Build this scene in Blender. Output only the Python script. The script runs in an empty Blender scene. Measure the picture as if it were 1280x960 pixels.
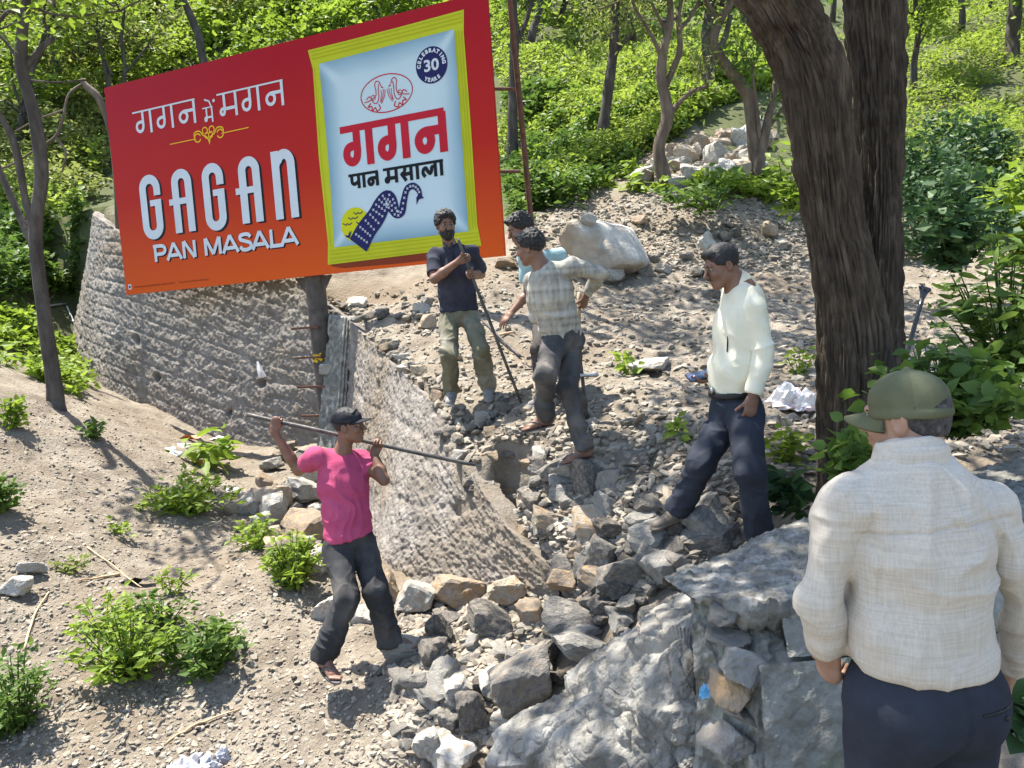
import bpy, bmesh, math, random
import numpy as np
from mathutils import Vector, Matrix, Quaternion
rng = np.random.default_rng(7)
random.seed(7)
C = bpy.context.scene.collection
sc = bpy.context.scene

# ---------------------------------------------------------------- camera
CZ = 2.0                                   # camera height above the road edge where the near man stands
FPX = 960.0
_pt, _ph = math.radians(8), math.radians(4)
FW = np.array([0, math.cos(_pt), -math.sin(_pt)])
_r0 = np.array([1.0, 0, 0]); _u0 = np.array([0, math.sin(_pt), math.cos(_pt)])
RT = math.cos(_ph) * _r0 - math.sin(_ph) * _u0
UP = math.sin(_ph) * _r0 + math.cos(_ph) * _u0
CAM = np.array([0, 0, CZ])
cd = bpy.data.cameras.new('camera'); cam = bpy.data.objects.new('camera', cd); C.objects.link(cam)
cd.lens = 27.0; cd.sensor_width = 36.0; cd.clip_start = 0.05; cd.clip_end = 1000
cam.matrix_world = Matrix(((RT[0], UP[0], -FW[0], 0), (RT[1], UP[1], -FW[1], 0), (RT[2], UP[2], -FW[2], CZ), (0, 0, 0, 1)))
sc.camera = cam
# ---------------------------------------------------------------- light
SUN_EL, SUN_AZ = math.radians(69), math.radians(-50)      # azimuth from +y towards +x
SD = np.array([math.cos(SUN_EL) * math.sin(SUN_AZ), math.cos(SUN_EL) * math.cos(SUN_AZ), math.sin(SUN_EL)])
w = bpy.data.worlds.new('World'); sc.world = w; w.use_nodes = True
nt = w.node_tree; nt.nodes.clear()
sky = nt.nodes.new('ShaderNodeTexSky'); sky.sky_type = 'NISHITA'; sky.sun_disc = False
sky.sun_elevation = SUN_EL; sky.sun_rotation = SUN_AZ
bg = nt.nodes.new('ShaderNodeBackground'); bg.inputs[1].default_value = 0.14
wo = nt.nodes.new('ShaderNodeOutputWorld')
nt.links.new(sky.outputs[0], bg.inputs[0]); nt.links.new(bg.outputs[0], wo.inputs[0])
sl = bpy.data.lights.new('sun', 'SUN'); sl.energy = 5.0; sl.angle = math.radians(0.5); sl.color = (1.0, 0.95, 0.87)
so = bpy.data.objects.new('sun', sl); C.objects.link(so)
so.rotation_euler = Vector(SD).to_track_quat('Z', 'Y').to_euler()
sc.view_settings.view_transform = 'Standard'; sc.view_settings.look = 'None'
sc.view_settings.exposure = 1.58; sc.view_settings.gamma = 1.0
sc.cycles.max_bounces = 6; sc.cycles.transparent_max_bounces = 6; sc.cycles.diffuse_bounces = 3

# ---------------------------------------------------------------- helpers
def ray(px, py):
    d = FW * FPX + RT * (px - 640) - UP * (py - 480)
    return d / d[1]
def P(px, py, d):
    """the place seen at that spot of the photograph, d metres ahead"""
    return CAM + ray(px, py) * d
def proj(p):
    q = np.atleast_2d(p) - CAM; z = q @ FW
    return np.stack([640 + FPX * (q @ RT) / z, 480 - FPX * (q @ UP) / z, z], -1)
def unit(v):
    v = np.asarray(v, float); return v / (np.linalg.norm(v) + 1e-12)

def _hash(i, j, k, s):
    h = (i.astype(np.int64) * 73856093) ^ (j.astype(np.int64) * 19349663) ^ (k.astype(np.int64) * 83492791) ^ (s * 2654435)
    h = (h ^ (h >> 13)) * 1274126177; h &= 0xffffffff
    h = (h ^ (h >> 16)) * 2246822519; h &= 0xffffffff
    return ((h ^ (h >> 15)) & 0xffff) / 32767.5 - 1.0
def vnoise(p, s=0):
    p = np.asarray(p, float); i = np.floor(p).astype(np.int64); f = p - i; u = f * f * (3 - 2 * f)
    r = 0
    for a in (0, 1):
        for b in (0, 1):
            for c in (0, 1):
                wgt = (u[:, 0] if a else 1 - u[:, 0]) * (u[:, 1] if b else 1 - u[:, 1]) * (u[:, 2] if c else 1 - u[:, 2])
                r = r + wgt * _hash(i[:, 0] + a, i[:, 1] + b, i[:, 2] + c, s)
    return r
def fbm(p, o=3, s=0, g=0.5):
    r = 0; a = 1.0; p = np.asarray(p, float)
    for k in range(o):
        r = r + a * vnoise(p, s + k * 17); p = p * 2.03 + 3.1; a *= g
    return r

def cells(p, s=0):
    """nearest random seed of a jittered lattice: (distance to it, second distance, a tilted plane through it, id noise)"""
    p = np.asarray(p, float); i0 = np.floor(p).astype(np.int64); d1 = np.full(len(p), 9.0); d2 = d1.copy(); pl = np.zeros(len(p)); idn = np.zeros(len(p))
    for a in (-1, 0, 1):
        for b in (-1, 0, 1):
            for c in (-1, 0, 1):
                i = i0 + [a, b, c]; h = [_hash(i[:, 0], i[:, 1], i[:, 2], s + k) for k in range(7)]
                q = p - (i + .5 + .45 * np.stack(h[:3], 1)); d = np.sqrt((q ** 2).sum(1)); n = d < d1
                d2 = np.where(n, d1, np.minimum(d2, d)); d1 = np.where(n, d, d1); pl = np.where(n, (q * np.stack(h[3:6], 1)).sum(1), pl); idn = np.where(n, h[6], idn)
    return d1, d2, pl, idn
def mesh_np(name, V, F, mat=None, smooth=True, mi=None, attr=None):
    """mesh from arrays; F is an (n,3) or (n,4) array, or a list of such arrays"""
    V = np.asarray(V, np.float32); Fs = F if isinstance(F, list) else [F]
    Fs = [np.asarray(f, np.int32) for f in Fs if len(f)]
    me = bpy.data.meshes.new(name)
    me.vertices.add(len(V)); me.vertices.foreach_set('co', V.ravel())
    loops = np.concatenate([f.ravel() for f in Fs]); tot = np.concatenate([np.full(len(f), f.shape[1], np.int32) for f in Fs])
    st = np.concatenate([[0], np.cumsum(tot)[:-1]]).astype(np.int32)
    me.loops.add(len(loops)); me.loops.foreach_set('vertex_index', loops)
    me.polygons.add(len(tot)); me.polygons.foreach_set('loop_start', st); me.polygons.foreach_set('loop_total', tot)
    me.polygons.foreach_set('use_smooth', np.full(len(tot), smooth))
    if mi is not None: me.polygons.foreach_set('material_index', np.asarray(mi, np.int32))
    if attr is not None:
        for k, v in attr.items():
            a = me.attributes.new(k, 'FLOAT', 'POINT'); a.data.foreach_set('value', np.asarray(v, np.float32))
    me.update(calc_edges=True)
    if mat:
        for m in (mat if isinstance(mat, (list, tuple)) else [mat]): me.materials.append(m)
    return me
def link(name, me, parent=None, **props):
    o = bpy.data.objects.new(name, me); C.objects.link(o)
    if parent is not None: o.parent = parent
    for k, v in props.items(): o[k] = v
    return o
def empty(name, loc, **props):
    o = bpy.data.objects.new(name, None); C.objects.link(o); o.location = loc; o.empty_display_size = .1
    for k, v in props.items(): o[k] = v
    return o
def put(name, V, F, mat, parent=None, smooth=True, **props):
    """a mesh given in world coordinates, re-centred on its own base (or on its parent)"""
    V = np.asarray(V, float)
    if parent is None:
        o0 = np.array([(V[:, 0].min() + V[:, 0].max()) / 2, (V[:, 1].min() + V[:, 1].max()) / 2, V[:, 2].min()])
        o = link(name, mesh_np(name, V - o0, F, mat, smooth), None, **props); o.location = o0
    else:
        o0 = np.array(parent.location)
        if parent.parent is not None: o0 = o0 + np.array(parent.parent.location)
        o = link(name, mesh_np(name, V - o0, F, mat, smooth), parent, **props)
    return o
def join(parts):
    Vs, Fs, n = [], [], 0
    for V, F in parts:
        Vs.append(V)
        for f in (F if isinstance(F, list) else [F]):
            if len(f): Fs.append(np.asarray(f) + n)
        n += len(V)
    t3 = [f for f in Fs if f.shape[1] == 3]; t4 = [f for f in Fs if f.shape[1] == 4]
    return np.concatenate(Vs), ([np.concatenate(t3)] if t3 else []) + ([np.concatenate(t4)] if t4 else [])
def frames(pts):
    pts = np.asarray(pts, float); T = np.gradient(pts, axis=0); T /= np.linalg.norm(T, axis=1)[:, None] + 1e-9
    ref = np.array([1.0, 0.1, 0.05]) if abs(T[0][2]) > .7 else np.array([0.05, 0.1, 1.0])
    N = []; n = unit(ref - T[0] * (ref @ T[0]))
    for t in T:
        n = unit(n - t * (n @ t)); N.append(n)
    N = np.array(N); return T, N, np.cross(T, N)
def tube(pts, rad, n=8, caps=True):
    pts = np.asarray(pts, float); rad = np.broadcast_to(np.asarray(rad, float), (len(pts),))
    T, N, Bn = frames(pts); a = np.arange(n) / n * 2 * np.pi
    V = (pts[:, None] + rad[:, None, None] * (np.cos(a)[None, :, None] * N[:, None] + np.sin(a)[None, :, None] * Bn[:, None])).reshape(-1, 3)
    i = np.arange(len(pts) - 1)[:, None] * n; j = np.arange(n)[None, :]; j2 = (j + 1) % n
    F = np.stack([i + j, i + j2, i + n + j2, i + n + j], -1).reshape(-1, 4)
    if caps:
        V = np.concatenate([V, pts[:1], pts[-1:]]); m = len(V); k = np.arange(n); k2 = (k + 1) % n; e = (len(pts) - 1) * n
        t = np.concatenate([np.stack([np.full(n, m - 2), k2, k], -1), np.stack([np.full(n, m - 1), e + k, e + k2], -1)])
        return V, [t, F]
    return V, [F]
def box(c, x, y, z, ax=None):
    """box with half sizes x,y,z about c; ax = 3 row vectors"""
    ax = np.eye(3) if ax is None else np.asarray(ax)
    s = np.array([[i, j, k] for i in (-1, 1) for j in (-1, 1) for k in (-1, 1)]) * [x, y, z]
    F = np.array([[0, 1, 3, 2], [4, 6, 7, 5], [0, 4, 5, 1], [2, 3, 7, 6], [0, 2, 6, 4], [1, 5, 7, 3]])
    return np.asarray(c) + s @ ax, [F]
def spline(pts, n):
    """Catmull-Rom through points of any dimension"""
    p = np.asarray(pts, float); p = np.concatenate([[2 * p[0] - p[1]], p, [2 * p[-1] - p[-2]]]); m = len(p) - 3
    t = np.linspace(0, m - 1e-6, n); i = t.astype(int); f = (t - i)[:, None]
    a, b, c, d = p[i], p[i + 1], p[i + 2], p[i + 3]
    return .5 * (2 * b + (c - a) * f + (2 * a - 5 * b + 4 * c - d) * f ** 2 + (3 * b - a - 3 * c + d) * f ** 3)

# ---------------------------------------------------------------- materials
def mat(name, cols, scale=6, rough=.85, bump=.3, bscale=30, objrand=0, attr=None, detail=6, spec=.3, stretch=None, translucent=0, metallic=0, bdist=.01, dirt=None, dscale=3):
    m = bpy.data.materials.new(name); m.use_nodes = True; t = m.node_tree; N = t.nodes; L = t.links
    bs = N['Principled BSDF']; bs.inputs['Roughness'].default_value = rough; bs.inputs['Specular IOR Level'].default_value = spec; bs.inputs['Metallic'].default_value = metallic
    tc = N.new('ShaderNodeTexCoord'); src = tc.outputs['Object']
    if stretch:
        mp = N.new('ShaderNodeMapping'); mp.inputs['Scale'].default_value = stretch; L.new(src, mp.inputs[0]); src = mp.outputs[0]
    nz = N.new('ShaderNodeTexNoise'); nz.inputs['Scale'].default_value = scale; nz.inputs['Detail'].default_value = detail; nz.inputs['Roughness'].default_value = .62
    L.new(src, nz.inputs['Vector'])
    fac = nz.outputs[0]
    if objrand:
        oi = N.new('ShaderNodeObjectInfo'); ma = N.new('ShaderNodeMath'); ma.operation = 'MULTIPLY_ADD'
        ma.inputs[1].default_value = objrand; L.new(oi.outputs['Random'], ma.inputs[0]); L.new(fac, ma.inputs[2])
        mb = N.new('ShaderNodeMath'); mb.operation = 'SUBTRACT'; mb.inputs[1].default_value = objrand / 2; L.new(ma.outputs[0], mb.inputs[0]); fac = mb.outputs[0]
    if attr:
        at = N.new('ShaderNodeAttribute'); at.attribute_name = attr; ma = N.new('ShaderNodeMath'); ma.operation = 'MULTIPLY_ADD'
        ma.inputs[1].default_value = .7; L.new(at.outputs['Fac'], ma.inputs[0])
        mm = N.new('ShaderNodeMath'); mm.operation = 'MULTIPLY'; mm.inputs[1].default_value = .3; L.new(fac, mm.inputs[0]); L.new(mm.outputs[0], ma.inputs[2]); fac = ma.outputs[0]
    cr = N.new('ShaderNodeValToRGB'); e = cr.color_ramp.elements
    lo, hi = (.3, .7) if not attr else (.08, .92)
    for k, c in enumerate(cols):
        pos = lo + (hi - lo) * k / max(1, len(cols) - 1)
        if k < 2: e[k].position = pos; e[k].color = (*c, 1)
        else: el = e.new(pos); el.color = (*c, 1)
    L.new(fac, cr.inputs[0]); col = cr.outputs[0]
    if dirt:
        n2 = N.new('ShaderNodeTexNoise'); n2.inputs['Scale'].default_value = dscale; n2.inputs['Detail'].default_value = 5; L.new(tc.outputs['Object'], n2.inputs['Vector'])
        r2 = N.new('ShaderNodeValToRGB'); r2.color_ramp.elements[0].position = .5; r2.color_ramp.elements[1].position = .68; L.new(n2.outputs[0], r2.inputs[0])
        mx = N.new('ShaderNodeMix'); mx.data_type = 'RGBA'; L.new(r2.outputs[0], mx.inputs[0]); L.new(col, mx.inputs[6]); mx.inputs[7].default_value = (*dirt, 1); col = mx.outputs[2]
    L.new(col, bs.inputs['Base Color'])
    if bump:
        nb = N.new('ShaderNodeTexNoise'); nb.inputs['Scale'].default_value = bscale; nb.inputs['Detail'].default_value = 8; nb.inputs['Roughness'].default_value = .65
        L.new(src, nb.inputs['Vector']); bp = N.new('ShaderNodeBump'); bp.inputs['Strength'].default_value = bump; bp.inputs['Distance'].default_value = bdist
        L.new(nb.outputs[0], bp.inputs['Height']); L.new(bp.outputs[0], bs.inputs['Normal'])
    if translucent:
        tr = N.new('ShaderNodeBsdfTranslucent'); L.new(col, tr.inputs[0]); ms = N.new('ShaderNodeMixShader'); ms.inputs[0].default_value = translucent
        L.new(bs.outputs[0], ms.inputs[1]); L.new(tr.outputs[0], ms.inputs[2]); L.new(ms.outputs[0], N['Material Output'].inputs[0])
    return m
M = {}
M['soil'] = mat('soil', [(.13, .104, .076), (.218, .183, .138), (.30, .262, .205)], 3.6, .95, 1, 26, dirt=(.20, .155, .108), dscale=.6, bdist=.04, detail=12)
def overgrown(m):
    # leaf litter and moss where the slope is wooded
    t = m.node_tree; bs = t.nodes['Principled BSDF']; old = bs.inputs['Base Color'].links[0].from_socket; at = t.nodes.new('ShaderNodeAttribute'); at.attribute_name = 'moss'
    mx = t.nodes.new('ShaderNodeMix'); mx.data_type = 'RGBA'; t.links.new(at.outputs['Fac'], mx.inputs[0]); t.links.new(old, mx.inputs[6]); mx.inputs[7].default_value = (.075, .085, .03, 1); t.links.new(mx.outputs[2], bs.inputs['Base Color'])
overgrown(M['soil'])
M['gravel'] = mat('gravel', [(.118, .10, .078), (.205, .178, .14), (.29, .26, .21), (.24, .185, .13)], 5, .9, .3, 60, attr='tint')
M['rock'] = mat('rock', [(.115, .105, .09), (.205, .188, .162), (.31, .288, .25)], 5, .9, .9, 14, objrand=.55, bdist=.03, dirt=(.27, .215, .155), dscale=5)
M['tan_rock'] = mat('tan_rock', [(.24, .19, .14), (.34, .27, .2), (.44, .37, .28)], 5, .9, .9, 14, objrand=.5, bdist=.03, dirt=(.40, .26, .13), dscale=3)
M['pale_rock'] = mat('pale_rock', [(.30, .285, .25), (.42, .40, .35), (.50, .48, .43)], 5, .9, .8, 14, objrand=.4, bdist=.03, dirt=(.34, .27, .19), dscale=3)
M['blue_rock'] = mat('blue_rock', [(.14, .13, .112), (.232, .22, .192), (.35, .335, .295)], 4, .85, .8, 12, objrand=.4, bdist=.03, dirt=(.28, .245, .20), dscale=4)
M['boulder'] = mat('boulder', [(.13, .12, .10), (.25, .236, .205), (.41, .39, .345)], 5, .85, 1, 22, bdist=.04, dirt=(.38, .37, .34), dscale=1.3, detail=9)
M['shotcrete'] = mat('shotcrete', [(.15, .132, .112), (.225, .20, .172), (.32, .288, .25)], 6, .95, 1, 40, bdist=.025, detail=10, dirt=(.19, .155, .115), dscale=.9)
M['concrete'] = mat('concrete', [(.095, .09, .074), (.20, .19, .163), (.40, .385, .34)], 14, .9, 1, 40, bdist=.015, detail=9, dirt=(.13, .13, .11), dscale=2.2)
M['plaster'] = mat('plaster', [(.14, .133, .105), (.26, .247, .205), (.40, .38, .325)], 5, .9, 1, 30, bdist=.02, detail=9, dirt=(.13, .145, .075), dscale=2.6)
M['bark'] = mat('bark', [(.038, .027, .018), (.082, .060, .041), (.15, .115, .08)], 16, .95, 1, 40, stretch=(1, 1, .2), bdist=.03, detail=10)
M['bark_thin'] = mat('bark_thin', [(.035, .028, .024), (.075, .062, .052), (.13, .112, .095)], 8, .95, .7, 22, stretch=(1, 1, .3), bdist=.015)
M['bark_warm'] = mat('bark_warm', [(.07, .05, .036), (.13, .095, .068), (.20, .155, .115)], 8, .95, .7, 22, stretch=(1, 1, .3), bdist=.015)
M['dead_wood'] = mat('dead_wood', [(.18, .16, .14), (.28, .26, .23), (.36, .34, .31)], 8, .9, .5, 25)
def leafmat(n, cols, tr=.45): return mat(n, cols, 9, .55, 0, attr='tint', spec=.35, translucent=tr)
M['leaf_bright'] = leafmat('leaf_bright', [(.10, .16, .02), (.20, .29, .03), (.31, .40, .05)], .5)
M['leaf_grass'] = leafmat('leaf_grass', [(.12, .18, .025), (.23, .31, .04), (.36, .43, .07)], .5)
M['leaf_mid'] = leafmat('leaf_mid', [(.045, .09, .016), (.095, .165, .026), (.16, .24, .04)])
M['leaf_dark'] = leafmat('leaf_dark', [(.022, .052, .018), (.042, .09, .028), (.075, .135, .04)], .3)
M['leaf_olive'] = leafmat('leaf_olive', [(.12, .15, .035), (.20, .235, .06), (.30, .33, .10)], .5)
M['rust'] = mat('rust', [(.06, .032, .022), (.12, .055, .035), (.17, .085, .05)], 12, .85, .3, 40)
M['iron'] = mat('iron', [(.035, .035, .035), (.08, .075, .07), (.14, .125, .11)], 14, .55, .2, 50, metallic=.5)
M['post_steel'] = mat('post_steel', [(.045, .038, .033), (.085, .07, .06), (.13, .105, .09)], 7, .7, .25, 30)
M['handle_wood'] = mat('handle_wood', [(.33, .22, .12), (.45, .32, .19), (.55, .42, .28)], 10, .7, .2, 40, stretch=(1, 1, .2))
M['white_plastic'] = mat('white_plastic', [(.62, .60, .60), (.75, .74, .74), (.82, .82, .82)], 6, .5, .2, 20, translucent=.2)
# ---------------------------------------------------------------- terrain
HILL = [(60, 290, 17), (60, 200, 22), (0, 100, 28), (20, 20, 36), (300, 50, 28), (450, 10, 31), (700, 200, 17), (800, 120, 20.5), (700, 90, 24), (1000, 100, 24),
        (1200, 150, 20), (1200, 60, 28), (700, 20, 33), (640, 240, 15), (900, 225, 14), (1250, 235, 14.5), (1280, 10, 36)]
LOW = [(412, 838, 4.75), (480, 815, 4.9), (200, 950, 4.1), (0, 950, 4.1), (0, 700, 5.8), (0, 500, 8.5), (60, 490, 9.5), (130, 485, 12.1), (80, 445, 13.3), (300, 560, 10.9),
       (400, 560, 10.2), (200, 600, 8.2), (300, 690, 6.6), (330, 600, 9.2), (150, 700, 6.4), (100, 850, 4.8), (480, 705, 6.6), (640, 745, 5.4), (560, 850, 4.3), (600, 950, 3.9),
       (500, 900, 4.2), (700, 800, 4.5), (760, 722, 4.6), (850, 682, 4.5), (945, 672, 4.4), (40, 400, 13.2), (350, 715, 5.9), (385, 770, 5.5), (300, 800, 5.1), (240, 770, 5.5)]
UPP = [(575, 499, 6.9), (610, 492, 6.9), (680, 529, 6.0), (725, 574, 5.5), (835, 645, 4.65), (945, 675, 4.4), (430, 397, 10.3), (545, 507, 6.9), (370, 352, 11.1), (118, 270, 13.7),
       (250, 312, 12), (640, 322, 11.2), (600, 345, 10.4), (760, 345, 10.8), (520, 402, 9.2), (700, 470, 7.2), (800, 470, 7.3), (800, 420, 8.5), (900, 430, 8), (1000, 500, 6.2), (1000, 400, 9),
       (990, 580, 4.9), (1200, 430, 7.5), (1200, 340, 11), (960, 290, 12.5), (850, 320, 11.5), (615, 640, 5.6), (690, 717, 4.8), (760, 722, 4.6), (700, 640, 5.2), (1280, 560, 5.0), (620, 560, 6.1)]
FLAT = [(1.0, 1.9, .03), (2.5, 1.8, .03), (0.2, .5, .0), (0, -3, 0), (4, 0, .02), (-6, 1, .1), (0.3, 2.6, -.2), (4.5, 3.2, .3), (-10, 5, .9), (8, 5, 1.2)]
FAR = [(x, y, 2 + z) for x in (-45, 0, 45) for y, z in ((50, 17.5), (80, 36), (120, 62))] + [(-22, 14, 5.0), (22, 12, 5.5), (-30, 30, 11), (30, 30, 12), (-14, 8, 2.2)]
class TPS:
    def __init__(s, pts, lam=.02):
        s.p = np.asarray(pts, float)[:, :2]; z = np.asarray(pts, float)[:, 2]; n = len(z)
        A = np.zeros((n + 3, n + 3)); A[:n, :n] = s.k(s.p, s.p) + lam * np.eye(n); A[:n, n] = 1; A[:n, n + 1:] = s.p; A[n, :n] = 1; A[n + 1:, :n] = s.p.T
        s.w = np.linalg.solve(A, np.concatenate([z, [0, 0, 0]]))
    def k(s, a, b):
        d = ((a[:, None] - b[None]) ** 2).sum(-1); return np.where(d > 1e-12, d * .5 * np.log(d + 1e-12), 0)
    def __call__(s, q): return s.k(q, s.p) @ s.w[:-3] + s.w[-3] + q @ s.w[-2:]
_pp = lambda l: [tuple(P(*a)) for a in l]
T_LOW = TPS(_pp(LOW + HILL) + FLAT + FAR); T_UP = TPS(_pp(UPP + HILL) + FLAT + FAR)
WB = np.array([P(84, 452, 13.8), P(96, 470, 13.0), P(130, 487, 12.2), P(300, 563, 11.0), P(425, 590, 10.3), P(480, 708, 6.6), P(640, 748, 5.35), P(700, 745, 4.85)])
WT = np.array([P(120, 264, 14.5), P(116, 268, 13.7), P(150, 290, 12.8), P(370, 351, 11.1), P(432, 396, 10.3), P(545, 507, 6.9), P(625, 650, 5.5), P(700, 722, 4.85)])
_line = np.concatenate([[[-14, 17.5]], WT[:, :2], [P(780, 722, 4.5)[:2], P(860, 690, 4.2)[:2], [3, 1.5]]])
def side(q):
    """signed distance to the line of the wall's top, positive on the terrace"""
    best = np.full(len(q), 1e9); sg = np.zeros(len(q))
    for a, b in zip(_line[:-1], _line[1:]):
        ab = b - a; t = np.clip(((q - a) @ ab) / (ab @ ab), 0, 1); d = q - a - t[:, None] * ab; L = np.hypot(d[:, 0], d[:, 1])
        s_ = np.sign(ab[0] * (q[:, 1] - a[1]) - ab[1] * (q[:, 0] - a[0])); m = L < best - 1e-9; best = np.where(m, L, best); sg = np.where(m, s_, sg)
    return best * sg
def sstep(a, b, x):
    t = np.clip((x - a) / (b - a), 0, 1); return t * t * (3 - 2 * t)
HOLE = P(637, 596, 5.85)
def Hs(q):
    q = np.atleast_2d(q)[:, :2]; s_ = side(q); near_ = (q[:, 1] < 9.6) & (q[:, 0] > -1.9) & (q[:, 1] > 5.75); sh_ = np.where(near_, .13 + .10 * vnoise(np.column_stack([q * 4.5, q[:, 0] * 0]), 71), 0); m = sstep(.01, .17, s_ + sh_)
    z = T_LOW(q) * (1 - m) + T_UP(q) * m
    qh = q + .05 * np.column_stack([vnoise(np.column_stack([q * 9, q[:, 0] * 0]), 81), vnoise(np.column_stack([q * 9, q[:, 0] * 0]), 82)]); z = z - .8 * np.exp(-((((qh - HOLE[:2]) / [.17, .24]) ** 2).sum(-1)) ** 3)
    return z
def H(q):
    q = np.atleast_2d(q)[:, :2]; z = Hs(q); p3 = np.concatenate([q, np.zeros((len(q), 1))], 1)
    far = sstep(12, 20, q[:, 1])
    return z + .05 * fbm(p3 * 1.3, 3, 5) + .028 * fbm(p3 * 6, 3, 9) * (1 - far) + far * .5 * fbm(p3 * .35, 3, 31)
def axis_pts(segs):
    out = []
    for a, b, h in segs: out.append(np.arange(a, b, h))
    return np.concatenate(out + [[segs[-1][1]]])
gx = axis_pts([(-160, -40, 12), (-40, -12, 1.5), (-12, -6, .14), (-6, 4.5, .05), (4.5, 9, .14), (9, 40, 1.5), (40, 160, 12)])
gy = axis_pts([(-30, 0, 3), (0, 2.5, .25), (2.5, 9.5, .05), (9.5, 15, .1), (15, 30, .4), (30, 60, 1.5), (60, 150, 10)])
X, Y = np.meshgrid(gx, gy); q = np.stack([X.ravel(), Y.ravel()], 1)
Z = np.concatenate([H(c) for c in np.array_split(q, 40)])
nx, ny = len(gx), len(gy); ii = np.arange(nx * ny).reshape(ny, nx)
F = np.stack([ii[:-1, :-1], ii[:-1, 1:], ii[1:, 1:], ii[1:, :-1]], -1).reshape(-1, 4)
_pz = proj(np.column_stack([q, Z])); _wood = sstep(12.6, 14.5, q[:, 1] + 1.2 * vnoise(np.column_stack([q * .7, q[:, 0] * 0]), 3)) * np.where((q[:, 0] < 4.5) & (q[:, 0] > .8) & (q[:, 1] < 19), .12, 1)
_wood = np.maximum(_wood, sstep(-7.2, -8.5, q[:, 0]) * .8 * (q[:, 1] > 6))
o = link('ground', mesh_np('ground', np.column_stack([q, Z]), F, M['soil'], attr={'moss': _wood}), None, kind='structure')
_rx = np.arange(-16, 16, .08); _ry = np.arange(.5, 17, .08); _RX, _RY = np.meshgrid(_rx, _ry); _RZ = Hs(np.column_stack([_RX.ravel(), _RY.ravel()])).reshape(_RX.shape)
_fx = np.arange(-70, 70, 1.0); _fy = np.arange(.5, 80, 1.0); _FX, _FY = np.meshgrid(_fx, _fy); _FZ = Hs(np.column_stack([_FX.ravel(), _FY.ravel()])).reshape(_FX.shape)
def _bil(q, x0, y0, h, Zr):
    u = np.clip((q[:, 0] - x0) / h, 0, Zr.shape[1] - 1.001); v = np.clip((q[:, 1] - y0) / h, 0, Zr.shape[0] - 1.001); i = u.astype(int); j = v.astype(int); a = u - i; b = v - j
    return Zr[j, i] * (1 - a) * (1 - b) + Zr[j, i + 1] * a * (1 - b) + Zr[j + 1, i] * (1 - a) * b + Zr[j + 1, i + 1] * a * b
def Hq(q):
    n_ = _bil(q, -16, .5, .08, _RZ); f_ = _bil(q, -70, .5, 1.0, _FZ); near = (np.abs(q[:, 0]) < 15.8) & (q[:, 1] < 16.8); return np.where(near, n_, f_)
def G(px, py, dmin=2.0, dmax=60):
    """where the line of sight through that spot meets the ground"""
    px = np.atleast_1d(px).astype(float); py = np.atleast_1d(py).astype(float)
    d = FW[None] * FPX + RT[None] * (px[:, None] - 640) - UP[None] * (py[:, None] - 480); d = d / d[:, 1:2]
    ts = np.concatenate([np.arange(dmin, 14, .12), np.arange(14, dmax, .8)]); res = np.full(len(px), np.nan); prev = np.full(len(px), dmin)
    for t in ts:
        act = np.isnan(res)
        if not act.any(): break
        pt = CAM + d[act] * t; below = pt[:, 2] < Hq(pt)
        idx = np.where(act)[0][below]; res[idx] = t
    lo = np.maximum(res - np.where(res > 14, .8, .12), dmin); hi = res.copy()
    ok = ~np.isnan(res)
    for _ in range(6):
        mid = (lo + hi) / 2; pt = CAM + d * np.nan_to_num(mid)[:, None]; b = pt[:, 2] < Hq(pt); hi = np.where(b, mid, hi); lo = np.where(b, lo, mid)
    pt = CAM + d * np.where(ok, hi, dmax)[:, None]
    return pt, ok

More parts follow.
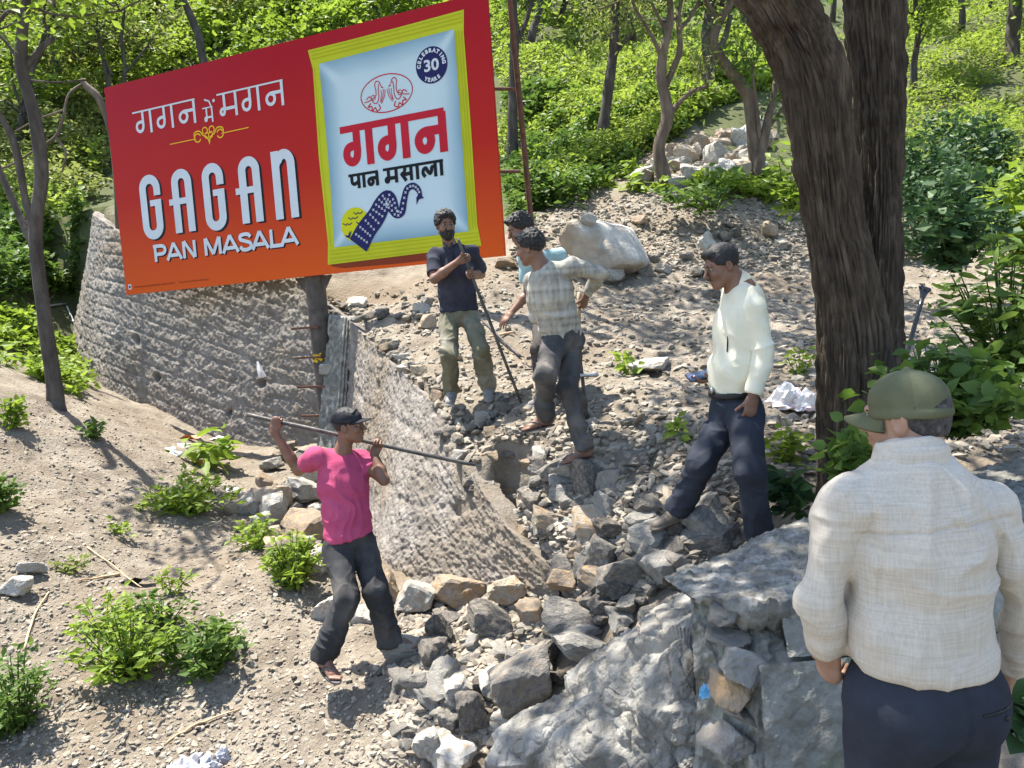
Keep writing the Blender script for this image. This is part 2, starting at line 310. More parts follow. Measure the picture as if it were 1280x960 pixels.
# ---------------------------------------------------------------- retaining wall
def resample(pl, n, s_):
    L = np.concatenate([[0], np.cumsum(np.linalg.norm(np.diff(pl, axis=0), axis=1))]) if s_ is None else s_
    t = np.linspace(0, L[-1], n); return np.stack([np.interp(t, L, pl[:, k]) for k in range(3)], 1)
def wall(i0, i1, name, courses, parent, hh=.018):
    b, t = WB[i0:i1], WT[i0:i1]; L = np.concatenate([[0], np.cumsum(np.linalg.norm(np.diff((b + t) / 2, axis=0), axis=1))])
    n = int(L[-1] / hh); b2, t2 = resample(b, n, L), resample(t, n, L)
    k = 9; ker = np.ones(k) / k
    def sm(a): return np.stack([np.convolve(np.pad(a[:, c], k // 2, 'edge'), ker, 'valid') for c in range(3)], 1)
    b2, t2 = sm(b2), sm(t2)
    m = int(np.linalg.norm(b - t, axis=1).max() / hh); v = np.linspace(-.12, 1, m)[:, None, None]
    S = b2[None] * (1 - v) + t2[None] * v
    du = np.gradient(S, axis=1); dv = np.gradient(S, axis=0); nn = np.cross(du, dv); nn /= np.linalg.norm(nn, axis=2)[..., None] + 1e-9
    u = np.broadcast_to(np.linspace(0, L[-1], n)[None], S.shape[:2]); hgt = v[:, :, 0] * np.linalg.norm(t2 - b2, axis=1)[None]
    uv = np.stack([u, hgt, u * 0], -1).reshape(-1, 3)
    wp = .10 * fbm(uv * 3, 2, 5)[:, None]; lump = fbm(uv * [5, 8, 1] + [[0, 0, 2]], 3, 3); clump = np.abs(vnoise(uv * [16, 24, 1] + .7 * lump[:, None], 8))
    d1, d2, pl, idn = cells((uv + wp) * [13, 19, 1], 5)
    diag = vnoise((uv @ np.array([[.8, .6, 0], [-.6, .8, 0], [0, 0, 1]])) * [9, 34, 1], 21)
    ph_ = uv[:, 1] / courses + .10 * vnoise(uv * [1.2, .3, 1], 4) + .03 * vnoise(uv * [9, 2, 1], 14); cw = np.exp(-(((ph_ - np.round(ph_)) / .07) ** 2)) * (.6 + .4 * vnoise(uv * [2.5, 1, 1], 24))
    disp = .008 * lump + .008 * (.55 - clump) + .010 * (d2 - d1) * (idn > -.4) + .010 * diag + .009 * vnoise(uv * 48, 6) - .024 * cw
    rr = np.random.default_rng(i0 + 3)
    for _ in range(6):
        c = rr.uniform([.3, .3], [L[-1] - .2, 1.6]); dd = ((uv[:, :2] - c) ** 2).sum(-1); disp -= .16 * np.exp(-dd / (.045 * (1 + .5 * vnoise(uv * 9, 33))) ** 2)
    disp = disp.reshape(S.shape[:2]); S = S + nn * disp[..., None]
    bk = np.stack([-(t2[:, 1] * 0), t2[:, 0] * 0, t2[:, 2] * 0], 1)
    nh = nn[-1].copy(); nh[:, 2] = 0; nh /= np.linalg.norm(nh, axis=1)[:, None]
    strips = []
    for s_ in (.05, .11, .18):
        pz = S[-1] - nh * s_; pz[:, 2] = t2[:, 2] - .01 - s_ * .3 + .05 * vnoise(np.column_stack([t2[:, :2] * 6, np.full(n, s_ * 9)]), 2); strips.append(pz)
    S = np.concatenate([S, np.array(strips)]); m = len(S)
    idx = np.arange(m * n).reshape(m, n); F = np.stack([idx[:-1, :-1], idx[:-1, 1:], idx[1:, 1:], idx[1:, :-1]], -1).reshape(-1, 4)
    return S.reshape(-1, 3), F
wl = empty('retaining_wall', WB[3], label='grey rough shotcrete retaining wall running under the red hoarding', category='wall')
V, F = wall(0, 5, 'wall_face', .22, wl); put('wall_face', V, F, M['shotcrete'], wl)
wr = empty('broken_wall', WB[5], label='battered grey wall with broken end behind the man in pink', category='wall')
V, F = wall(4, 8, 'wall_face', .6, wr, .014); put('wall_face', V, F, M['shotcrete'], wr)
# ---------------------------------------------------------------- rocks
def ico(sub):
    bm = bmesh.new(); bmesh.ops.create_icosphere(bm, subdivisions=sub, radius=1)
    V = np.array([v.co[:] for v in bm.verts]); F = np.array([[v.index for v in f.verts] for f in bm.faces]); bm.free(); return V, F
ICO = {k: ico(k) for k in (1, 2, 3, 4, 5)}
def rock_shape(seed, sub=3, planes=13, rough=.06, soft=.03, flat=1.0):
    r = np.random.default_rng(seed); D, F = ICO[sub]
    n = np.concatenate([np.concatenate([np.eye(3), -np.eye(3)]) + r.normal(0, .28, (6, 3)), r.normal(size=(max(3, planes - 6), 3))]); n /= np.linalg.norm(n, axis=1)[:, None]
    h = np.concatenate([r.uniform(.5, .85, 6), r.uniform(.72, 1.05, len(n) - 6)])
    dn = D @ n.T; rad = np.where(dn > .05, h / np.maximum(dn, .05), 9)
    k = 1 / soft; rad = -np.log(np.exp(-k * np.minimum(rad, 3)).sum(1) + math.exp(-k * 1.25)) / k
    V = D * rad[:, None]; V = V * (1 + rough * fbm(V * 2.2 + seed, 4, seed)[:, None]); V[:, 2] *= flat
    V /= np.abs(V).max(0); return V, F
ROCKS = {}
for kind in ('rock', 'tan_rock', 'pale_rock', 'blue_rock'):
    ROCKS[kind] = [mesh_np('rock', *rock_shape(11 * k + len(kind), 3, 9 + k % 4, .09, .022), M[kind], smooth=False) for k in range(7)]
hero_n = [100]
def quat_rand(r, tilt=1.0):
    return Quaternion((r.normal() * tilt + (1.5 if tilt < 1 else 0), r.normal() * .4 * tilt, r.normal() * .4 * tilt, r.normal())).normalized()
def rock_at(px, py, wpx, hpx, kind, label=None, group=None, sink=.25, hero=False, ang=0, name='rock', d=None, thick=None, rough=.09, sub=4):
    """a stone whose outline is about wpx by hpx there, its foot on the ground"""
    if d is None:
        g, ok = G(px, py + hpx * .38); base = g[0]
    else: base = P(px, py + hpx * .38, d)
    zc = (base - CAM) @ FW; w_, h_ = wpx / FPX * zc / 2, hpx / FPX * zc / 2
    dep = thick if thick else (w_ + h_) / 2
    if hero:
        hero_n[0] += 1; me = mesh_np('rock', *rock_shape(hero_n[0], sub, 11, rough, .022), M[kind], smooth=False)
    else: me = ROCKS[kind][int(rng.integers(7))]
    o = link(name, me, None, label=label, category='rock')
    if group: o['group'] = group
    R3 = Matrix((RT, FW, UP)).transposed()                                # its axes follow the outline seen
    a = math.radians(-ang)
    o.rotation_euler = (R3 @ Matrix.Rotation(a, 3, 'Y')).to_euler() if hero or ang else (Quaternion((0, 0, 1), rng.uniform(0, 6.28)) @ Quaternion((1, 0, 0), rng.normal() * .25)).to_euler()
    o.scale = (w_, dep, h_)
    o.location = base + UP * (h_ * (1 - sink)) + np.array([0, dep * .45, 0])
    return o
# the stones one can tell apart, each with its own outline
HERO = [
 # px, py, w, h, kind, ang, label
 (568, 742, 84, 52, 'tan_rock', 0, 'orange stained block at the foot of the broken wall, biggest one there'),
 (637, 744, 58, 46, 'tan_rock', 20, 'brown rounded stone beside the orange stained block'),
 (664, 768, 44, 32, 'tan_rock', -10, 'small orange brown wedge below the brown rounded stone'),
 (722, 779, 92, 46, 'blue_rock', -4, 'blue grey block with a pale top above the sloping slab'),
 (736, 822, 118, 42, 'blue_rock', -22, 'long grey slab leaning along the edge of the big boulder'),
 (614, 782, 68, 42, 'rock', -14, 'dark gritty block in front of the brown rounded stone'),
 (552, 792, 40, 50, 'rock', 30, 'dark grey chunk standing under the orange stained block'),
 (545, 822, 66, 38, 'rock', 38, 'tilted dark slab pointing down to the right near the flip flops'),
 (502, 817, 62, 34, 'blue_rock', -6, 'flat grey stone under the front foot of the man in pink'),
 (590, 893, 44, 62, 'rock', 10, 'upright rounded grey stone low in the gully'),
 (524, 858, 48, 40, 'blue_rock', 20, 'grey chunk below the flat stone under the front foot'),
 (533, 937, 36, 48, 'pale_rock', 8, 'pale orange marked stone at the bottom of the gully'),
 (536, 879, 50, 22, 'blue_rock', -32, 'narrow bluish splinter between two grey chunks'),
 (648, 868, 110, 90, 'rock', 25, 'large dark conglomerate lump beside the big pale boulder'),
 (560, 905, 44, 26, 'blue_rock', 0, 'small bluish stone left of the upright rounded stone'),
 (476, 742, 50, 48, 'tan_rock', 8, 'tan block just behind the legs of the man in pink'),
 (520, 752, 54, 46, 'pale_rock', -8, 'pale crumbly block left of the orange stained one'),
 (404, 768, 44, 36, 'pale_rock', 25, 'white edged stone behind the rear leg of the man in pink'),
 (452, 776, 34, 34, 'pale_rock', 0, 'pale stone seen between the legs of the man in pink'),
 (775, 722, 70, 44, 'rock', 10, 'grey lump in the rubble left of the parapet slab'),
 (798, 576, 64, 34, 'blue_rock', 5, 'smooth bluish stone on the terrace in front of the leather shoe'),
 (722, 590, 54, 24, 'pale_rock', -12, 'flat pale stone under the sandal of the man in the checked shirt'),
 (690, 655, 62, 30, 'tan_rock', -30, 'tan wedge below the dark hole at the wall end'),
 (718, 715, 60, 34, 'rock', -25, 'grey slab fallen over the end of the broken wall'),
 (806, 655, 50, 30, 'blue_rock', 10, 'pale blue stone beneath the toe of the leather shoe'),
 (762, 665, 46, 36, 'rock', 0, 'rough grey stone left of the leather shoe'),
 (735, 272, 26, 22, 'pale_rock', 0, 'small round stone perched on top of the far grey boulder'),
 (34, 712, 34, 22, 'pale_rock', 10, 'upper of two pale stones on the left bank'),
 (16, 736, 34, 30, 'pale_rock', -25, 'lower of two pale stones on the left bank'),
 (612, 572, 26, 18, 'tan_rock', 10, 'tan stone on the upper left rim of the dug hollow'), (640, 566, 30, 16, 'rock', -8, 'grey stone on the upper rim of the dug hollow'), (664, 580, 26, 24, 'tan_rock', 30, 'tan stone on the right rim of the dug hollow'), (660, 606, 30, 22, 'rock', -20, 'grey stone at the lower right rim of the dug hollow'), (634, 616, 30, 18, 'tan_rock', 5, 'tan stone below the dug hollow'), (608, 606, 24, 22, 'pale_rock', 0, 'pale stone at the lower left rim of the dug hollow'),
 (634, 330, 32, 16, 'tan_rock', 0, 'tan stone at the foot of the rusty pole'),
 (812, 458, 60, 22, 'pale_rock', 14, 'low pale ridge stone on the terrace left of the phone'),
 (886, 370, 40, 20, 'rock', 0, 'half buried grey stone behind the head of the man with the phone'),
]
for (px, py, w_, h_, kd, a_, lb) in HERO:
    d_ = {735: 10.6}.get(px)
    rock_at(px, py, w_, h_, kd, lb, hero=True, ang=a_, d=d_)
# the far boulder
def boulder(V, F, mat_, label, name='boulder'):
    return put(name, V, F, mat_, None, smooth=False, label=label, category='boulder')
V, F = rock_shape(61, 5, 12, .05, .08); c = P(762, 312, 10.9)
V = V * [.70, .55, .46]; V = V[:, 0:1] * RT + V[:, 1:2] * FW + V[:, 2:3] * (UP * .95 - RT * .15) + c
boulder(V, F, M['pale_rock'], 'big smooth grey boulder at the far edge of the terrace')
# the big pale boulder at the bottom: a sloping back with a broken front
def boulder_front():
    prof = [(600, 975, 3.55), (640, 925, 3.6), (690, 880, 3.65), (740, 838, 3.7), (800, 795, 3.7), (860, 752, 3.75), (885, 745, 3.6), (915, 742, 3.4)]
    front = [(600, 1100, 3.1), (680, 1100, 2.9), (760, 1100, 2.75), (820, 1100, 2.7), (880, 1100, 2.65), (930, 1100, 2.6), (950, 1100, 2.6), (970, 1100, 2.6)]
    mid = [(620, 1000, 3.3), (690, 940, 3.22), (750, 905, 3.12), (800, 870, 3.0), (855, 835, 2.95), (880, 830, 2.98), (900, 850, 3.0), (925, 860, 3.0)]
    back = [(x + 20, y + 60, d + .5) for x, y, d in prof]
    A = np.array([[P(*a) for a in row] for row in (front, mid, prof, back)])
    n1, n2 = 300, 360
    A = np.stack([spline(A[:, j], n1) for j in range(A.shape[1])], 1); S = np.stack([spline(A[i], n2) for i in range(n1)], 0)
    nn = np.cross(np.gradient(S, axis=1), np.gradient(S, axis=0)); nn /= np.linalg.norm(nn, axis=2)[..., None] + 1e-9
    p = S.reshape(-1, 3); st = p @ np.array([[.8, .3, -.5], [.5, -.3, .8], [.1, .9, .3]]).T
    rid = 1 - np.abs(vnoise(st * [2.2, 7, 5] + .5 * fbm(p * 3, 2, 4)[:, None], 3)); 
    rid2 = 1 - np.abs(vnoise(st * [1.1, 3.1, 2.2] + .6 * fbm(p * 2, 2, 14)[:, None], 13)); wq = p + .10 * np.stack([fbm(p * 2.5, 2, 61), fbm(p * 2.5, 2, 62), fbm(p * 2.5, 2, 63)], 1); e1, e2, pl, idn = cells(wq @ np.array([[.8, .3, -.5], [.4, -.7, .55], [.2, .75, .6]]).T * [1.2, 2.0, 2.6], 7); e3, e4, pl2, id2 = cells(wq * [6, 6, 9], 17); k1 = sstep(0, .09, e2 - e1); k2 = sstep(0, .10, e4 - e3); crk = (1 - np.abs(vnoise(st * [1.3, 8, 6] + .5 * fbm(p * 3, 2, 41)[:, None], 43))) ** 9 + .5 * (1 - np.abs(vnoise(st * [3, 19, 14] + .5 * fbm(p * 5, 2, 45)[:, None], 47))) ** 7
    d = .045 * fbm(p * 2.0, 3, 12) + k1 * (.085 * pl + .03 * idn) - .022 * (1 - k1) + k2 * (.018 * pl2 + .006 * id2) - .007 * (1 - k2) - .026 * crk + .013 * fbm(p * 16, 4, 6)
    S = S + nn * d.reshape(n1, n2, 1)
    idx = np.arange(n1 * n2).reshape(n1, n2); return S.reshape(-1, 3), np.stack([idx[:-1, :-1], idx[:-1, 1:], idx[1:, 1:], idx[1:, :-1]], -1).reshape(-1, 4)
V, F = boulder_front(); o = boulder(V, F, M['boulder'], 'huge pale fissured boulder below the parapet at the bottom of the photo')

# ---------------------------------------------------------------- parapet of stone and concrete
para = empty('parapet', P(1000, 960, 2.75), label='low stone and concrete parapet with rough cap slab before the man in the cap', category='parapet')
def slab_top():
    tl = [P(828, 722, 3.15), P(905, 690, 3.45), P(1000, 652, 3.75), P(1130, 610, 4.1), P(1300, 570, 4.4)]
    bl = [P(868, 748, 2.85), P(950, 752, 2.75), P(1010, 745, 2.8), P(1130, 690, 3.05), P(1330, 640, 3.4)]
    n = 220
    tl = spline(tl, n); bl = spline(bl, n)
    m = 60; v = np.linspace(0, 1, m)[:, None, None]; S = bl[None] * (1 - v) + tl[None] * v
    p = S.reshape(-1, 3); e1, e2, pl, idn = cells(p * 6, 3); e3, e4, pl2, id2 = cells(p * 24, 4); S = S + np.array([0, 0, 1.0]) * (.014 * fbm(p * 3, 3, 3) + .008 * sstep(0, .3, e2 - e1) * (pl + idn) + .010 * sstep(0, .3, e4 - e3) * (id2 > .1) * (.4 + id2) + .005 * fbm(p * 45, 3, 4)).reshape(m, n, 1)
    lip = []
    ee = .05 * fbm(bl * 9, 3, 5)
    tp = np.clip(np.linspace(.25, 4, n), 0, 1)
    for dz, off in ((.17, .14), (.13, .03), (.06, .0)):
        e = S[0].copy(); e[:, 2] -= dz * tp * (1 + ee * 5); e[:, 1] += off; e[:, :2] += (.02 * fbm(e * 14, 2, int(dz * 100)))[:, None]; lip.append(e)
    S = np.concatenate([np.array(lip), S]); m += 3
    back = S[-1].copy(); back[:, 2] -= .35 * np.clip(np.linspace(.1, 3, n), 0, 1); S = np.concatenate([S, back[None]]); m += 1
    # close both short ends
    idx = np.arange(m * n).reshape(m, n); F = np.stack([idx[:-1, :-1], idx[:-1, 1:], idx[1:, 1:], idx[1:, :-1]], -1).reshape(-1, 4)
    endl = np.stack([idx[0:m // 2, 0], idx[1:m // 2 + 1, 0], idx[::-1][0:m // 2, 0], idx[::-1][0:m // 2, 0]], -1)
    V = S.reshape(-1, 3); c = V[idx[:, 0]].mean(0); V = np.concatenate([V, [c]]); k = len(V) - 1
    F3 = np.array([[idx[i + 1, 0], idx[i, 0], k] for i in range(m - 1)] + [[idx[0, 0], idx[-1, 0], k]])
    return V, [F3, F]
V, F = slab_top(); put('cap_slab', V, F, M['concrete'], para)
def face(rows, n1, n2, amp, seed, m_, name, fine=.008):
    A = np.array([[P(*a) for a in r] for r in rows]); A = np.stack([np.stack([np.interp(np.linspace(0, A.shape[0] - 1, n1), range(A.shape[0]), A[:, j, k]) for k in range(3)], 1) for j in range(A.shape[1])], 1)
    S = np.stack([np.stack([np.interp(np.linspace(0, A.shape[1] - 1, n2), range(A.shape[1]), A[i][:, k]) for k in range(3)], 1) for i in range(n1)])
    nn = np.cross(np.gradient(S, axis=1), np.gradient(S, axis=0)); nn /= np.linalg.norm(nn, axis=2)[..., None] + 1e-9; p = S.reshape(-1, 3)
    S = S + nn * (amp * .8 * fbm(p * 3, 4, seed) + fine * fbm(p * 28, 4, seed + 1) - .014 * sstep(.35, .6, fbm(p * 4, 4, seed + 7))).reshape(n1, n2, 1)
    idx = np.arange(n1 * n2).reshape(n1, n2); put(name, S.reshape(-1, 3), np.stack([idx[:-1, :-1], idx[:-1, 1:], idx[1:, 1:], idx[1:, :-1]], -1).reshape(-1, 4), m_, para)
# plastered face right of the stones: an upper course, a dark joint, a lower course
face([[(960, 1130, 2.36), (1110, 1130, 2.45), (1330, 1130, 2.75)], [(955, 950, 2.52), (1100, 900, 2.62), (1320, 880, 3.0)], [(950, 832, 2.62), (1100, 818, 2.76), (1320, 780, 3.15)]], 150, 200, .025, 41, M['plaster'], 'plaster_face')
face([[(985, 822, 2.68), (1100, 812, 2.8), (1320, 772, 3.2)], [(965, 735, 2.86), (1100, 705, 3.02), (1320, 640, 3.5)]], 80, 200, .022, 51, M['plaster'], 'upper_course')
face([[(868, 1130, 2.66), (960, 1130, 2.48), (1130, 1100, 2.6), (1330, 1090, 2.9)], [(868, 850, 2.76), (960, 850, 2.66), (1130, 830, 2.85), (1330, 800, 3.25)], [(862, 738, 2.98), (960, 738, 2.90), (1130, 690, 3.15), (1330, 640, 3.6)]], 130, 160, .05, 61, M['plaster'], 'mortar_core', .022)
for (px, py, w_, h_, kd, a_, d_, lb) in [(916, 772, 60, 44, 'blue_rock', 4, 2.74, 'dark rounded stone under the slab'), (915, 801, 64, 24, 'rock', 3, 2.76, None), (938, 838, 86, 50, 'blue_rock', 12, 2.68, None),
                             (924, 872, 76, 52, 'tan_rock', 26, 2.64, 'brown slanting stone'), (925, 898, 60, 22, 'rock', 24, 2.66, None), (915, 935, 62, 70, 'rock', 50, 2.62, None), (968, 905, 34, 34, 'pale_rock', 0, 2.62, None), (955, 960, 60, 60, 'pale_rock', 20, 2.58, None)]:
    hero_n[0] += 1; V, F = rock_shape(hero_n[0], 4, 9, .10, .04)
    zc = d_; V = V * [w_ / FPX * zc / 2, .13, h_ / FPX * zc / 2]; a = math.radians(a_); ca, sa = math.cos(a), math.sin(a)
    X_, Z_ = V[:, 0] * ca + V[:, 2] * sa, -V[:, 0] * sa + V[:, 2] * ca
    V = X_[:, None] * RT + V[:, 1:2] * FW + Z_[:, None] * UP + P(px, py, d_) + FW * .09
    o = put('stone', V, F, M[kd], para, smooth=False)
    if lb: o['label'] = lb

# ---------------------------------------------------------------- rubble
def in_poly(pts, poly):
    x, y = pts[:, 0], pts[:, 1]; c = np.zeros(len(pts), bool); p = np.asarray(poly, float); j = len(p) - 1
    for i in range(len(p)):
        c ^= ((p[i, 1] > y) != (p[j, 1] > y)) & (x < (p[j, 0] - p[i, 0]) * (y - p[i, 1]) / (p[j, 1] - p[i, 1] + 1e-12) + p[i, 0]); j = i
    return c
def scatter(poly, n):
    p = np.asarray(poly, float); out = np.zeros((0, 2))
    while len(out) < n:
        q_ = rng.uniform(p.min(0), p.max(0), (n * 3, 2)); out = np.concatenate([out, q_[in_poly(q_, p)]])
    return out[:n]
RUB = [
 ([(600, 585), (680, 560), (760, 600), (830, 640), (900, 650), (930, 680), (830, 715), (760, 745), (700, 735), (640, 690), (625, 640)], 120, (15, 58), ('rock', 'rock', 'tan_rock', 'blue_rock', 'rock'), 'broken stone in the collapsed part of the wall', 'rubble of the collapsed wall'),
 ([(490, 840), (520, 760), (600, 770), (700, 790), (700, 850), (640, 900), (600, 955), (480, 955)], 55, (14, 50), ('rock', 'rock', 'blue_rock', 'pale_rock'), 'stone lying in the gully by the big boulder', 'stones in the gully'),
 ([(540, 505), (620, 495), (690, 520), (760, 560), (800, 590), (700, 600), (620, 580), (560, 540)], 55, (10, 26), ('pale_rock', 'rock', 'tan_rock'), 'stone on the broken edge at the workers feet', 'stones at the workers feet'),
 ([(280, 640), (330, 600), (390, 600), (400, 660), (395, 720), (330, 690)], 34, (18, 50), ('tan_rock', 'tan_rock', 'pale_rock'), 'stone in the heap left of the man in pink', 'tan stones heaped by the wall foot'),
 ([(320, 585), (350, 560), (395, 565), (400, 605), (350, 610)], 12, (12, 30), ('rock', 'pale_rock', 'blue_rock'), 'stone at the foot of the hoarding post', 'grey stones by the post'),
 ([(690, 765), (760, 735), (850, 700), (872, 742), (790, 785), (720, 830)], 40, (14, 46), ('rock', 'blue_rock', 'rock'), 'stone banked against the back of the big pale boulder', 'stones behind the big boulder'),
 ([(425, 392), (450, 392), (560, 500), (640, 640), (610, 650), (535, 520)], 70, (8, 24), ('pale_rock', 'tan_rock', 'rock'), 'stone along the broken top of the near wall', 'stones on the broken wall'),
 ([(690, 345), (700, 290), (800, 270), (960, 285), (1000, 330), (860, 350)], 45, (9, 30), ('rock', 'tan_rock', 'pale_rock'), 'stone on the bare mound behind the workers', 'stones on the mound'),
 ([(400, 375), (540, 372), (540, 405), (420, 395)], 26, (9, 24), ('tan_rock', 'pale_rock', 'rock'), 'stone loosened along the top of the wall', 'stones along the wall top'),
 ([(790, 225), (830, 195), (900, 175), (960, 150), (975, 185), (930, 215), (860, 235)], 110, (15, 42), ('pale_rock', 'pale_rock', 'tan_rock'), 'stone in the heap behind the slender tree', 'pale stones heaped on the slope'),
]
spec = []
for poly, n, (s0, s1), kinds, lb, gp in RUB:
    ctr_ = np.mean(poly, axis=0)
    for (px, py) in scatter(poly, n):
        if 600 < px < 668 and 566 < py < 614: continue                      # the dug hollow stays open
        s_ = s0 + (s1 - s0) * rng.random() ** 2.2; a_, b_ = rng.uniform(.9, 1.5), rng.uniform(.5, 1.0)
        kd = kinds[int(rng.integers(len(kinds)))]; wd = {'rock': 'grey', 'tan_rock': 'tan', 'pale_rock': 'pale', 'blue_rock': 'bluish'}[kd]
        t_ = (s_ - s0) / (s1 - s0); sz = 'small' if t_ < .15 else 'middling' if t_ < .45 else 'large'; shp = 'flat' if b_ / a_ < .5 else 'chunky' if b_ / a_ > .75 else 'oblong'
        pos = ('upper ' if py < ctr_[1] else 'lower ') + ('left' if px < ctr_[0] else 'right')
        spec.append((s_ * s_ * a_ * b_, px, py, s_ * a_, s_ * b_, kd, f'{sz} {shp} {wd} {lb}, {pos}', gp))
spec.sort(key=lambda q: -q[0])
for q in spec[:256]: rock_at(*q[1:6], q[6], q[7], sink=.25 * rng.random())
rest = []
for q in spec[256:]:
    g_, ok_ = G(q[1], q[2]); k_ = ((g_[0] - CAM) @ FW) / FPX; V, F = rock_shape(int(rng.integers(1, 40)), 2, 10, .09, .03); a = rng.uniform(0, 6.28)
    V = V * [q[3] * k_ / 2, (q[3] + q[4]) * k_ / 4, q[4] * k_ / 2]; V = np.column_stack([V[:, 0] * math.cos(a) - V[:, 1] * math.sin(a), V[:, 0] * math.sin(a) + V[:, 1] * math.cos(a), V[:, 2]]); rest.append((V + g_[0] + [0, 0, q[4] * k_ * .3], F))
V, F = join(rest); put('rubble', V, F, M['rock'], None, smooth=False, kind='stuff')
# ---------------------------------------------------------------- loose gravel and chips
def chips(pts, size, name, m_, seed):
    r = np.random.default_rng(seed); D, F0 = ICO[1]; n = len(pts); nv = len(D)
    jit = r.uniform(.6, 1.25, (n, nv, 1)) * D[None] * np.stack([r.uniform(.7, 1.4, n), r.uniform(.6, 1.1, n), r.uniform(.3, .75, n)], 1)[:, None]
    a = r.uniform(0, 6.28, n); t = r.normal(0, .3, n); ca, sa = np.cos(a), np.sin(a)
    V = jit * size[:, None, None]; V[..., 2] += V[..., 0] * t[:, None]
    V = np.stack([V[..., 0] * ca[:, None] - V[..., 1] * sa[:, None], V[..., 0] * sa[:, None] + V[..., 1] * ca[:, None], V[..., 2]], -1) + pts[:, None]
    F = (np.arange(n) * nv)[:, None, None] + F0[None]
    tint = np.repeat(r.random(n), nv)
    return link(name, mesh_np(name, V.reshape(-1, 3), F.reshape(-1, 3), m_, smooth=False, attr={'tint': tint}), None, kind='stuff')
def chip_field(poly, n, s0, s1, name, seed, pw=3.0):
    q_ = scatter(poly, n); hole_ = (np.abs(q_[:, 0] - 637) < 36) & (np.abs(q_[:, 1] - 592) < 26); p, ok = G(q_[:, 0], q_[:, 1]); p = p[ok & ~hole_]; p[:, 2] = H(p)
    s_ = s0 + (s1 - s0) * rng.random(len(p)) ** pw
    chips(p + [0, 0, 1] * (s_ * .1)[:, None], s_, name, M['gravel'], seed)
chip_field([(-30, 500), (130, 500), (300, 565), (400, 570), (420, 600), (480, 740), (520, 820), (560, 990), (-30, 990)], 22000, .004, .027, 'gravel', 1, 4.5)
chip_field([(400, 380), (640, 320), (1010, 270), (1290, 330), (1290, 560), (1000, 590), (900, 690), (760, 740), (640, 650), (545, 510)], 17000, .009, .06, 'gravel', 2, 4.5)
chip_field([(640, 335), (640, 262), (720, 250), (860, 240), (1010, 255), (1010, 345)], 6000, .014, .07, 'gravel', 4, 4)
chip_field([(590, 560), (700, 560), (930, 680), (760, 750), (690, 730), (700, 800), (640, 930), (480, 960), (500, 760), (690, 730)], 10000, .008, .06, 'gravel', 3, 3)
# ---------------------------------------------------------------- hoarding
BC = np.array([-2.79062562, 10.3869488, 3.66727823])
BR = np.array([[.92019244, .39146202, .00183638], [-.39092592, .91866563, .05683657], [.02056234, -.05301847, .99838181]])
hb = empty('hoarding', (BC[0], BC[1], 0), label='large red hoarding on a steel post with white lettering and a yellow edged sachet', category='hoarding')
def flatmat(n, c, rough=.45, spec=.3): return mat(n, [tuple(x * .93 for x in c), tuple(min(1, x * 1.05) for x in c)], 3, rough, .04, 2.5, spec=.1, bdist=.05)
# printed sheet: deep red that runs into orange towards the bottom, as printed
pm = bpy.data.materials.new('print_red'); pm.use_nodes = True; t = pm.node_tree; bs = t.nodes['Principled BSDF']; bs.inputs['Roughness'].default_value = .5; bs.inputs['Specular IOR Level'].default_value = .1
at = t.nodes.new('ShaderNodeAttribute'); at.attribute_name = 'tint'; cr = t.nodes.new('ShaderNodeValToRGB'); e = cr.color_ramp.elements
e[0].color = (.60, .085, .008, 1); e[1].color = (.36, .008, .016, 1); e[0].position = .0; e[1].position = .95
el = e.new(.45); el.color = (.43, .018, .010, 1)
t.links.new(at.outputs['Fac'], cr.inputs[0]); t.links.new(cr.outputs[0], bs.inputs['Base Color'])
nb = t.nodes.new('ShaderNodeTexNoise'); nb.inputs['Scale'].default_value = 1.3; tc = t.nodes.new('ShaderNodeTexCoord'); t.links.new(tc.outputs['Object'], nb.inputs['Vector']); bp = t.nodes.new('ShaderNodeBump'); bp.inputs['Strength'].default_value = .12; bp.inputs['Distance'].default_value = .06
t.links.new(nb.outputs[0], bp.inputs['Height']); t.links.new(bp.outputs[0], bs.inputs['Normal'])
M['print_red'] = pm
def blue_ramp():
    m = mat('print_blue', [(.085, .19, .28), (.27, .40, .47), (.46, .57, .61), (.51, .61, .64)], 1, .5, 0, attr='tint', detail=1, spec=.12); return m
M['print_blue'] = blue_ramp()
M['print_yellow'] = flatmat('print_yellow', (.47, .49, .018)); M['print_olive'] = flatmat('print_olive', (.40, .40, .01)); M['print_white'] = flatmat('print_white', (.56, .60, .63)); M['print_black'] = flatmat('print_black', (.012, .012, .014))
M['print_crimson'] = flatmat('print_crimson', (.47, .015, .03)); M['print_navy'] = flatmat('print_navy', (.018, .018, .09)); M['print_gold'] = flatmat('print_gold', (.75, .45, .02)); M['print_sun'] = flatmat('print_sun', (.55, .54, .01)); M['print_shade'] = flatmat('print_shade', (.20, .035, .012))
def blocal(uv, lift):                                  # board plane: u along, v up, lift towards the viewer
    uv = np.asarray(uv, float); return np.column_stack([uv[:, 0], np.zeros(len(uv)) - lift, uv[:, 1]]) @ BR.T + BC
def bmeshput(name, uv, F, mat_, lift, parent, attr=None, smooth=False, **k):
    V = blocal(uv, lift) - np.array([BC[0], BC[1], 0]); return link(name, mesh_np(name, V, F, mat_, smooth, attr=attr), parent, **k)
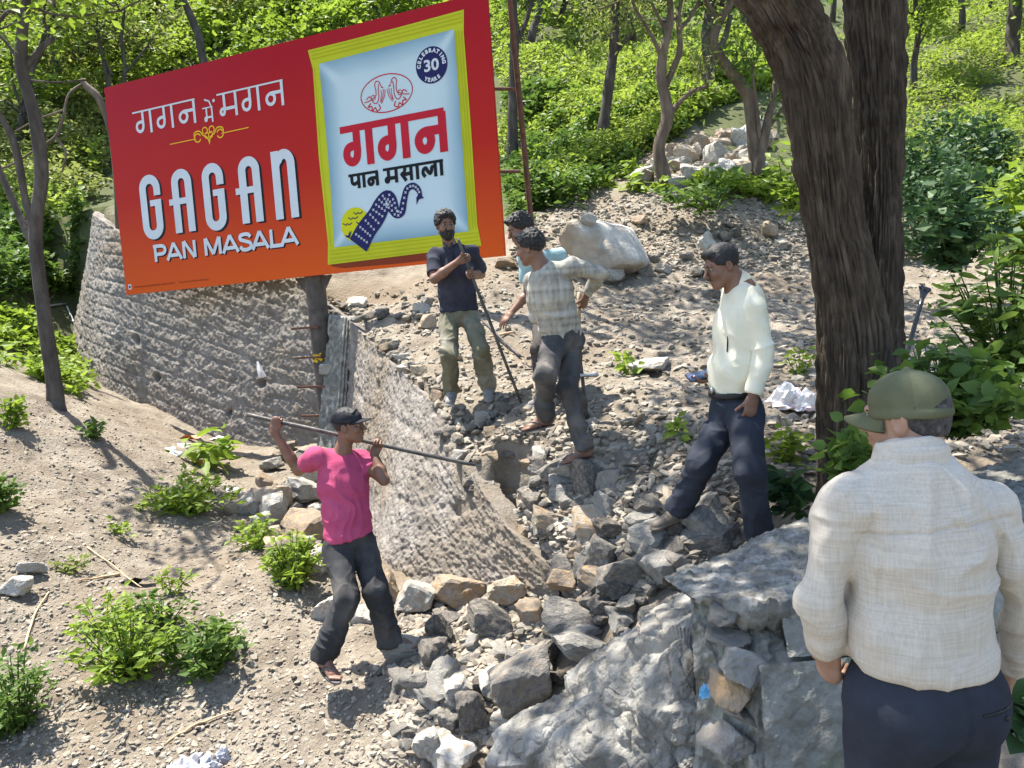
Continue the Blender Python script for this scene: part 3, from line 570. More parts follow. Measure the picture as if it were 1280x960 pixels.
# the panel with its edge
n1, n2 = 30, 16
uu, vv = np.meshgrid(np.linspace(-3.05, 3.05, n1), np.linspace(-1.4925, 1.4925, n2)); uv = np.column_stack([uu.ravel(), vv.ravel()])
idx = np.arange(n1 * n2).reshape(n2, n1); Fg = np.stack([idx[:-1, :-1], idx[:-1, 1:], idx[1:, 1:], idx[1:, :-1]], -1).reshape(-1, 4)
ring = np.concatenate([idx[0], idx[1:, -1], idx[-1, ::-1][1:], idx[::-1, 0][1:-1]])
front = np.column_stack([uv[:, 0], np.zeros(len(uv)), uv[:, 1]]); backv = front[ring] + [0, .05, 0]; Vl = np.concatenate([front, backv])
k = len(ring); a = ring; b = np.arange(k) + len(front); Fs = np.stack([a, b, np.roll(b, -1), np.roll(a, -1)], -1)
me = mesh_np('panel', Vl @ BR.T + BC - [BC[0], BC[1], 0], np.concatenate([Fg, Fs]), M['print_red'], False, attr={'tint': np.clip((Vl[:, 2] + 1.4925) / 2.985, 0, 1)})
panel = link('panel', me, hb)
V, F = box((0, 0.056, 0), 3.05, .004, 1.49); link('back_sheet', mesh_np('back_sheet', V @ BR.T + BC - [BC[0], BC[1], 0], F, M['rust'], False), hb)
def ribbon(pts, wd, closed=False):
    p = np.asarray(pts, float)
    if closed: p = np.concatenate([p, p[:1]])
    d = np.diff(p, axis=0); d /= np.linalg.norm(d, axis=1)[:, None] + 1e-9
    if closed: d0 = np.concatenate([d[-1:], d]); d1 = np.concatenate([d, d[:1]])
    else: d0 = np.concatenate([d[:1], d]); d1 = np.concatenate([d, d[-1:]])
    n0 = np.column_stack([-d0[:, 1], d0[:, 0]]); n1_ = np.column_stack([-d1[:, 1], d1[:, 0]]); n = n0 + n1_; n /= (np.linalg.norm(n, axis=1)[:, None] + 1e-9)
    c = np.clip((n * n1_).sum(1), .5, 1)[:, None]; wd = np.broadcast_to(np.asarray(wd, float), (len(p),))[:, None] / 2
    V = np.concatenate([p + n * wd / c, p - n * wd / c]); m = len(p); i = np.arange(m - 1)
    return V, [np.stack([i + m, i + m + 1, i + 1, i], -1)]
def arc(cx, cy, rx, ry, a0, a1, n=14):
    t_ = np.radians(np.linspace(a0, a1, n)); return [(cx + rx * math.cos(q_), cy + ry * math.sin(q_)) for q_ in t_]
def fan(pts):
    p = np.asarray(pts, float); m = len(p); V = np.concatenate([p, [p.mean(0)]]); i = np.arange(m); return V, [np.stack([i, (i + 1) % m, np.full(m, m)], -1)]
def ink(name, shapes, mat_, lift, parent=None):
    V, F = join(shapes); lift = lift + np.concatenate([i_ % 5 * .0004 + (np.arange(len(v_[0])) % max(1, len(v_[0]) // 2)) * (.0012 / max(8, len(v_[0]))) for i_, v_ in enumerate(shapes)]); return bmeshput(name, V, F, mat_, lift, panel if parent is None else parent)
# big condensed word: G A G A N
def gl(ch, x0, x1, y0=-.748, y1=.164, s_=.125):
    l, r = x0 + s_ / 2, x1 - s_ / 2; b, t_ = y0 + s_ / 2, y1 - s_ / 2; R_ = (r - l) / 2; m = (l + r) / 2
    if ch == 'G': return [ribbon([(r, y1 - .30)] + arc(m, t_ - R_, R_, R_, 0, 180) + arc(m, b + R_, R_, R_, 180, 360) + [(r, y0 + .553)], s_), ribbon([(r + s_ / 2, y0 + .51), (m - .015, y0 + .51)], .085)]
    if ch == 'A': return [ribbon([(l, y0 + .04)] + arc(m, t_ - R_, R_, R_, 180, 0) + [(r, y0 + .04)], s_), ribbon([(x0 - .07, y0 + .475), (r, y0 + .475)], .085)]
    return [ribbon([(l, y0 + .03), (l, y1)], s_), ribbon([(l, y1 - .2), (l + .02, t_ - .08)] + arc(m + .02, t_ - R_ + .01, R_ - .02, R_, 150, 0) + [(r, y0 + .03)], s_)]
W_ = []
for ch, a_, b_ in [('G', -2.57, -2.175), ('A', -1.955, -1.585), ('G', -1.39, -1.015), ('A', -.75, -.39), ('N', -.185, .19)]: W_ += gl(ch, a_, b_)
sh = [(V + [.035, -.022], F) for V, F in W_]
for i in range(5): ink('letter_shadow', sh[2 * i:2 * i + 2], M['print_black'], .0015); ink('letter', W_[2 * i:2 * i + 2], M['print_white'], .005)
def text(s_, size, off=.0, font=None):
    c = bpy.data.curves.new('lettering', 'FONT'); c.body = s_; c.size = size; c.offset = off; c.resolution_u = 3
    o_ = bpy.data.objects.new('lettering', c); C.objects.link(o_); dg = bpy.context.evaluated_depsgraph_get(); me_ = bpy.data.meshes.new_from_object(o_.evaluated_get(dg)); me_.calc_loop_triangles()
    V = np.array([v.co[:2] for v in me_.vertices]); F = np.array([t_.vertices[:] for t_ in me_.loop_triangles]); bpy.data.objects.remove(o_); bpy.data.meshes.remove(me_); return V, [F]
def fit(shape, x0, x1, y0, y1):
    V, F = shape; lo, hi = V.min(0), V.max(0); return (V - lo) / (hi - lo) * [x1 - x0, y1 - y0] + [x0, y0], F
def latin(x0, x1, y0, y1, wd):
    A = lambda x: [[(x, 0), (x + .27, 1)], [(x + .27, 1), (x + .54, 0)], [(x + .12, .27), (x + .42, .27)]]
    S = lambda x: [spline([(x + .42, .76), (x + .36, .90), (x + .22, .94), (x + .08, .88), (x + .07, .68), (x + .24, .54), (x + .40, .42), (x + .42, .2), (x + .3, .07), (x + .14, .08), (x + .04, .26)], 30)]
    st = [[(.07, 0), (.07, 1)], [(.0, .93), (.30, .93)] + arc(.30, .685, .16, .245, 85, -85, 10) + [(.07, .44)]] + A(.52) + [[(1.17, 0), (1.17, 1)], [(1.19, 1), (1.55, 0)], [(1.57, 0), (1.57, 1)]]
    st += [[(1.98, 0), (1.98, 1)], [(2.0, 1), (2.24, .05)], [(2.24, .05), (2.48, 1)], [(2.50, 0), (2.50, 1)]] + A(2.60) + S(3.17) + A(3.64) + [[(4.30, 0), (4.30, 1)], [(4.23, .07), (4.64, .07)]] + A(4.62)
    return [ribbon([(x0 + q_[0] / 5.16 * (x1 - x0), y0 + q_[1] * (y1 - y0)) for q_ in l], wd) for l in st]
PM = latin(-2.42, .13, -1.068, -.833, .05)
_k = 0
for n_ in (2, 3, 3, 4, 3, 1, 3, 2, 3):
    l_ = PM[_k:_k + n_]; _k += n_; ink('letter_shadow', [(V + [.022, -.016], F) for V, F in l_], M['print_black'], .0015); ink('letter', l_, M['print_white'], .005)
# Devanagari strokes, x right, y down from the headline (0) to the foot (1)
def dev(ch):
    if ch == 'ga': return [[(.40, 0), (.40, .42), (.40, .62), (.36, .80), (.25, .87), (.14, .80), (.10, .66), (.14, .52), (.25, .46), (.39, .46)], [(.74, 0), (.74, 1)]], .95
    if ch == 'na': return [[(.74, .42), (.50, .42), (.30, .42), (.17, .50), (.12, .64), (.17, .80), (.28, .86), (.39, .80), (.44, .64), (.40, .50), (.30, .43)], [(.74, 0), (.74, 1)]], .92
    if ch == 'ma': return [[(.24, 0), (.24, .45), (.24, .66), (.20, .84), (.10, .84), (.07, .72), (.13, .63), (.24, .63)], [(.24, .64), (.50, .64), (.72, .64)], [(.72, 0), (.72, 1)]], .9
    if ch == 'pa': return [[(.14, 0), (.14, .4)] + arc(.36, .42, .22, .22, 180, 40, 8)[0:0] + [(.17, .55), (.27, .64), (.42, .62), (.62, .5)], [(.64, 0), (.64, 1)]], .82
    if ch == 'aa': return [[(.2, 0), (.2, 1)]], .42
    if ch == 'sa': return [[(.34, 0), (.37, .2), (.28, .42), (.12, .5)], [(.12, .42), (.22, .6), (.42, .98)], [(.24, .55), (.72, .5)], [(.74, 0), (.74, 1)]], .92
    if ch == 'la': return [[(.86, .30), (.66, .34), (.62, .6), (.52, .72), (.40, .55), (.30, .34), (.16, .42), (.12, .68), (.24, .92)], [(.86, 0), (.86, 1)]], 1.02
    if ch == 'e': return [[(.0, -.36), (-.28, -.30), (-.16, -.02)][::-1]], 0
def word(chs, x0, x1, ytop, ybot, wd, head, head_w, thick=None):
    sh_, cur = [], 0
    for c_ in chs:
        st, adv = dev(c_)
        for s_ in st: sh_.append(np.array([(cur + x, y) for x, y in s_]))
        cur += adv
    h_ = ytop - ybot; out = []
    for s_ in sh_:
        p_ = np.column_stack([x0 + s_[:, 0] / cur * (x1 - x0), ytop - s_[:, 1] * h_])
        if len(p_) > 2: p_ = spline(p_, len(p_) * 3)
        out.append(ribbon(p_, wd))
    out.append(ribbon([(x0 - .02, ytop), (x1 + .01 - .14 * (x1 - x0) / cur, ytop)], head_w)); return out
ink('lettering', word(['ga', 'ga', 'na'], -2.53, -1.33, 1.05, .735, .042, 0, .022) + word(['ma', 'ga', 'na'], -.97, .165, 1.035, .72, .042, 0, .022)
    + word(['ma'], -1.24, -1.06, .90, .70, .026, 0, .016) + [ribbon([(-1.10, .90), (-1.13, .98), (-1.21, 1.01)], .022), fan(arc(-1.05, .975, .022, .022, 0, 330, 10))], M['print_white'], .004)
# small gold flourish on a line
fl = [ribbon([(-1.905, .520), (-1.42, .522)], .012), ribbon([(-.97, .527), (-.50, .532)], .012)]
for sx in (-1, 1):
    c = -1.19
    def q_(pts): return [(c + sx * x, y) for x, y in pts]
    fl += [ribbon(q_(arc(.20, .53, .055, .055, 200, 520, 18)), .018), ribbon(spline(q_([(.255, .52), (.25, .60), (.16, .615), (.1, .55), (.04, .52), (.0, .46)]), 24), .018), ribbon(q_(arc(.06, .605, .045, .045, -60, 250, 14)), .016), ribbon(q_(arc(.035, .54, .035, .04, 0, 360, 12)), .014)]
fl.append(fan([(c - .02, .47), (c, .41), (c + .02, .47), (c, .5)])); ink('flourish', fl, M['print_gold'], .004)
# the unreadable fine print along the bottom edge, a row of hairline ticks, and its round mark
tk = []; r_ = np.random.default_rng(4)
for x_ in np.concatenate([np.arange(-2.86, -2.07, .022), np.arange(-1.99, -1.44, .024)]): tk.append(ribbon([(x_, -1.405), (x_ + .004, -1.405 + r_.uniform(.012, .028))], .009))
ink('fine_print', tk, M['print_shade'], .004)['kind'] = 'stuff'
ink('round_mark', [fan([(-2.99, -1.42), (-2.93, -1.42), (-2.93, -1.345), (-2.99, -1.345)])], M['print_white'], .003); ink('round_mark', [fan(arc(-2.96, -1.383, .018, .022, 0, 330, 10))], M['print_black'], .005)
# the sachet picture
ol = [(.548, 1.323), (1.2, 1.325), (2.0, 1.335), (2.757, 1.353), (2.735, 1.1), (2.742, 0), (2.735, -1.1), (2.77, -1.349), (2.0, -1.36), (1.2, -1.37), (.569, -1.376), (.60, -1.1), (.575, 0), (.60, 1.08)]
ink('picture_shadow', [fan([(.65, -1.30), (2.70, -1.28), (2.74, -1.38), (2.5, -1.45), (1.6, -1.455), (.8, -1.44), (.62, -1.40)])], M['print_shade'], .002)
sachet = ink('sachet_picture', [fan(ol)], M['print_yellow'], .004)
cl = [ribbon([(.60, y_), (2.73, y_ + .02)], .016) for y_ in (1.295, 1.25, 1.205)] + [ribbon([(.61, y_), (2.74, y_ + .012)], .016) for y_ in (-1.345, -1.30, -1.25, -1.205)]
cl += [ribbon([(x_, 1.13), (x_ + .005, -1.15)], .014) for x_ in (2.635, 2.67, 2.705)] + [ribbon([(.625, 1.1), (.61, 0), (.645, -1.15)], .012)]
ink('crimp_lines', cl, M['print_olive'], .006)
g1, g2 = 48, 56
uu, vv = np.meshgrid(np.linspace(0, 1, g1), np.linspace(0, 1, g2))
ux = .70 + uu * 1.915 + .02 * np.sin(vv * 3.1) * (1 - uu); vy = -1.165 + vv * (2.29 + .035 * uu)
edge = np.minimum(np.minimum(uu, 1 - uu) * 1.9, np.minimum(vv, 1 - vv) * 2.2) ; edge = edge - .10 * np.exp(-((uu - 1) ** 2 + (vv) ** 2) / .02) * 0
diag = np.exp(-((np.abs(uu - .5) * 1.9 - np.abs(vv - .5) * 2.3 + .2) ** 2) / .004) * (np.minimum(uu, 1 - uu) < .2)
tint = np.clip(.18 + edge / .30 * .72 + .35 * diag, 0, 1)
idx = np.arange(g1 * g2).reshape(g2, g1); Fg = np.stack([idx[:-1, :-1], idx[:-1, 1:], idx[1:, 1:], idx[1:, :-1]], -1).reshape(-1, 4)
bmeshput('blue_field', np.column_stack([ux.ravel(), vy.ravel()]), Fg, M['print_blue'], .008, panel, attr={'tint': tint.ravel()}, smooth=True)
L1, L2, L3 = .011, .014, .017
ink('lettering', word(['ga', 'ga', 'na'], .95, 2.47, .265, -.205, .108, 0, .085), M['print_crimson'], L1)
ink('lettering', word(['pa', 'aa', 'na'], 1.02, 1.455, -.305, -.475, .045, 0, .034) + word(['ma', 'sa', 'aa', 'la', 'aa'], 1.53, 2.37, -.300, -.475, .045, 0, .034), M['print_black'], L1)
ink('badge', [fan(arc(2.29, .815, .212, .212, 0, 352, 44))], M['print_navy'], L1)
def around(s_, R_, a_mid, step, size, flip=False):
    out = []; n = len(s_)
    for i, ch in enumerate(s_):
        V, F = text(ch, size, .004); V = V - [(V[:, 0].min() + V[:, 0].max()) / 2, 0]; a_ = math.radians(a_mid + ((i - (n - 1) / 2) * step if flip else ((n - 1) / 2 - i) * step)); rot_ = a_ + math.pi / 2 if flip else a_ - math.pi / 2
        c_, s2 = math.cos(rot_), math.sin(rot_); r2 = R_; out.append((V @ np.array([[c_, s2], [-s2, c_]]) + [2.29 + r2 * math.cos(a_), .815 + r2 * math.sin(a_)], F))
    return out
ink('lettering', around('CELEBRATING', .147, 90, 17.5, .062) + around('YEARS', .19, -90, 15, .06, True) + [fit(text('30', 1, .03), 2.19, 2.39, .745, .885)], M['print_white'], L2)
# oval emblem with two birds
ov = [ribbon(arc(1.645, .602, .365, .222, 0, 352, 48), .013, True)]
for sx in (-1, 1):
    def q_(pts): return [(1.645 + sx * x, .60 + y) for x, y in pts]
    ov += [ribbon(spline(q_([(.07, .10), (.09, .15), (.13, .165), (.155, .13), (.145, .06), (.15, .0), (.2, -.03), (.25, -.05), (.32, -.06)]), 30), .011), ribbon(spline(q_([(.10, .13), (.11, .06), (.11, -.03), (.14, -.09), (.19, -.08), (.24, -.0), (.29, -.03)]), 24), .011),
           ribbon(spline(q_([(.04, .06), (.05, -.02), (.09, -.09), (.07, -.0), (.075, .05)]), 16), .009), ribbon(spline(q_([(.015, .05), (.03, -.03), (.08, -.11)]), 10), .009)]
    ov += [ribbon(spline(q_([(.12, -.11), (.10, -.16), (.15, -.185), (.17, -.14), (.215, -.17), (.22, -.12), (.27, -.12), (.23, -.08)]), 24), .014), ribbon(q_(arc(.19, -.02, .03, .03, 0, 360, 12)), .009), fan(q_([(.06, .10), (.03, .07), (.075, .08)]))]
ink('oval_emblem', ov, M['print_crimson'], L1)
# yellow sun, sea birds and the winding dotted river
ink('sun_disc', [fan(arc(1.045, -.915, .215, .215, 0, 352, 40))], M['print_sun'], L1)
cen = spline([(1.06, -1.175), (1.20, -1.0), (1.36, -.85), (1.46, -.72), (1.545, -.66), (1.60, -.74), (1.655, -.84), (1.73, -.83), (1.775, -.70), (1.83, -.575), (1.92, -.545), (1.985, -.60), (2.01, -.68)], 80)
wd = np.interp(np.linspace(0, 1, 80), [0, .2, .4, .47, .55, .7, .9, 1], [.30, .25, .20, .14, .11, .085, .075, .05])
rv = [ribbon(cen, wd), fan([(1.995, -.64), (2.055, -.705), (1.985, -.715), (1.945, -.775), (1.95, -.69)])]
ink('river', rv, M['print_navy'], L2)
dots = []; r_ = np.random.default_rng(2); Tn = np.gradient(cen, axis=0); Tn /= np.linalg.norm(Tn, axis=1)[:, None]; Nn = np.column_stack([-Tn[:, 1], Tn[:, 0]])
for i in range(3, 76, 3):
    k = max(1, int(wd[i] / .055))
    for j in range(k):
        o_ = ((j + .5) / k - .5) * wd[i] * .8; c_ = cen[i] + Nn[i] * o_; s_ = .013
        dots += [ribbon([c_ - [s_, s_], c_ + [s_, s_]], .008), ribbon([c_ + [-s_, s_], c_ + [s_, -s_]], .008)]
ink('river_marks', dots, M['print_white'], L3)
bd = []
for (x_, y_, s_) in [(1.10, -.775, .07), (1.02, -.83, .075), (.93, -.895, .07), (1.12, -.895, .06)]: bd.append(ribbon(spline([(x_ - s_, y_ + .015), (x_ - s_ * .4, y_ - .012), (x_, y_ + .004), (x_ + s_ * .4, y_ - .012), (x_ + s_, y_ + .012)], 14), .012))
for (x_, y_) in [(.93, -1.03), (1.0, -1.08)]: bd += [fan([(x_ - .06, y_), (x_, y_ - .02), (x_ + .06, y_ + .055), (x_ + .015, y_ - .045), (x_ - .02, y_ - .035)]), fan([(x_ - .01, y_ - .02), (x_ + .02, y_ + .05), (x_ + .02, y_ - .02)])]
ink('sea_birds', bd, M['print_navy'], L2)
# frame, post with rungs, rear pole with ties
fr = []
for v_ in (-1.40, 0, 1.40): fr.append(box((0, .085, v_), 3.0, .022, .022))
for u_ in (-2.9, -1.4, .19, 1.5, 2.9): fr.append(box((u_, .13, 0), .022, .022, 1.45))
V, F = join(fr); link('frame', mesh_np('frame', V @ BR.T + BC - [BC[0], BC[1], 0], F, M['rust'], False), hb)
pt = blocal([(.19, -1.49)], -.20)[0]; pb = pt.copy(); pb[2] = H(pb[None])[0] - .2; pt2 = pt + np.array([0, 0, .12])
def hput(name, VF, m_, parent=hb, smooth=False):
    V, F = VF; return link(name, mesh_np(name, V - [BC[0], BC[1], 0], F, m_, smooth), parent)
post = hput('post', tube(np.linspace(pb, pt2, 30), .135, 20), M['post_steel'], smooth=True)
for z_ in np.arange(pb[2] + .55, pt[2] - .3, .40):
    c_ = np.array([pt[0], pt[1], z_]); hput('rung', box(c_ - BR[:, 0] * .13 - BR[:, 1] * .14, .22, .02, .014, BR.T), M['rust'], post)
for sx in (-1, 1):
    a_ = pt + BR[:, 0] * sx * .13 - BR[:, 1] * .02; tri = np.array([a_, a_ + BR[:, 0] * sx * .17, a_ - np.array([0, 0, .24])]); tri = np.concatenate([tri - BR[:, 1] * .012, tri + BR[:, 1] * .012])
    hput('gusset', (tri, [np.array([[0, 1, 2], [5, 4, 3]]), np.array([[0, 3, 4, 1], [1, 4, 5, 2], [2, 5, 3, 0]])]), M['post_steel'], post)
ym = flatmat('yellow_paint', (.65, .42, .02), .7); zc = P(388, 448, pt[1])[2]; pa = []
for k in range(26):
    a_ = rng.normal(0, .42) - 1.9; z_ = zc + rng.normal(0, .05); c_ = np.array([pt[0] + .137 * math.cos(a_), pt[1] + .137 * math.sin(a_), z_]); t_ = np.array([-math.sin(a_), math.cos(a_), 0])
    s_ = rng.uniform(.015, .035); pa.append((np.array([c_ - t_ * s_, c_ - [0, 0, s_ * .7], c_ + t_ * s_, c_ + [0, 0, s_ * .8]]), [np.array([[0, 1, 2, 3]])]))
hput('paint_mark', join(pa), ym, post)
pp = blocal([(3.16, 0)], -.35)[0]; pb2 = P(640, 322, 11.0); pb2 = np.array([pp[0] + .16, pp[1] + .3, 0]); pb2[2] = H(pb2[None])[0] - .1
pole = hput('rear_pole', tube(np.linspace(pb2, [pp[0], pp[1], 6.2], 20), .035, 8), M['rust'], smooth=True)
for v_ in (.45, -.5): hput('tie_bar', tube([blocal([(2.95, v_)], -.09)[0], np.array([pp[0] + .02, pp[1], blocal([(3.0, v_)], 0)[0][2]])], .022, 6), M['rust'])
# ribbed concrete pillar at the bend of the wall
b0, t0 = P(414, 620, 10.15), P(434, 398, 10.3); ax = unit(t0 - b0); sx_ = unit(np.array([.75, -.65, 0])); sy_ = np.cross(ax, sx_)
n1, n2 = 60, 90; a_ = np.linspace(0, 2 * np.pi, n1, endpoint=False); sq = np.stack([np.sign(np.cos(a_)) * np.abs(np.cos(a_)) ** .35 * .26, np.sign(np.sin(a_)) * np.abs(np.sin(a_)) ** .35 * .15], 1)
tt = np.linspace(0, 1, n2); S = b0 + (t0 - b0) * tt[:, None, None] + sq[None, :, :1] * sx_ * (1.1 - .25 * tt[:, None, None]) + sq[None, :, 1:] * sy_
rib = .016 * np.sin(a_ * 14)[None] + 0 * tt[:, None]; pf = S.reshape(-1, 3); nn = (sq[:, :1] * sx_ + sq[:, 1:] * sy_); nn /= np.linalg.norm(nn, axis=1)[:, None]
S = S + nn[None] * (rib + (.022 * fbm(pf * 9, 3, 8)).reshape(n2, n1))[..., None]; S[-6:] += ax * (.08 * fbm(S[-6:].reshape(-1, 3) * 9, 2, 3).reshape(6, n1, 1) * np.linspace(0, 1, 6)[:, None, None])
idx = np.arange(n1 * n2).reshape(n2, n1); F = np.stack([idx[:-1], np.roll(idx, -1, 1)[:-1], np.roll(idx, -1, 1)[1:], idx[1:]], -1).reshape(-1, 4)
V = np.concatenate([S.reshape(-1, 3), [t0 + ax * .03]]); k = len(V) - 1; F3 = np.stack([idx[-1], np.roll(idx[-1], -1), np.full(n1, k)], -1)
put('concrete_pillar', V, [F3, F], M['concrete'], None, label='broken ribbed concrete pillar leaning at the bend of the wall', category='pillar')
# ---------------------------------------------------------------- vegetation
def leaf_arrays(c, size, r, up=.5, elong=1.8, droop=0, dirs=None):
    """kite shaped leaves folded along the midrib: (n*4 verts, 2 tris each)"""
    n = len(c); size = np.broadcast_to(size, (n,))[:, None]
    d = r.normal(size=(n, 3)) if dirs is None else dirs + .5 * r.normal(size=(n, 3)); d[:, 2] = d[:, 2] * (1 - up) - droop; d /= np.linalg.norm(d, axis=1)[:, None]
    nn = r.normal(size=(n, 3)) * (1 - up) + [0, 0, 1.2 * up + .1]; s = np.cross(d, nn); s /= np.linalg.norm(s, axis=1)[:, None] + 1e-9; nn = np.cross(s, d)
    wd = size / elong
    V = np.stack([c, c + d * size * .45 + s * wd * .5 + nn * wd * .12, c + d * size, c + d * size * .45 - s * wd * .5 + nn * wd * .12], 1).reshape(-1, 3)
    i = np.arange(n)[:, None] * 4; F = np.concatenate([i + [[0, 1, 2]], i + [[0, 2, 3]]], 1).reshape(-1, 3)
    return V, F, np.repeat(np.clip(r.normal(.5, .22, n), 0, 1), 4)
def broad_arrays(c, size, r, up=.5, elong=1.3, droop=0, dirs=None):
    """broad pointed leaves, two rows of blade either side of a sunken midrib"""
    n = len(c); size = np.broadcast_to(size, (n,))[:, None]; d = r.normal(size=(n, 3)) if dirs is None else dirs + .5 * r.normal(size=(n, 3)); d[:, 2] = d[:, 2] * (1 - up) - droop; d /= np.linalg.norm(d, axis=1)[:, None]
    nn = r.normal(size=(n, 3)) * (1 - up) + [0, 0, 1.2 * up + .1]; s = np.cross(d, nn); s /= np.linalg.norm(s, axis=1)[:, None] + 1e-9; nn = np.cross(s, d); wd = size / elong; cur = r.uniform(-.3, .05, (n, 1))
    row = lambda t, w_, z: c + d * size * t + s * wd * w_ + nn * (wd * z + size * cur * t * t)
    V = np.stack([row(0, 0, 0), row(.22, .40, .10), row(.22, 0, 0), row(.22, -.40, .10), row(.55, .42, .12), row(.55, 0, 0), row(.55, -.42, .12), row(.82, .18, .06), row(.82, 0, 0), row(.82, -.18, .06), row(1, 0, 0)], 1).reshape(-1, 3)
    T = np.array([[0, 1, 2], [0, 2, 3], [1, 4, 5], [1, 5, 2], [2, 5, 6], [2, 6, 3], [4, 7, 8], [4, 8, 5], [5, 8, 9], [5, 9, 6], [7, 10, 8], [8, 10, 9]])
    F = (np.arange(n)[:, None, None] * 11 + T[None]).reshape(-1, 3); return V, F, np.repeat(np.clip(r.normal(.5, .22, n), 0, 1), 11)
def leaves(name, c, size, m_, seed, parent=None, org=None, **k):
    r = np.random.default_rng(seed); props = {a: k.pop(a) for a in list(k) if a in ('kind', 'label', 'category', 'group')}
    br_ = k.pop('broad', False); V, F, t_ = (broad_arrays if br_ else leaf_arrays)(np.asarray(c), size, r, **k)
    if org is None: org = np.array([c[:, 0].mean(), c[:, 1].mean(), c[:, 2].min()]) if parent is None else np.array(parent.location)
    o_ = link(name, mesh_np(name, V - org, F, m_, br_, attr={'tint': t_}), parent, **props)
    if parent is None: o_.location = org
    return o_
def ptube(pxs, bark_amp=.0, n=10, seg=24, seed=0):
    """limb through points (px, py, depth, width in px)"""
    p = np.array([P(a, b, d) for a, b, d, w_ in pxs]); rr = np.array([w_ / 2 / FPX * ((q_ - CAM) @ FW) for (a, b, d, w_), q_ in zip(pxs, p)])
    s = spline(np.column_stack([p, rr]), seg); V, F = tube(s[:, :3], s[:, 3], n)
    k = seg * n; rad = V[:k] - np.repeat(s[:, :3], n, 0); L = np.linalg.norm(rad, axis=1)[:, None]
    V[:k] += rad / L * (L * (.10 * fbm(V[:k] * 3, 2, seed)[:, None] + .05 * fbm(V[:k] * 9, 2, seed + 2)[:, None]))
    return V, F
def twigs(start, r, n=6, ln=1.2, rad=.02, updir=(0, 0, 1)):
    out, ends = [], []
    for _ in range(n):
        d = unit(np.array(updir) * .8 + r.normal(size=3) * .6); p = [np.array(start)]
        for k in range(6): d = unit(d + r.normal(size=3) * .25); p.append(p[-1] + d * ln / 6)
        out.append(tube(p, np.linspace(rad, rad * .3, 7), 5)); ends += p[2:]
    return out, ends
def tree(name, limbs, m_, label, leaf=None, seed=0, tw=(), group=None, cn=2500, cs=.11, crad=.5, base=None, lk={}):
    """limbs: px polylines; tw: indexes (limb, n, length) whose tips carry twigs"""
    g_, ok_ = G(limbs[0][0][0], limbs[0][0][1]); ra = g_[0][1] / limbs[0][0][2]
    if ok_[0] and .6 < ra < 1.6: limbs = [[(a, b, d * ra, w_) for a, b, d, w_ in l] for l in limbs]
    r = np.random.default_rng(seed); parts = [ptube(l, n=12 if i == 0 else 8, seg=30, seed=seed + i) for i, l in enumerate(limbs)]
    a, b, d, w_ = limbs[0][0]; fp = P(a, b, d); gz = H(fp[None])[0]; org = base if base is not None else P(a, b, d)
    if fp[2] > gz - .1: rr_ = w_ / 2 / FPX * d; parts.append(tube([[fp[0], fp[1], gz - .15], fp + [0, 0, .05]], [rr_ * 1.25, rr_], 12))
    t_ = empty(name, org, label=label, category='tree')
    if group: t_['group'] = group
    ends = []
    for (li, n_, ln_) in tw:
        l = limbs[li]; a, b, d, w2 = l[-1]; q_, e_ = twigs(P(a, b, d), r, n_, ln_, max(.012, w2 / 2 / FPX * d * .6)); parts += q_; ends += e_
    V, F = join(parts); put('trunk', V, F, m_, t_)
    if leaf and ends:
        e_ = np.array(ends); c = e_[r.integers(len(e_), size=cn)] + r.normal(0, crad * .45, (cn, 3)); leaves('crown', c, cs * r.uniform(.6, 1.3, cn), M[leaf], seed, t_, **lk)
    return t_
# left bank tree, forked, with a bare crown
tree('leaning_tree', [[(70, 505, 9.6, 20.0), (66, 470, 9.6, 17.6), (56, 400, 9.6, 16.8), (46, 320, 9.6, 16.0), (45, 270, 9.6, 16.0), (52, 220, 9.6, 16.0), (44, 150, 9.6, 14.4), (28, 90, 9.6, 14.4), (28, 40, 9.6, 12.8), (36, -20, 9.6, 10.4)],
  [(46, 300, 9.6, 12.0), (32, 250, 9.55, 9.6), (18, 180, 9.5, 8.8), (-8, 130, 9.4, 7.2)], [(40, 305, 9.6, 9.6), (20, 260, 9.7, 8.8), (-15, 180, 9.8, 8.0)], [(30, 85, 9.6, 8.0), (50, 62, 9.7, 7.2), (66, 45, 9.8, 5.6), (56, 32, 9.9, 4.8), (55, 20, 9.9, 3.2)],
  [(28, 20, 9.6, 6.4), (10, 15, 9.5, 4.8), (-10, 40, 9.4, 4.0)], [(32, 100, 9.6, 3.2), (70, 103, 9.8, 2.4), (108, 100, 10, 2.4)], [(30, 5, 9.6, 4.8), (80, 20, 9.8, 3.2), (150, 14, 10, 2.4)], [(24, 75, 9.6, 4.8), (5, 50, 9.6, 4.0), (-15, 30, 9.6, 3.2)]],
  M['bark_thin'], 'dark forked tree leaning on the left bank', 'leaf_bright', 3, [(0, 6, 1.6), (3, 4, .7), (6, 3, .8), (4, 3, 1.0)], cn=900, cs=.12, crad=.5)
tree('broken_tree', [[(150, 300, 14, 9), (142, 190, 14, 7), (126, 128, 14, 8), (107, 107, 14, 9), (102, 99, 14, 6)], [(104, 104, 14, 3.5), (86, 118, 13.8, 3), (79, 145, 13.7, 3), (70, 170, 13.6, 4), (45, 187, 13.5, 3), (12, 207, 13.4, 3), (-10, 212, 13.3, 3)], [(70, 172, 13.6, 4), (82, 190, 13.6, 3), (78, 215, 13.6, 2)], [(78, 138, 13.7, 3), (45, 150, 13.6, 2), (18, 165, 13.5, 2)]],
  M['bark_warm'], 'bare broken tree bending over behind the left edge of the hoarding', None, 4)
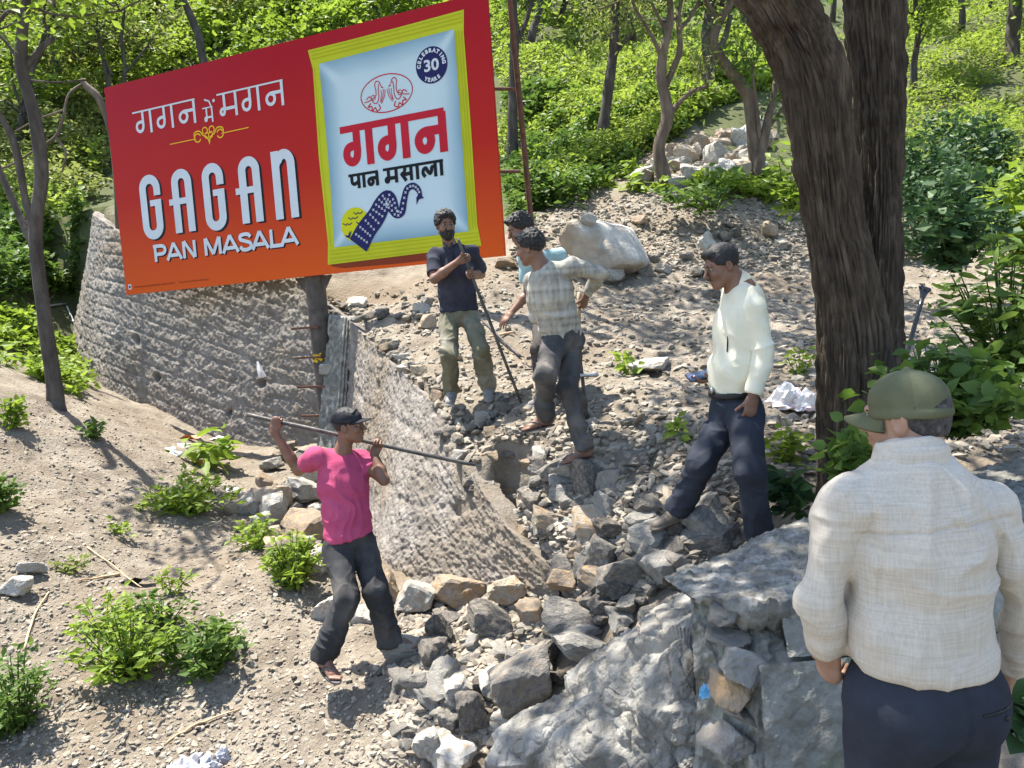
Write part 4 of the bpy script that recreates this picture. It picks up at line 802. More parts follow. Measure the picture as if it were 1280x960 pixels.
tree('slender_tree', [[(833, 236, 13.6, 20), (826, 205, 13.6, 17), (824, 180, 13.6, 16), (834, 150, 13.6, 16), (832, 125, 13.6, 14), (826, 95, 13.6, 13), (830, 60, 13.6, 11), (838, 25, 13.6, 9), (836, -20, 13.6, 7)], [(838, 142, 13.6, 9), (852, 125, 13.7, 6), (866, 114, 13.8, 6), (885, 108, 13.9, 4)], [(832, 108, 13.6, 9), (842, 85, 13.6, 8), (850, 60, 13.6, 8), (848, 20, 13.7, 6), (856, -15, 13.8, 5)],
  [(829, 75, 13.6, 6), (812, 40, 13.5, 5), (795, 12, 13.4, 4), (785, -15, 13.3, 3)], [(833, 40, 13.6, 5), (815, 5, 13.7, 4), (805, -25, 13.7, 3)], [(848, 40, 13.6, 5), (870, 10, 13.8, 4), (880, -20, 14, 3)]], M['bark_warm'], 'slender forked tree growing from the pale stone heap', 'leaf_olive', 5, [(0, 8, 1.3), (2, 7, 1.3), (3, 8, 1.2), (4, 7, 1.2), (5, 7, 1.2), (1, 4, .7)], cn=2800, cs=.13, crad=.55, lk=dict(elong=3.6, droop=.5, up=.3))
tree('crooked_tree', [[(948, 225, 12.6, 20), (944, 190, 12.6, 18), (940, 150, 12.6, 17), (935, 120, 12.6, 15), (918, 95, 12.6, 14), (900, 72, 12.6, 13), (891, 52, 12.6, 13), (898, 30, 12.6, 11), (912, 5, 12.6, 9), (925, -25, 12.6, 8)], [(946, 232, 12.5, 14), (952, 190, 12.5, 13), (960, 150, 12.5, 11), (968, 115, 12.5, 9), (972, 70, 12.6, 6)], [(955, 165, 12.5, 6), (968, 150, 12.5, 5), (980, 132, 12.5, 4)], [(900, 28, 12.6, 6), (885, 5, 12.7, 5), (870, -20, 12.8, 4)], [(950, 175, 12.5, 5), (946, 130, 12.4, 4), (940, 90, 12.4, 3)]],
  M['bark_warm'], 'crooked twin stemmed tree left of the massive trunk', 'leaf_mid', 6, [(0, 8, 1.2), (1, 8, .9), (3, 7, 1.0), (2, 3, .4), (4, 4, .6)], cn=1900, cs=.14, crad=.5, lk=dict(elong=3.2, droop=.5, up=.3))
tree('thin_tree', [[(640, 215, 15.5, 15), (641, 150, 15.5, 13), (642, 90, 15.5, 12), (643, 40, 15.5, 11), (640, -20, 15.5, 9)], [(642, 60, 15.5, 8), (658, 25, 15.6, 6), (668, -10, 15.7, 5)], [(642, 170, 15.5, 5), (652, 185, 15.4, 4), (660, 196, 15.4, 3)]], M['bark_thin'], 'thin straight tree just right of the hoarding', 'leaf_bright', 7, [(0, 7, 1.4), (1, 6, 1.2)], cn=1200, cs=.15, crad=.7)
tree('mottled_tree', [[(750, 190, 17.3, 15), (756, 145, 17.3, 14), (762, 100, 17.3, 13), (768, 50, 17.3, 12), (770, -20, 17.3, 10)], [(766, 70, 17.3, 7), (785, 48, 17.3, 6), (795, 50, 17.3, 4)]], M['bark_thin'], 'grey mottled tree in the undergrowth between the thin and the slender trees', 'leaf_olive', 8, [(0, 10, 1.8), (1, 5, 1.2)], cn=2600, cs=.15, crad=.9, lk=dict(elong=3, droop=.4, up=.3))
tree('shaded_tree', [[(880, 130, 21, 20), (888, 95, 21, 16), (884, 50, 21, 14), (890, -10, 21, 12)], [(886, 80, 21, 9), (905, 50, 21, 8), (915, 10, 21, 6)]], M['bark_thin'], 'dark trunk standing in the undergrowth behind the crooked tree', 'leaf_mid', 9, [(0, 8, 2), (1, 6, 1.5)], cn=1500, cs=.18, crad=.9)
tree('upright_tree', [[(1262, 95, 20, 19), (1265, 60, 20, 17), (1268, 20, 20, 16), (1272, -30, 20, 15)]], M['bark_thin'], 'dark straight trunk in the top right corner', 'leaf_bright', 10, [(0, 8, 2.5)], cn=900, cs=.18, crad=1)
tree('bent_tree', [[(262, 110, 17, 12), (254, 75, 17, 10), (248, 45, 17, 10), (238, 20, 17, 9), (225, -10, 17, 8)]], M['bark_thin'], 'bent trunk rising behind the top edge of the hoarding', 'leaf_bright', 11, [(0, 7, 1.8)], cn=900, cs=.15, crad=.8)
tree('twiggy_tree', [[(140, 150, 15.6, 7), (136, 110, 15.6, 6), (128, 70, 15.6, 5), (122, 40, 15.6, 4)], [(150, 140, 15.5, 6), (156, 90, 15.5, 5), (152, 45, 15.5, 4), (158, -5, 15.5, 3)], [(152, 95, 15.5, 4), (168, 78, 15.5, 3), (190, 50, 15.6, 2)], [(140, 95, 15.6, 4), (124, 60, 15.7, 3)]], M['bark_thin'], 'small twiggy tree above the left corner of the hoarding', 'leaf_bright', 12, [(0, 6, 1.0), (1, 6, 1.0), (2, 4, .8)], cn=700, cs=.11, crad=.4)
# the massive twin trunk by the terrace
def big_trunk(pxs, seg, n, seed, amp=.03):
    p = np.array([P(a, b, d) for a, b, d, w_ in pxs]); rr = np.array([w_ / 2 / FPX * ((q_ - CAM) @ FW) for (a, b, d, w_), q_ in zip(pxs, p)])
    s = spline(np.column_stack([p, rr]), seg); T, N, Bn = frames(s[:, :3]); a = np.arange(n) / n * 2 * np.pi
    L = np.linspace(0, np.linalg.norm(np.diff(s[:, :3], axis=0), axis=1).sum(), seg)
    ca = np.stack(np.broadcast_arrays(np.cos(a)[None] * 1.0, np.sin(a)[None] * 1.0, L[:, None]), -1).reshape(-1, 3)
    wv = .35 * fbm(ca * [2, 2, 1.5], 2, seed)[:, None]; rg = .7 * np.abs(vnoise(ca * [6.5, 6.5, 1.3] + wv, seed)) ** .7 + 1.0 * np.abs(vnoise(ca * [13, 13, 3.2] + wv, seed + 1)) ** .7 + .7 * np.abs(vnoise(ca * [26, 26, 8] + wv, seed + 2))
    lum = .10 * fbm(ca * [1.3, 1.3, 1.2], 3, seed + 5)
    rad = s[:, 3:4] * (.97 + lum.reshape(seg, n)) + amp * (rg.reshape(seg, n) - rg.mean() - .15)
    V = (s[:, None, :3] + rad[..., None] * (np.cos(a)[None, :, None] * N[:, None] + np.sin(a)[None, :, None] * Bn[:, None])).reshape(-1, 3)
    idx = np.arange(seg * n).reshape(seg, n); return V, [np.stack([idx[:-1], np.roll(idx, -1, 1)[:-1], np.roll(idx, -1, 1)[1:], idx[1:]], -1).reshape(-1, 4)]
bt = empty('massive_tree', P(1066, 600, 4.5), label='massive dark twin stemmed tree trunk rising beside the parapet', category='tree')
V, F = join([big_trunk([(1066, 660, 4.5, 108), (1067, 590, 4.5, 92), (1068, 500, 4.5, 88), (1066, 420, 4.5, 88), (1054, 340, 4.48, 78), (1040, 270, 4.46, 70), (1030, 190, 4.42, 72), (1016, 100, 4.38, 77), (994, 45, 4.35, 76), (969, 0, 4.3, 74), (935, -60, 4.3, 66), (900, -300, 4.2, 60)], 380, 260, 3),
             big_trunk([(1090, 600, 4.6, 60), (1094, 480, 4.62, 54), (1095, 400, 4.64, 56), (1101, 270, 4.68, 48), (1101, 190, 4.7, 52), (1099, 100, 4.7, 58), (1091, 0, 4.7, 64), (1089, -60, 4.7, 64), (1085, -400, 4.7, 60)], 380, 220, 9)])
put('trunk', V, F, M['bark'], bt)
r = np.random.default_rng(77); cl_c = []
SHV = SD / SD[2]
for it_ in range(100):
    # clumps stand where their shade reaches the ground on the right and in front
    gx_, gy_ = r.uniform(-.6, 5.2), r.uniform(1.0, 11.5)
    if it_ > 79: gx_, gy_ = r.uniform(.1, 2.4), r.uniform(1.2, 3.6)  # extra clumps, out of view, added to shade the near man
    z_ = r.uniform(6.5, 10.5)
    if gx_ < .35 + .10 * gy_ and gy_ > 4.6 and r.random() < .9: continue
    if gy_ < 3.3 and gx_ < .1: continue
    c_ = np.array([gx_, gy_, 1.2]) + SHV * (z_ - 1.2); cl_c.append((c_, r.uniform(.45, 1.0)))
ctr = np.concatenate([c_ + r.normal(0, s_ * .55, (150, 3)) * [1, 1, .6] for c_, s_ in cl_c]); pxy = proj(ctr); keep = ~((pxy[:, 1] > -30) & (pxy[:, 2] > .2) & (pxy[:, 0] > -50) & (pxy[:, 0] < 1330)); ctr = ctr[keep]
leaves('crown', ctr, r.uniform(.10, .22, len(ctr)), M['leaf_mid'], 5, bt, up=.5, elong=2.2)
# ---- undergrowth on the slope: nobody could count its leaves
def ground_cover(poly, n, px_leaf, hmax, m_, seed, elong=1.6, clump=.9, name='undergrowth', up=.55, thr=-.35, dmin=2.0):
    n, px_leaf = int(n * 1.7), px_leaf * .78; q_ = scatter(poly, n); p, ok = G(q_[:, 0], q_[:, 1], dmin); p = p[ok]; r = np.random.default_rng(seed)
    p[:, 2] = H(p); f = fbm(np.column_stack([p[:, :2] * clump, np.zeros(len(p))]), 3, seed); p, f = p[f > thr], f[f > thr]
    h = hmax * (.25 + np.clip(f - thr, 0, 1.2)) * r.random(len(p)) ** .6
    c = p + np.column_stack([r.normal(0, .05, (len(p), 2)), h]); s_ = px_leaf / FPX * p[:, 1] * r.uniform(.6, 1.4, len(p))
    return leaves(name, c, s_, m_, seed, up=up, elong=elong, kind='stuff')
ground_cover([(635, 245), (700, 255), (800, 190), (960, 130), (1020, 100), (1020, -60), (600, -60), (600, 180)], 30000, 8, .5, M['leaf_grass'], 21, elong=2.2)
ground_cover([(635, 265), (720, 262), (800, 200), (880, 160), (800, 100), (630, 130)], 9000, 10, .6, M['leaf_mid'], 22, clump=1.3, thr=-.1)
ground_cover([(1110, 230), (1340, 250), (1340, -60), (1110, -60)], 17000, 8, .55, M['leaf_grass'], 23, elong=2.2)
ground_cover([(1120, 330), (1340, 330), (1340, 220), (1120, 190)], 7000, 11, .8, M['leaf_dark'], 24, clump=1.2, thr=-.2)
ground_cover([(-60, 300), (130, 250), (150, 100), (560, -20), (560, -80), (-60, -80)], 26000, 10, 1.6, M['leaf_olive'], 25, clump=.5, thr=-.6)
ground_cover([(-60, 330), (100, 290), (140, 150), (400, 30), (-60, 0)], 15000, 9, 1.4, M['leaf_grass'], 26, clump=.5, thr=0)
ground_cover([(-60, 400), (100, 380), (105, 280), (-60, 280)], 4500, 12, .6, M['leaf_mid'], 27, clump=1.2)
ground_cover([(-60, 470), (10, 460), (100, 500), (115, 470), (60, 400), (-60, 410)], 2600, 14, .28, M['leaf_bright'], 28, clump=2.0, thr=-.1)
ground_cover([(720, 262), (760, 240), (830, 245), (990, 260), (990, 225), (850, 225), (760, 215)], 1300, 14, .3, M['leaf_bright'], 29, clump=2.5, thr=.1)
ground_cover([(250, 120), (420, 60), (600, 20), (640, -60), (250, -60)], 9000, 11, 1.3, M['leaf_bright'], 41, clump=.6, thr=-.8)
ground_cover([(690, 250), (830, 175), (960, 130), (1010, 60), (700, 60), (640, 230)], 12000, 9, .45, M['leaf_grass'], 42, clump=1.0, thr=-.7, elong=2.2)
ground_cover([(820, 190), (930, 140), (1000, 140), (1000, 90), (860, 100)], 3500, 12, .4, M['leaf_bright'], 44, clump=1.0, thr=-1.2)
ground_cover([(640, 290), (690, 285), (700, 240), (640, 200)], 1500, 12, .5, M['leaf_mid'], 43, clump=1.5, thr=-.5)
# ---- forest trees further up the slope: each one a thing, crowns and trunks shared
protos = []
for k in range(5):
    r = np.random.default_rng(300 + k); tp, ends = [], []
    h_ = 4.5 + r.random() * 1.5; p = [np.zeros(3)]; d = np.array([0, 0, 1.0])
    for j in range(9): d = unit(d + r.normal(0, .12, 3)); p.append(p[-1] + d * h_ / 9)
    p = np.array(p); tp.append(tube(p, np.linspace(.13, .04, 10), 8))
    for j in range(9):
        i_ = 3 + j % 6; dd = unit(np.array([r.normal(), r.normal(), .7])); b = [p[i_]]
        for _ in range(5): dd = unit(dd + r.normal(0, .25, 3)); b.append(b[-1] + dd * .45)
        tp.append(tube(b, np.linspace(.05, .012, 6), 5)); ends += b[2:]
    ends = np.array(ends); c = np.concatenate([e_ + r.normal(0, .33, (75, 3)) * [1, 1, .55] for e_ in ends]); V, F, t_ = leaf_arrays(c, r.uniform(.12, .25, len(c)), r, up=.45, elong=2.0)
    tv, tf = join(tp); mk = ('leaf_bright', 'leaf_mid', 'leaf_olive', 'leaf_bright', 'leaf_mid')[k]
    protos.append((mesh_np('trunk', tv, tf, M['bark_thin']), mesh_np('crown', V, F, M[mk], False, attr={'tint': t_}), ('bright green', 'mid green', 'olive', 'yellow green', 'deep green')[k]))
spots = [(20, 200), (75, 150), (110, 90), (170, 60), (60, 60), (230, 30), (300, 20), (360, 5), (420, 0), (480, -10), (120, 20), (10, 90), (540, -20), (660, 60), (700, 30), (740, 20), (790, 40), (840, 60), (930, 50), (980, 40), (680, 0), (900, 5), (1150, 30), (1200, 50), (1240, 20), (1290, 60), (1140, 110), (1180, 5), (40, 10), (-30, 150), (260, -20), (1330, 120), (-60, 60), (620, 20), (0, 260), (330, -30), (590, 10), (770, -10), (1000, 0), (1040, 20)]
g, ok = G([a for a, b in spots], [b for a, b in spots], 9)
for i, (p_, o_) in enumerate(zip(g, ok)):
    if not o_: continue
    s_ = rng.uniform(.75, 1.25); k = int(rng.integers(5)); a, b, nm = protos[k]; nm = ('short ' if s_ < .92 else 'tall ' if s_ > 1.08 else '') + nm; px_ = spots[i][0]
    where = 'left of the hoarding' if px_ < 130 else 'above the hoarding' if px_ < 600 else 'right of the hoarding' if px_ < 900 else 'behind the massive trunk' if px_ < 1130 else 'in the right hand corner'
    t_ = empty('forest_tree', (p_[0], p_[1], H(p_[None])[0] - .1), label=f'{nm} leafy tree on the slope {where}', category='tree', group='trees up the slope')
    t_.scale = (s_,) * 3; t_.rotation_euler = (0, 0, rng.uniform(0, 6.28)); link('trunk', a, t_); link('crown', b, t_)
# ---- single plants
def plant(px, py, wpx, hpx, n, leaf_px, m_, label, seed, d=None, elong=1.7, name='weed', cat='plant', stems=True, up=.45, group=None, stem_m='leaf_mid', full=.0):
    r = np.random.default_rng(seed)
    if d is None: g_, ok_ = G(px, py); b = g_[0]; b[2] = H(b[None])[0]
    else: b = P(px, py, d)
    k = ((b - CAM) @ FW) / FPX; w_, h_, ls = wpx * k / 2, hpx * k, leaf_px * k
    t_ = empty(name, b, label=label, category=cat)
    if group: t_['group'] = group
    ns = max(5, n // 22); sp, cs, ds = [], [], []
    for _ in range(ns):
        a = r.uniform(0, 6.28); q_ = r.random() ** .5; tip = np.array([math.cos(a) * w_ * q_, math.sin(a) * w_ * q_, h_ * (1 - .55 * q_ * q_) * r.uniform(.7, 1.05)]); root = tip * [.25, .25, 0]
        u = np.linspace(0, 1, 6)[:, None]; p_ = root + (tip - root) * u + np.array([0, 0, h_ * .2]) * (u * (1 - u)); sp.append(tube(b + p_, np.linspace(.006, .003, 6) * max(.4, min(1.5, h_ * 2)), 4))
        for _ in range(max(4, n // ns)):
            f = r.uniform(full, 1.05); i_ = min(4, int(f * 5)); c_ = p_[i_] + (p_[i_ + 1] - p_[i_]) * (f * 5 - i_); dd = unit([r.normal(), r.normal(), .25]); cs.append(b + c_ + dd * ls * .25 + r.normal(0, ls * .3, 3)); ds.append(dd)
    V, F = join(sp); put('stems', V, F, M[stem_m], t_)
    cs = np.array(cs); cs[:, 2] = np.maximum(cs[:, 2], H(cs) + .01); leaves('foliage', cs, ls * r.uniform(.6, 1.35, len(cs)), M[m_], seed, t_, org=b, up=up, elong=elong, dirs=np.array(ds), broad=leaf_px >= 20)
    return t_
plant(238, 645, 120, 50, 620, 12, 'leaf_bright', 'bright green weed patch in the middle of the left bank', 1, elong=2.2)
plant(368, 735, 78, 75, 700, 11, 'leaf_bright', 'bushy green weed growing just left of the man in pink', 2, elong=2.0)
plant(320, 690, 60, 38, 240, 11, 'leaf_bright', 'low weed joined to the bushy one on the left bank', 3, elong=2.0)
plant(165, 850, 150, 90, 800, 13, 'leaf_bright', 'wide straggling weed patch on the front of the left bank', 4, elong=1.9)
plant(255, 838, 110, 75, 520, 14, 'leaf_mid', 'darker weed right of the wide straggling patch', 5, elong=1.7)
plant(130, 800, 90, 55, 260, 11, 'leaf_bright', 'loose weed above the wide straggling patch at its left', 41, elong=2.0)
plant(205, 790, 80, 55, 240, 11, 'leaf_mid', 'weed linking the thin weed to the wide straggling patch', 42, elong=2.0)
plant(60, 480, 80, 40, 200, 11, 'leaf_bright', 'low green weeds round the foot of the forked tree', 43, elong=2.0)
plant(215, 745, 50, 40, 110, 10, 'leaf_bright', 'thin weed above the wide straggling patch', 6, elong=2.2)
plant(22, 905, 110, 105, 750, 12, 'leaf_mid', 'thick green weed at the left edge near the bottom corner', 7, elong=2.2)
plant(0, 640, 50, 55, 300, 13, 'leaf_mid', 'green weed on the left edge halfway up the bank', 8)
plant(14, 535, 50, 40, 180, 10, 'leaf_bright', 'sparse weed below the forked tree at the left edge', 9)
plant(120, 553, 44, 26, 90, 10, 'leaf_mid', 'small dusty weed beside a cut stump', 10)
plant(90, 716, 40, 22, 60, 9, 'leaf_olive', 'little weed beside the two pale stones', 11)
plant(258, 580, 66, 40, 60, 28, 'leaf_bright', 'broad leaved plant growing from the litter below the wall', 12, elong=2.4)
plant(150, 672, 30, 18, 40, 9, 'leaf_bright', 'tiny weed in the middle of the left bank', 13)
plant(785, 470, 40, 26, 40, 14, 'leaf_bright', 'small broad leaved plant on the terrace beside the checked shirt', 14)
plant(855, 552, 34, 34, 44, 13, 'leaf_bright', 'small plant between the checked shirt and the man with the phone', 15)
plant(985, 575, 70, 50, 150, 13, 'leaf_bright', 'green weeds growing at the foot of the massive trunk', 16)
plant(990, 640, 60, 50, 90, 22, 'leaf_dark', 'dark broad leaved plant below the trunk beside the parapet', 17, d=4.3, elong=1.3)
plant(1000, 460, 40, 50, 60, 10, 'leaf_bright', 'thin weed left of the massive trunk', 18)
plant(890, 262, 120, 50, 260, 14, 'leaf_mid', 'scrubby plant on the dark bank below the crooked tree', 19, d=12.2, elong=2)
plant(985, 262, 70, 80, 220, 15, 'leaf_bright', 'leafy sapling on the bank beside the massive trunk', 20, d=11.5, elong=2)
plant(1180, 545, 200, 115, 1000, 21, 'leaf_mid', 'broad leaved shrub just behind the man in the green cap', 31, d=3.9, elong=1.25, name='shrub', cat='shrub', full=.15)
plant(1055, 600, 60, 85, 110, 22, 'leaf_mid', 'broad leaved shoot between the trunk and the green cap', 32, d=3.7, elong=1.25, name='shrub', cat='shrub')
plant(1260, 480, 170, 200, 900, 22, 'leaf_mid', 'tall feathery shrub at the right edge', 33, d=5.0, elong=2.6, name='shrub', cat='shrub', full=.1)
plant(1190, 330, 150, 110, 700, 18, 'leaf_dark', 'rounded dark shrub right of the massive trunk', 34, d=9.0, elong=1.6, name='shrub', cat='shrub')
plant(1290, 330, 150, 130, 700, 18, 'leaf_bright', 'sunlit bush above the feathery shrub at the right edge', 35, d=9.5, elong=1.8, name='shrub', cat='shrub')
plant(1275, 925, 60, 90, 60, 36, 'leaf_dark', 'broad leaved weed in the bottom right corner', 36, d=2.3, elong=1.4)
# ---------------------------------------------------------------- people: smooth bodies grown from tapered limbs
class Body:
    def __init__(s, h=.006): s.h = h; s.p = []
    def cap(s, a, b, ra, rb, k=.03, flat=None, cuts=(), sub=False):
        s.p.append(('c', np.asarray(a, float), np.asarray(b, float), ra, rb, k, flat, cuts, sub)); return s
    def chain(s, pts, rs, k=.03, **kw):
        for i in range(len(pts) - 1): s.cap(pts[i], pts[i + 1], rs[i], rs[i + 1], k, **kw)
        return s
    def ell(s, c, ax, r, k=.02, cuts=(), sub=False):
        s.p.append(('e', np.asarray(c, float), np.asarray(ax, float), np.asarray(r, float), None, k, None, cuts, sub)); return s
    def tor(s, c, ax, R, r, k=.004, st=1.0, e=(1, 1), cuts=()):
        """ring about ax; st stretches it along the axis, e scales the ring along the other two axes"""
        s.p.append(('t', np.asarray(c, float), np.asarray(ax, float), np.array([R, r, st, e[0], e[1]]), None, k, None, cuts, False)); return s
    def _bb(s, q):
        if q[0] == 'c': m = max(q[3], q[4]); return np.minimum(q[1], q[2]) - m, np.maximum(q[1], q[2]) + m
        if q[0] == 'e': m = np.sqrt(((q[2] * q[3][:, None]) ** 2).sum(0)); return q[1] - m, q[1] + m
        m = q[3][0] * max(q[3][3], q[3][4]) + q[3][1] * q[3][2]; return q[1] - m, q[1] + m
    def build(s, cuts=(), smooth=1):
        h = s.h; add = [q for q in s.p if not q[8]]
        lo = np.min([s._bb(q)[0] for q in add], 0) - 4 * h; hi = np.max([s._bb(q)[1] for q in add], 0) + 4 * h
        n = np.ceil((hi - lo) / h).astype(int) + 1; Fd = np.full(n, .2, np.float32); ax = [lo[i] + np.arange(n[i]) * h for i in range(3)]
        for q in s.p:
            a, b = s._bb(q); m = q[5] + 3 * h; i0 = np.clip(((a - m - lo) / h).astype(int), 0, n - 1); i1 = np.clip(((b + m - lo) / h).astype(int) + 2, 1, n)
            sl_ = tuple(slice(i0[i], i1[i]) for i in range(3)); g = np.stack(np.meshgrid(*[ax[i][sl_[i]] for i in range(3)], indexing='ij'), -1)
            if q[0] == 'c':
                ab = q[2] - q[1]; L2 = ab @ ab + 1e-12; w_ = g - q[1]; t = np.clip((w_ @ ab) / L2, 0, 1); w_ = w_ - t[..., None] * ab
                if q[6] is not None: f, fa = q[6]; w_ = w_ + np.asarray(f) * ((w_ @ np.asarray(f)) * (fa - 1))[..., None]
                d = np.sqrt((w_ ** 2).sum(-1)) - (q[3] + (q[4] - q[3]) * t)
            elif q[0] == 'e':
                l = (g - q[1]) @ q[2].T / q[3]; k0 = np.sqrt((l ** 2).sum(-1)); k1 = np.sqrt(((l / q[3]) ** 2).sum(-1)) + 1e-9; d = k0 * (k0 - 1) / k1
            else:
                R, r, st, e0, e1 = q[3]; l = (g - q[1]) @ q[2].T; rad = np.sqrt((l[..., 0] / e0) ** 2 + (l[..., 1] / e1) ** 2) - R; d = np.sqrt(rad ** 2 + (l[..., 2] / st) ** 2) - r
            for (c, nrm) in q[7]: d = np.maximum(d, (g - np.asarray(c)) @ np.asarray(nrm))
            A = Fd[sl_]; k = q[5]
            if q[8]: hh = np.clip(.5 - .5 * (A + d) / k, 0, 1); Fd[sl_] = A + (-d - A) * hh + k * hh * (1 - hh)
            else: hh = np.clip(.5 + .5 * (A - d) / k, 0, 1); Fd[sl_] = A + (d - A) * hh - k * hh * (1 - hh)
        for (c, nrm) in cuts:
            pl = (ax[0] - c[0])[:, None, None] * nrm[0] + (ax[1] - c[1])[None, :, None] * nrm[1] + (ax[2] - c[2])[None, None, :] * nrm[2]; Fd = np.maximum(Fd, pl.astype(np.float32))
        V, F = nets(Fd); V = lo + V * h
        for _ in range(smooth): V = relax(V, F)
        return V, F
def nets(Fd):
    S = Fd < 0; n = np.array(S.shape); c = S[:-1, :-1, :-1]; any_ = np.zeros(n - 1, bool); all_ = np.ones(n - 1, bool)
    for i in (0, 1):
        for j in (0, 1):
            for k in (0, 1):
                s_ = S[i:n[0] - 1 + i, j:n[1] - 1 + j, k:n[2] - 1 + k]; any_ |= s_; all_ &= s_
    act = any_ & ~all_; I = np.argwhere(act); idx = np.full(n - 1, -1, np.int32); idx[act] = np.arange(len(I))
    off = [(i, j, k) for i in (0, 1) for j in (0, 1) for k in (0, 1)]; val = {o_: Fd[I[:, 0] + o_[0], I[:, 1] + o_[1], I[:, 2] + o_[2]] for o_ in off}
    acc = np.zeros((len(I), 3)); cnt = np.zeros(len(I))
    for o_ in off:
        for a in range(3):
            if o_[a] == 0:
                o2 = list(o_); o2[a] = 1; v0, v1 = val[o_], val[tuple(o2)]; m = (v0 < 0) != (v1 < 0); t = np.where(m, v0 / (v0 - v1 + 1e-12 * (v0 == v1)), 0)
                pnt = np.tile(np.array(o_, float), (len(I), 1)); pnt[:, a] = t; acc += pnt * m[:, None]; cnt += m
    V = I + acc / cnt[:, None]; Fs = []
    for a in range(3):
        b, c_ = (a + 1) % 3, (a + 2) % 3; sh = [slice(None)] * 3; sh2 = [slice(None)] * 3; sh[a] = slice(0, -1); sh2[a] = slice(1, None)
        m = S[tuple(sh)] != S[tuple(sh2)]; E = np.argwhere(m); E = E[(E[:, b] > 0) & (E[:, c_] > 0) & (E[:, b] < n[b] - 1) & (E[:, c_] < n[c_] - 1)]
        if not len(E): continue
        ins = S[E[:, 0], E[:, 1], E[:, 2]]; qd = []
        for db, dc in ((1, 1), (0, 1), (0, 0), (1, 0)):
            e = E.copy(); e[:, b] -= db; e[:, c_] -= dc; qd.append(idx[e[:, 0], e[:, 1], e[:, 2]])
        qd = np.stack(qd, 1); qd[~ins] = qd[~ins][:, ::-1]; Fs.append(qd)
    return V, np.concatenate(Fs)
def relax(V, F, f=.5):
    A = np.zeros_like(V); n = np.zeros(len(V))
    for i in range(4):
        a, b = F[:, i], F[:, (i + 1) % 4]
        for c in range(3): A[:, c] += np.bincount(a, V[b, c], len(V)) + np.bincount(b, V[a, c], len(V))
        n += np.bincount(a, minlength=len(V)) + np.bincount(b, minlength=len(V))
    return V + (A / n[:, None] - V) * f
def vnorm(V, F):
    fn = np.cross(V[F[:, 2]] - V[F[:, 0]], V[F[:, 3]] - V[F[:, 1]]); N = np.zeros_like(V)
    for i in range(4):
        for c in range(3): N[:, c] += np.bincount(F[:, i], fn[:, c], len(V))
    return N / (np.linalg.norm(N, axis=1)[:, None] + 1e-12)
def folds(V, F, amp, fr=(7, 7, 10), seed=0, fine=.35, where=None):
    """creases of the cloth pushed along the normals: hanging folds all over, pinched ones round the given spots (point, radius, gain)"""
    N = vnorm(V, F); wv = fbm(V * 3.2, 2, seed + 3)[:, None]; rd = lambda q, s_: 1 - 2 * np.abs(vnoise(q, s_)) ** .75
    k = fr[0] / 7; hang = rd(V * np.array([9, 9, 2.6]) * k + 1.3 * wv, seed); pinch = rd(V @ np.array([[.9, .1, .35], [-.1, .9, -.3], [-.3, .25, .9]]) * np.array([3.2, 3.2, 13]) * k + .9 * wv, seed + 5); small = rd(V * 17 * k + wv, seed + 9)
    g = np.full(len(V), .0)
    for (c, r_, kk) in (where or []): g += kk * np.exp(-((V - c) ** 2).sum(1) / r_ ** 2)
    g = np.clip(g, 0, 1.3); return V + N * (amp * (.55 * hang * (1 - .5 * g) + .95 * pinch * g + .10 * pinch + fine * .45 * small))[:, None]
def reach(par, px, L, sg):
    r_ = unit(ray(*px)); o_ = CAM - par; b = o_ @ r_; c = o_ @ o_ - L * L; disc = b * b - c
    t = -b + (sg * math.sqrt(disc) if disc > 0 else 0); q_ = CAM + r_ * t
    return par + unit(q_ - par) * L if disc <= 0 else q_
UPV = np.array([0, 0, 1.0])
def head(b, hair, C0, f, u, neckb, nr=.054, sc_=1.0, beard=None, short=1.0, capm=False, hairk=(.013, .02), lips=True):
    """face and skull into body b about centre C0; returns the axes"""
    u = unit(u); f = unit(f - u * (f @ u)); r = np.cross(f, u); A = np.array([r, f, u])
    L = lambda x, y, z: C0 + (r * x + f * y + u * z) * sc_
    s = sc_
    b.ell(L(0, -.012, .03), A, np.array([.077, .096, .09]) * s, .02); b.ell(L(0, .028, -.045), A, np.array([.060, .066, .074]) * s, .03)
    b.ell(L(0, .066, -.103), A, np.array([.027, .024, .022]) * s, .025)
    for sg in (-1, 1):
        b.cap(L(.052 * sg, .0, -.062), L(.022 * sg, .06, -.1), .018 * s, .016 * s, .025); b.ell(L(.04 * sg, .066, -.028), A, np.array([.026, .024, .024]) * s, .02)
        b.ell(L(.031 * sg, .098, .004), A, np.array([.017, .012, .011]) * s, .010, sub=True)
    b.cap(L(-.036, .082, .024), L(.036, .082, .024), .012 * s, .012 * s, .014)
    b.cap(L(0, .094, .008), L(0, .117, -.03), .008 * s, .013 * s, .010); b.ell(L(0, .106, -.036), A, np.array([.019, .012, .009]) * s, .006)
    if lips:
        b.ell(L(0, .092, -.058), A, np.array([.026, .012, .007]) * s, .005); b.ell(L(0, .091, -.072), A, np.array([.022, .012, .008]) * s, .005); b.cap(L(-.02, .105, -.065), L(.02, .105, -.065), .003 * s, .003 * s, .003, sub=True)
    for sg in (-1, 1):
        Ae = np.array([unit(r + f * .35 * sg * -1 * sg), unit(f * 1 + r * .25 * sg), u]); b.ell(L(.079 * sg, -.012, -.008), A, np.array([.009, .021, .033]) * s, .006); b.ell(L(.086 * sg, -.008, -.006), A, np.array([.006, .011, .02]) * s, .004, sub=True)
    b.chain([L(0, -.022, -.05), (L(0, -.03, -.09) + neckb) / 2, neckb], [nr * 1.02, nr, nr * 1.12], .03)
    return A, L
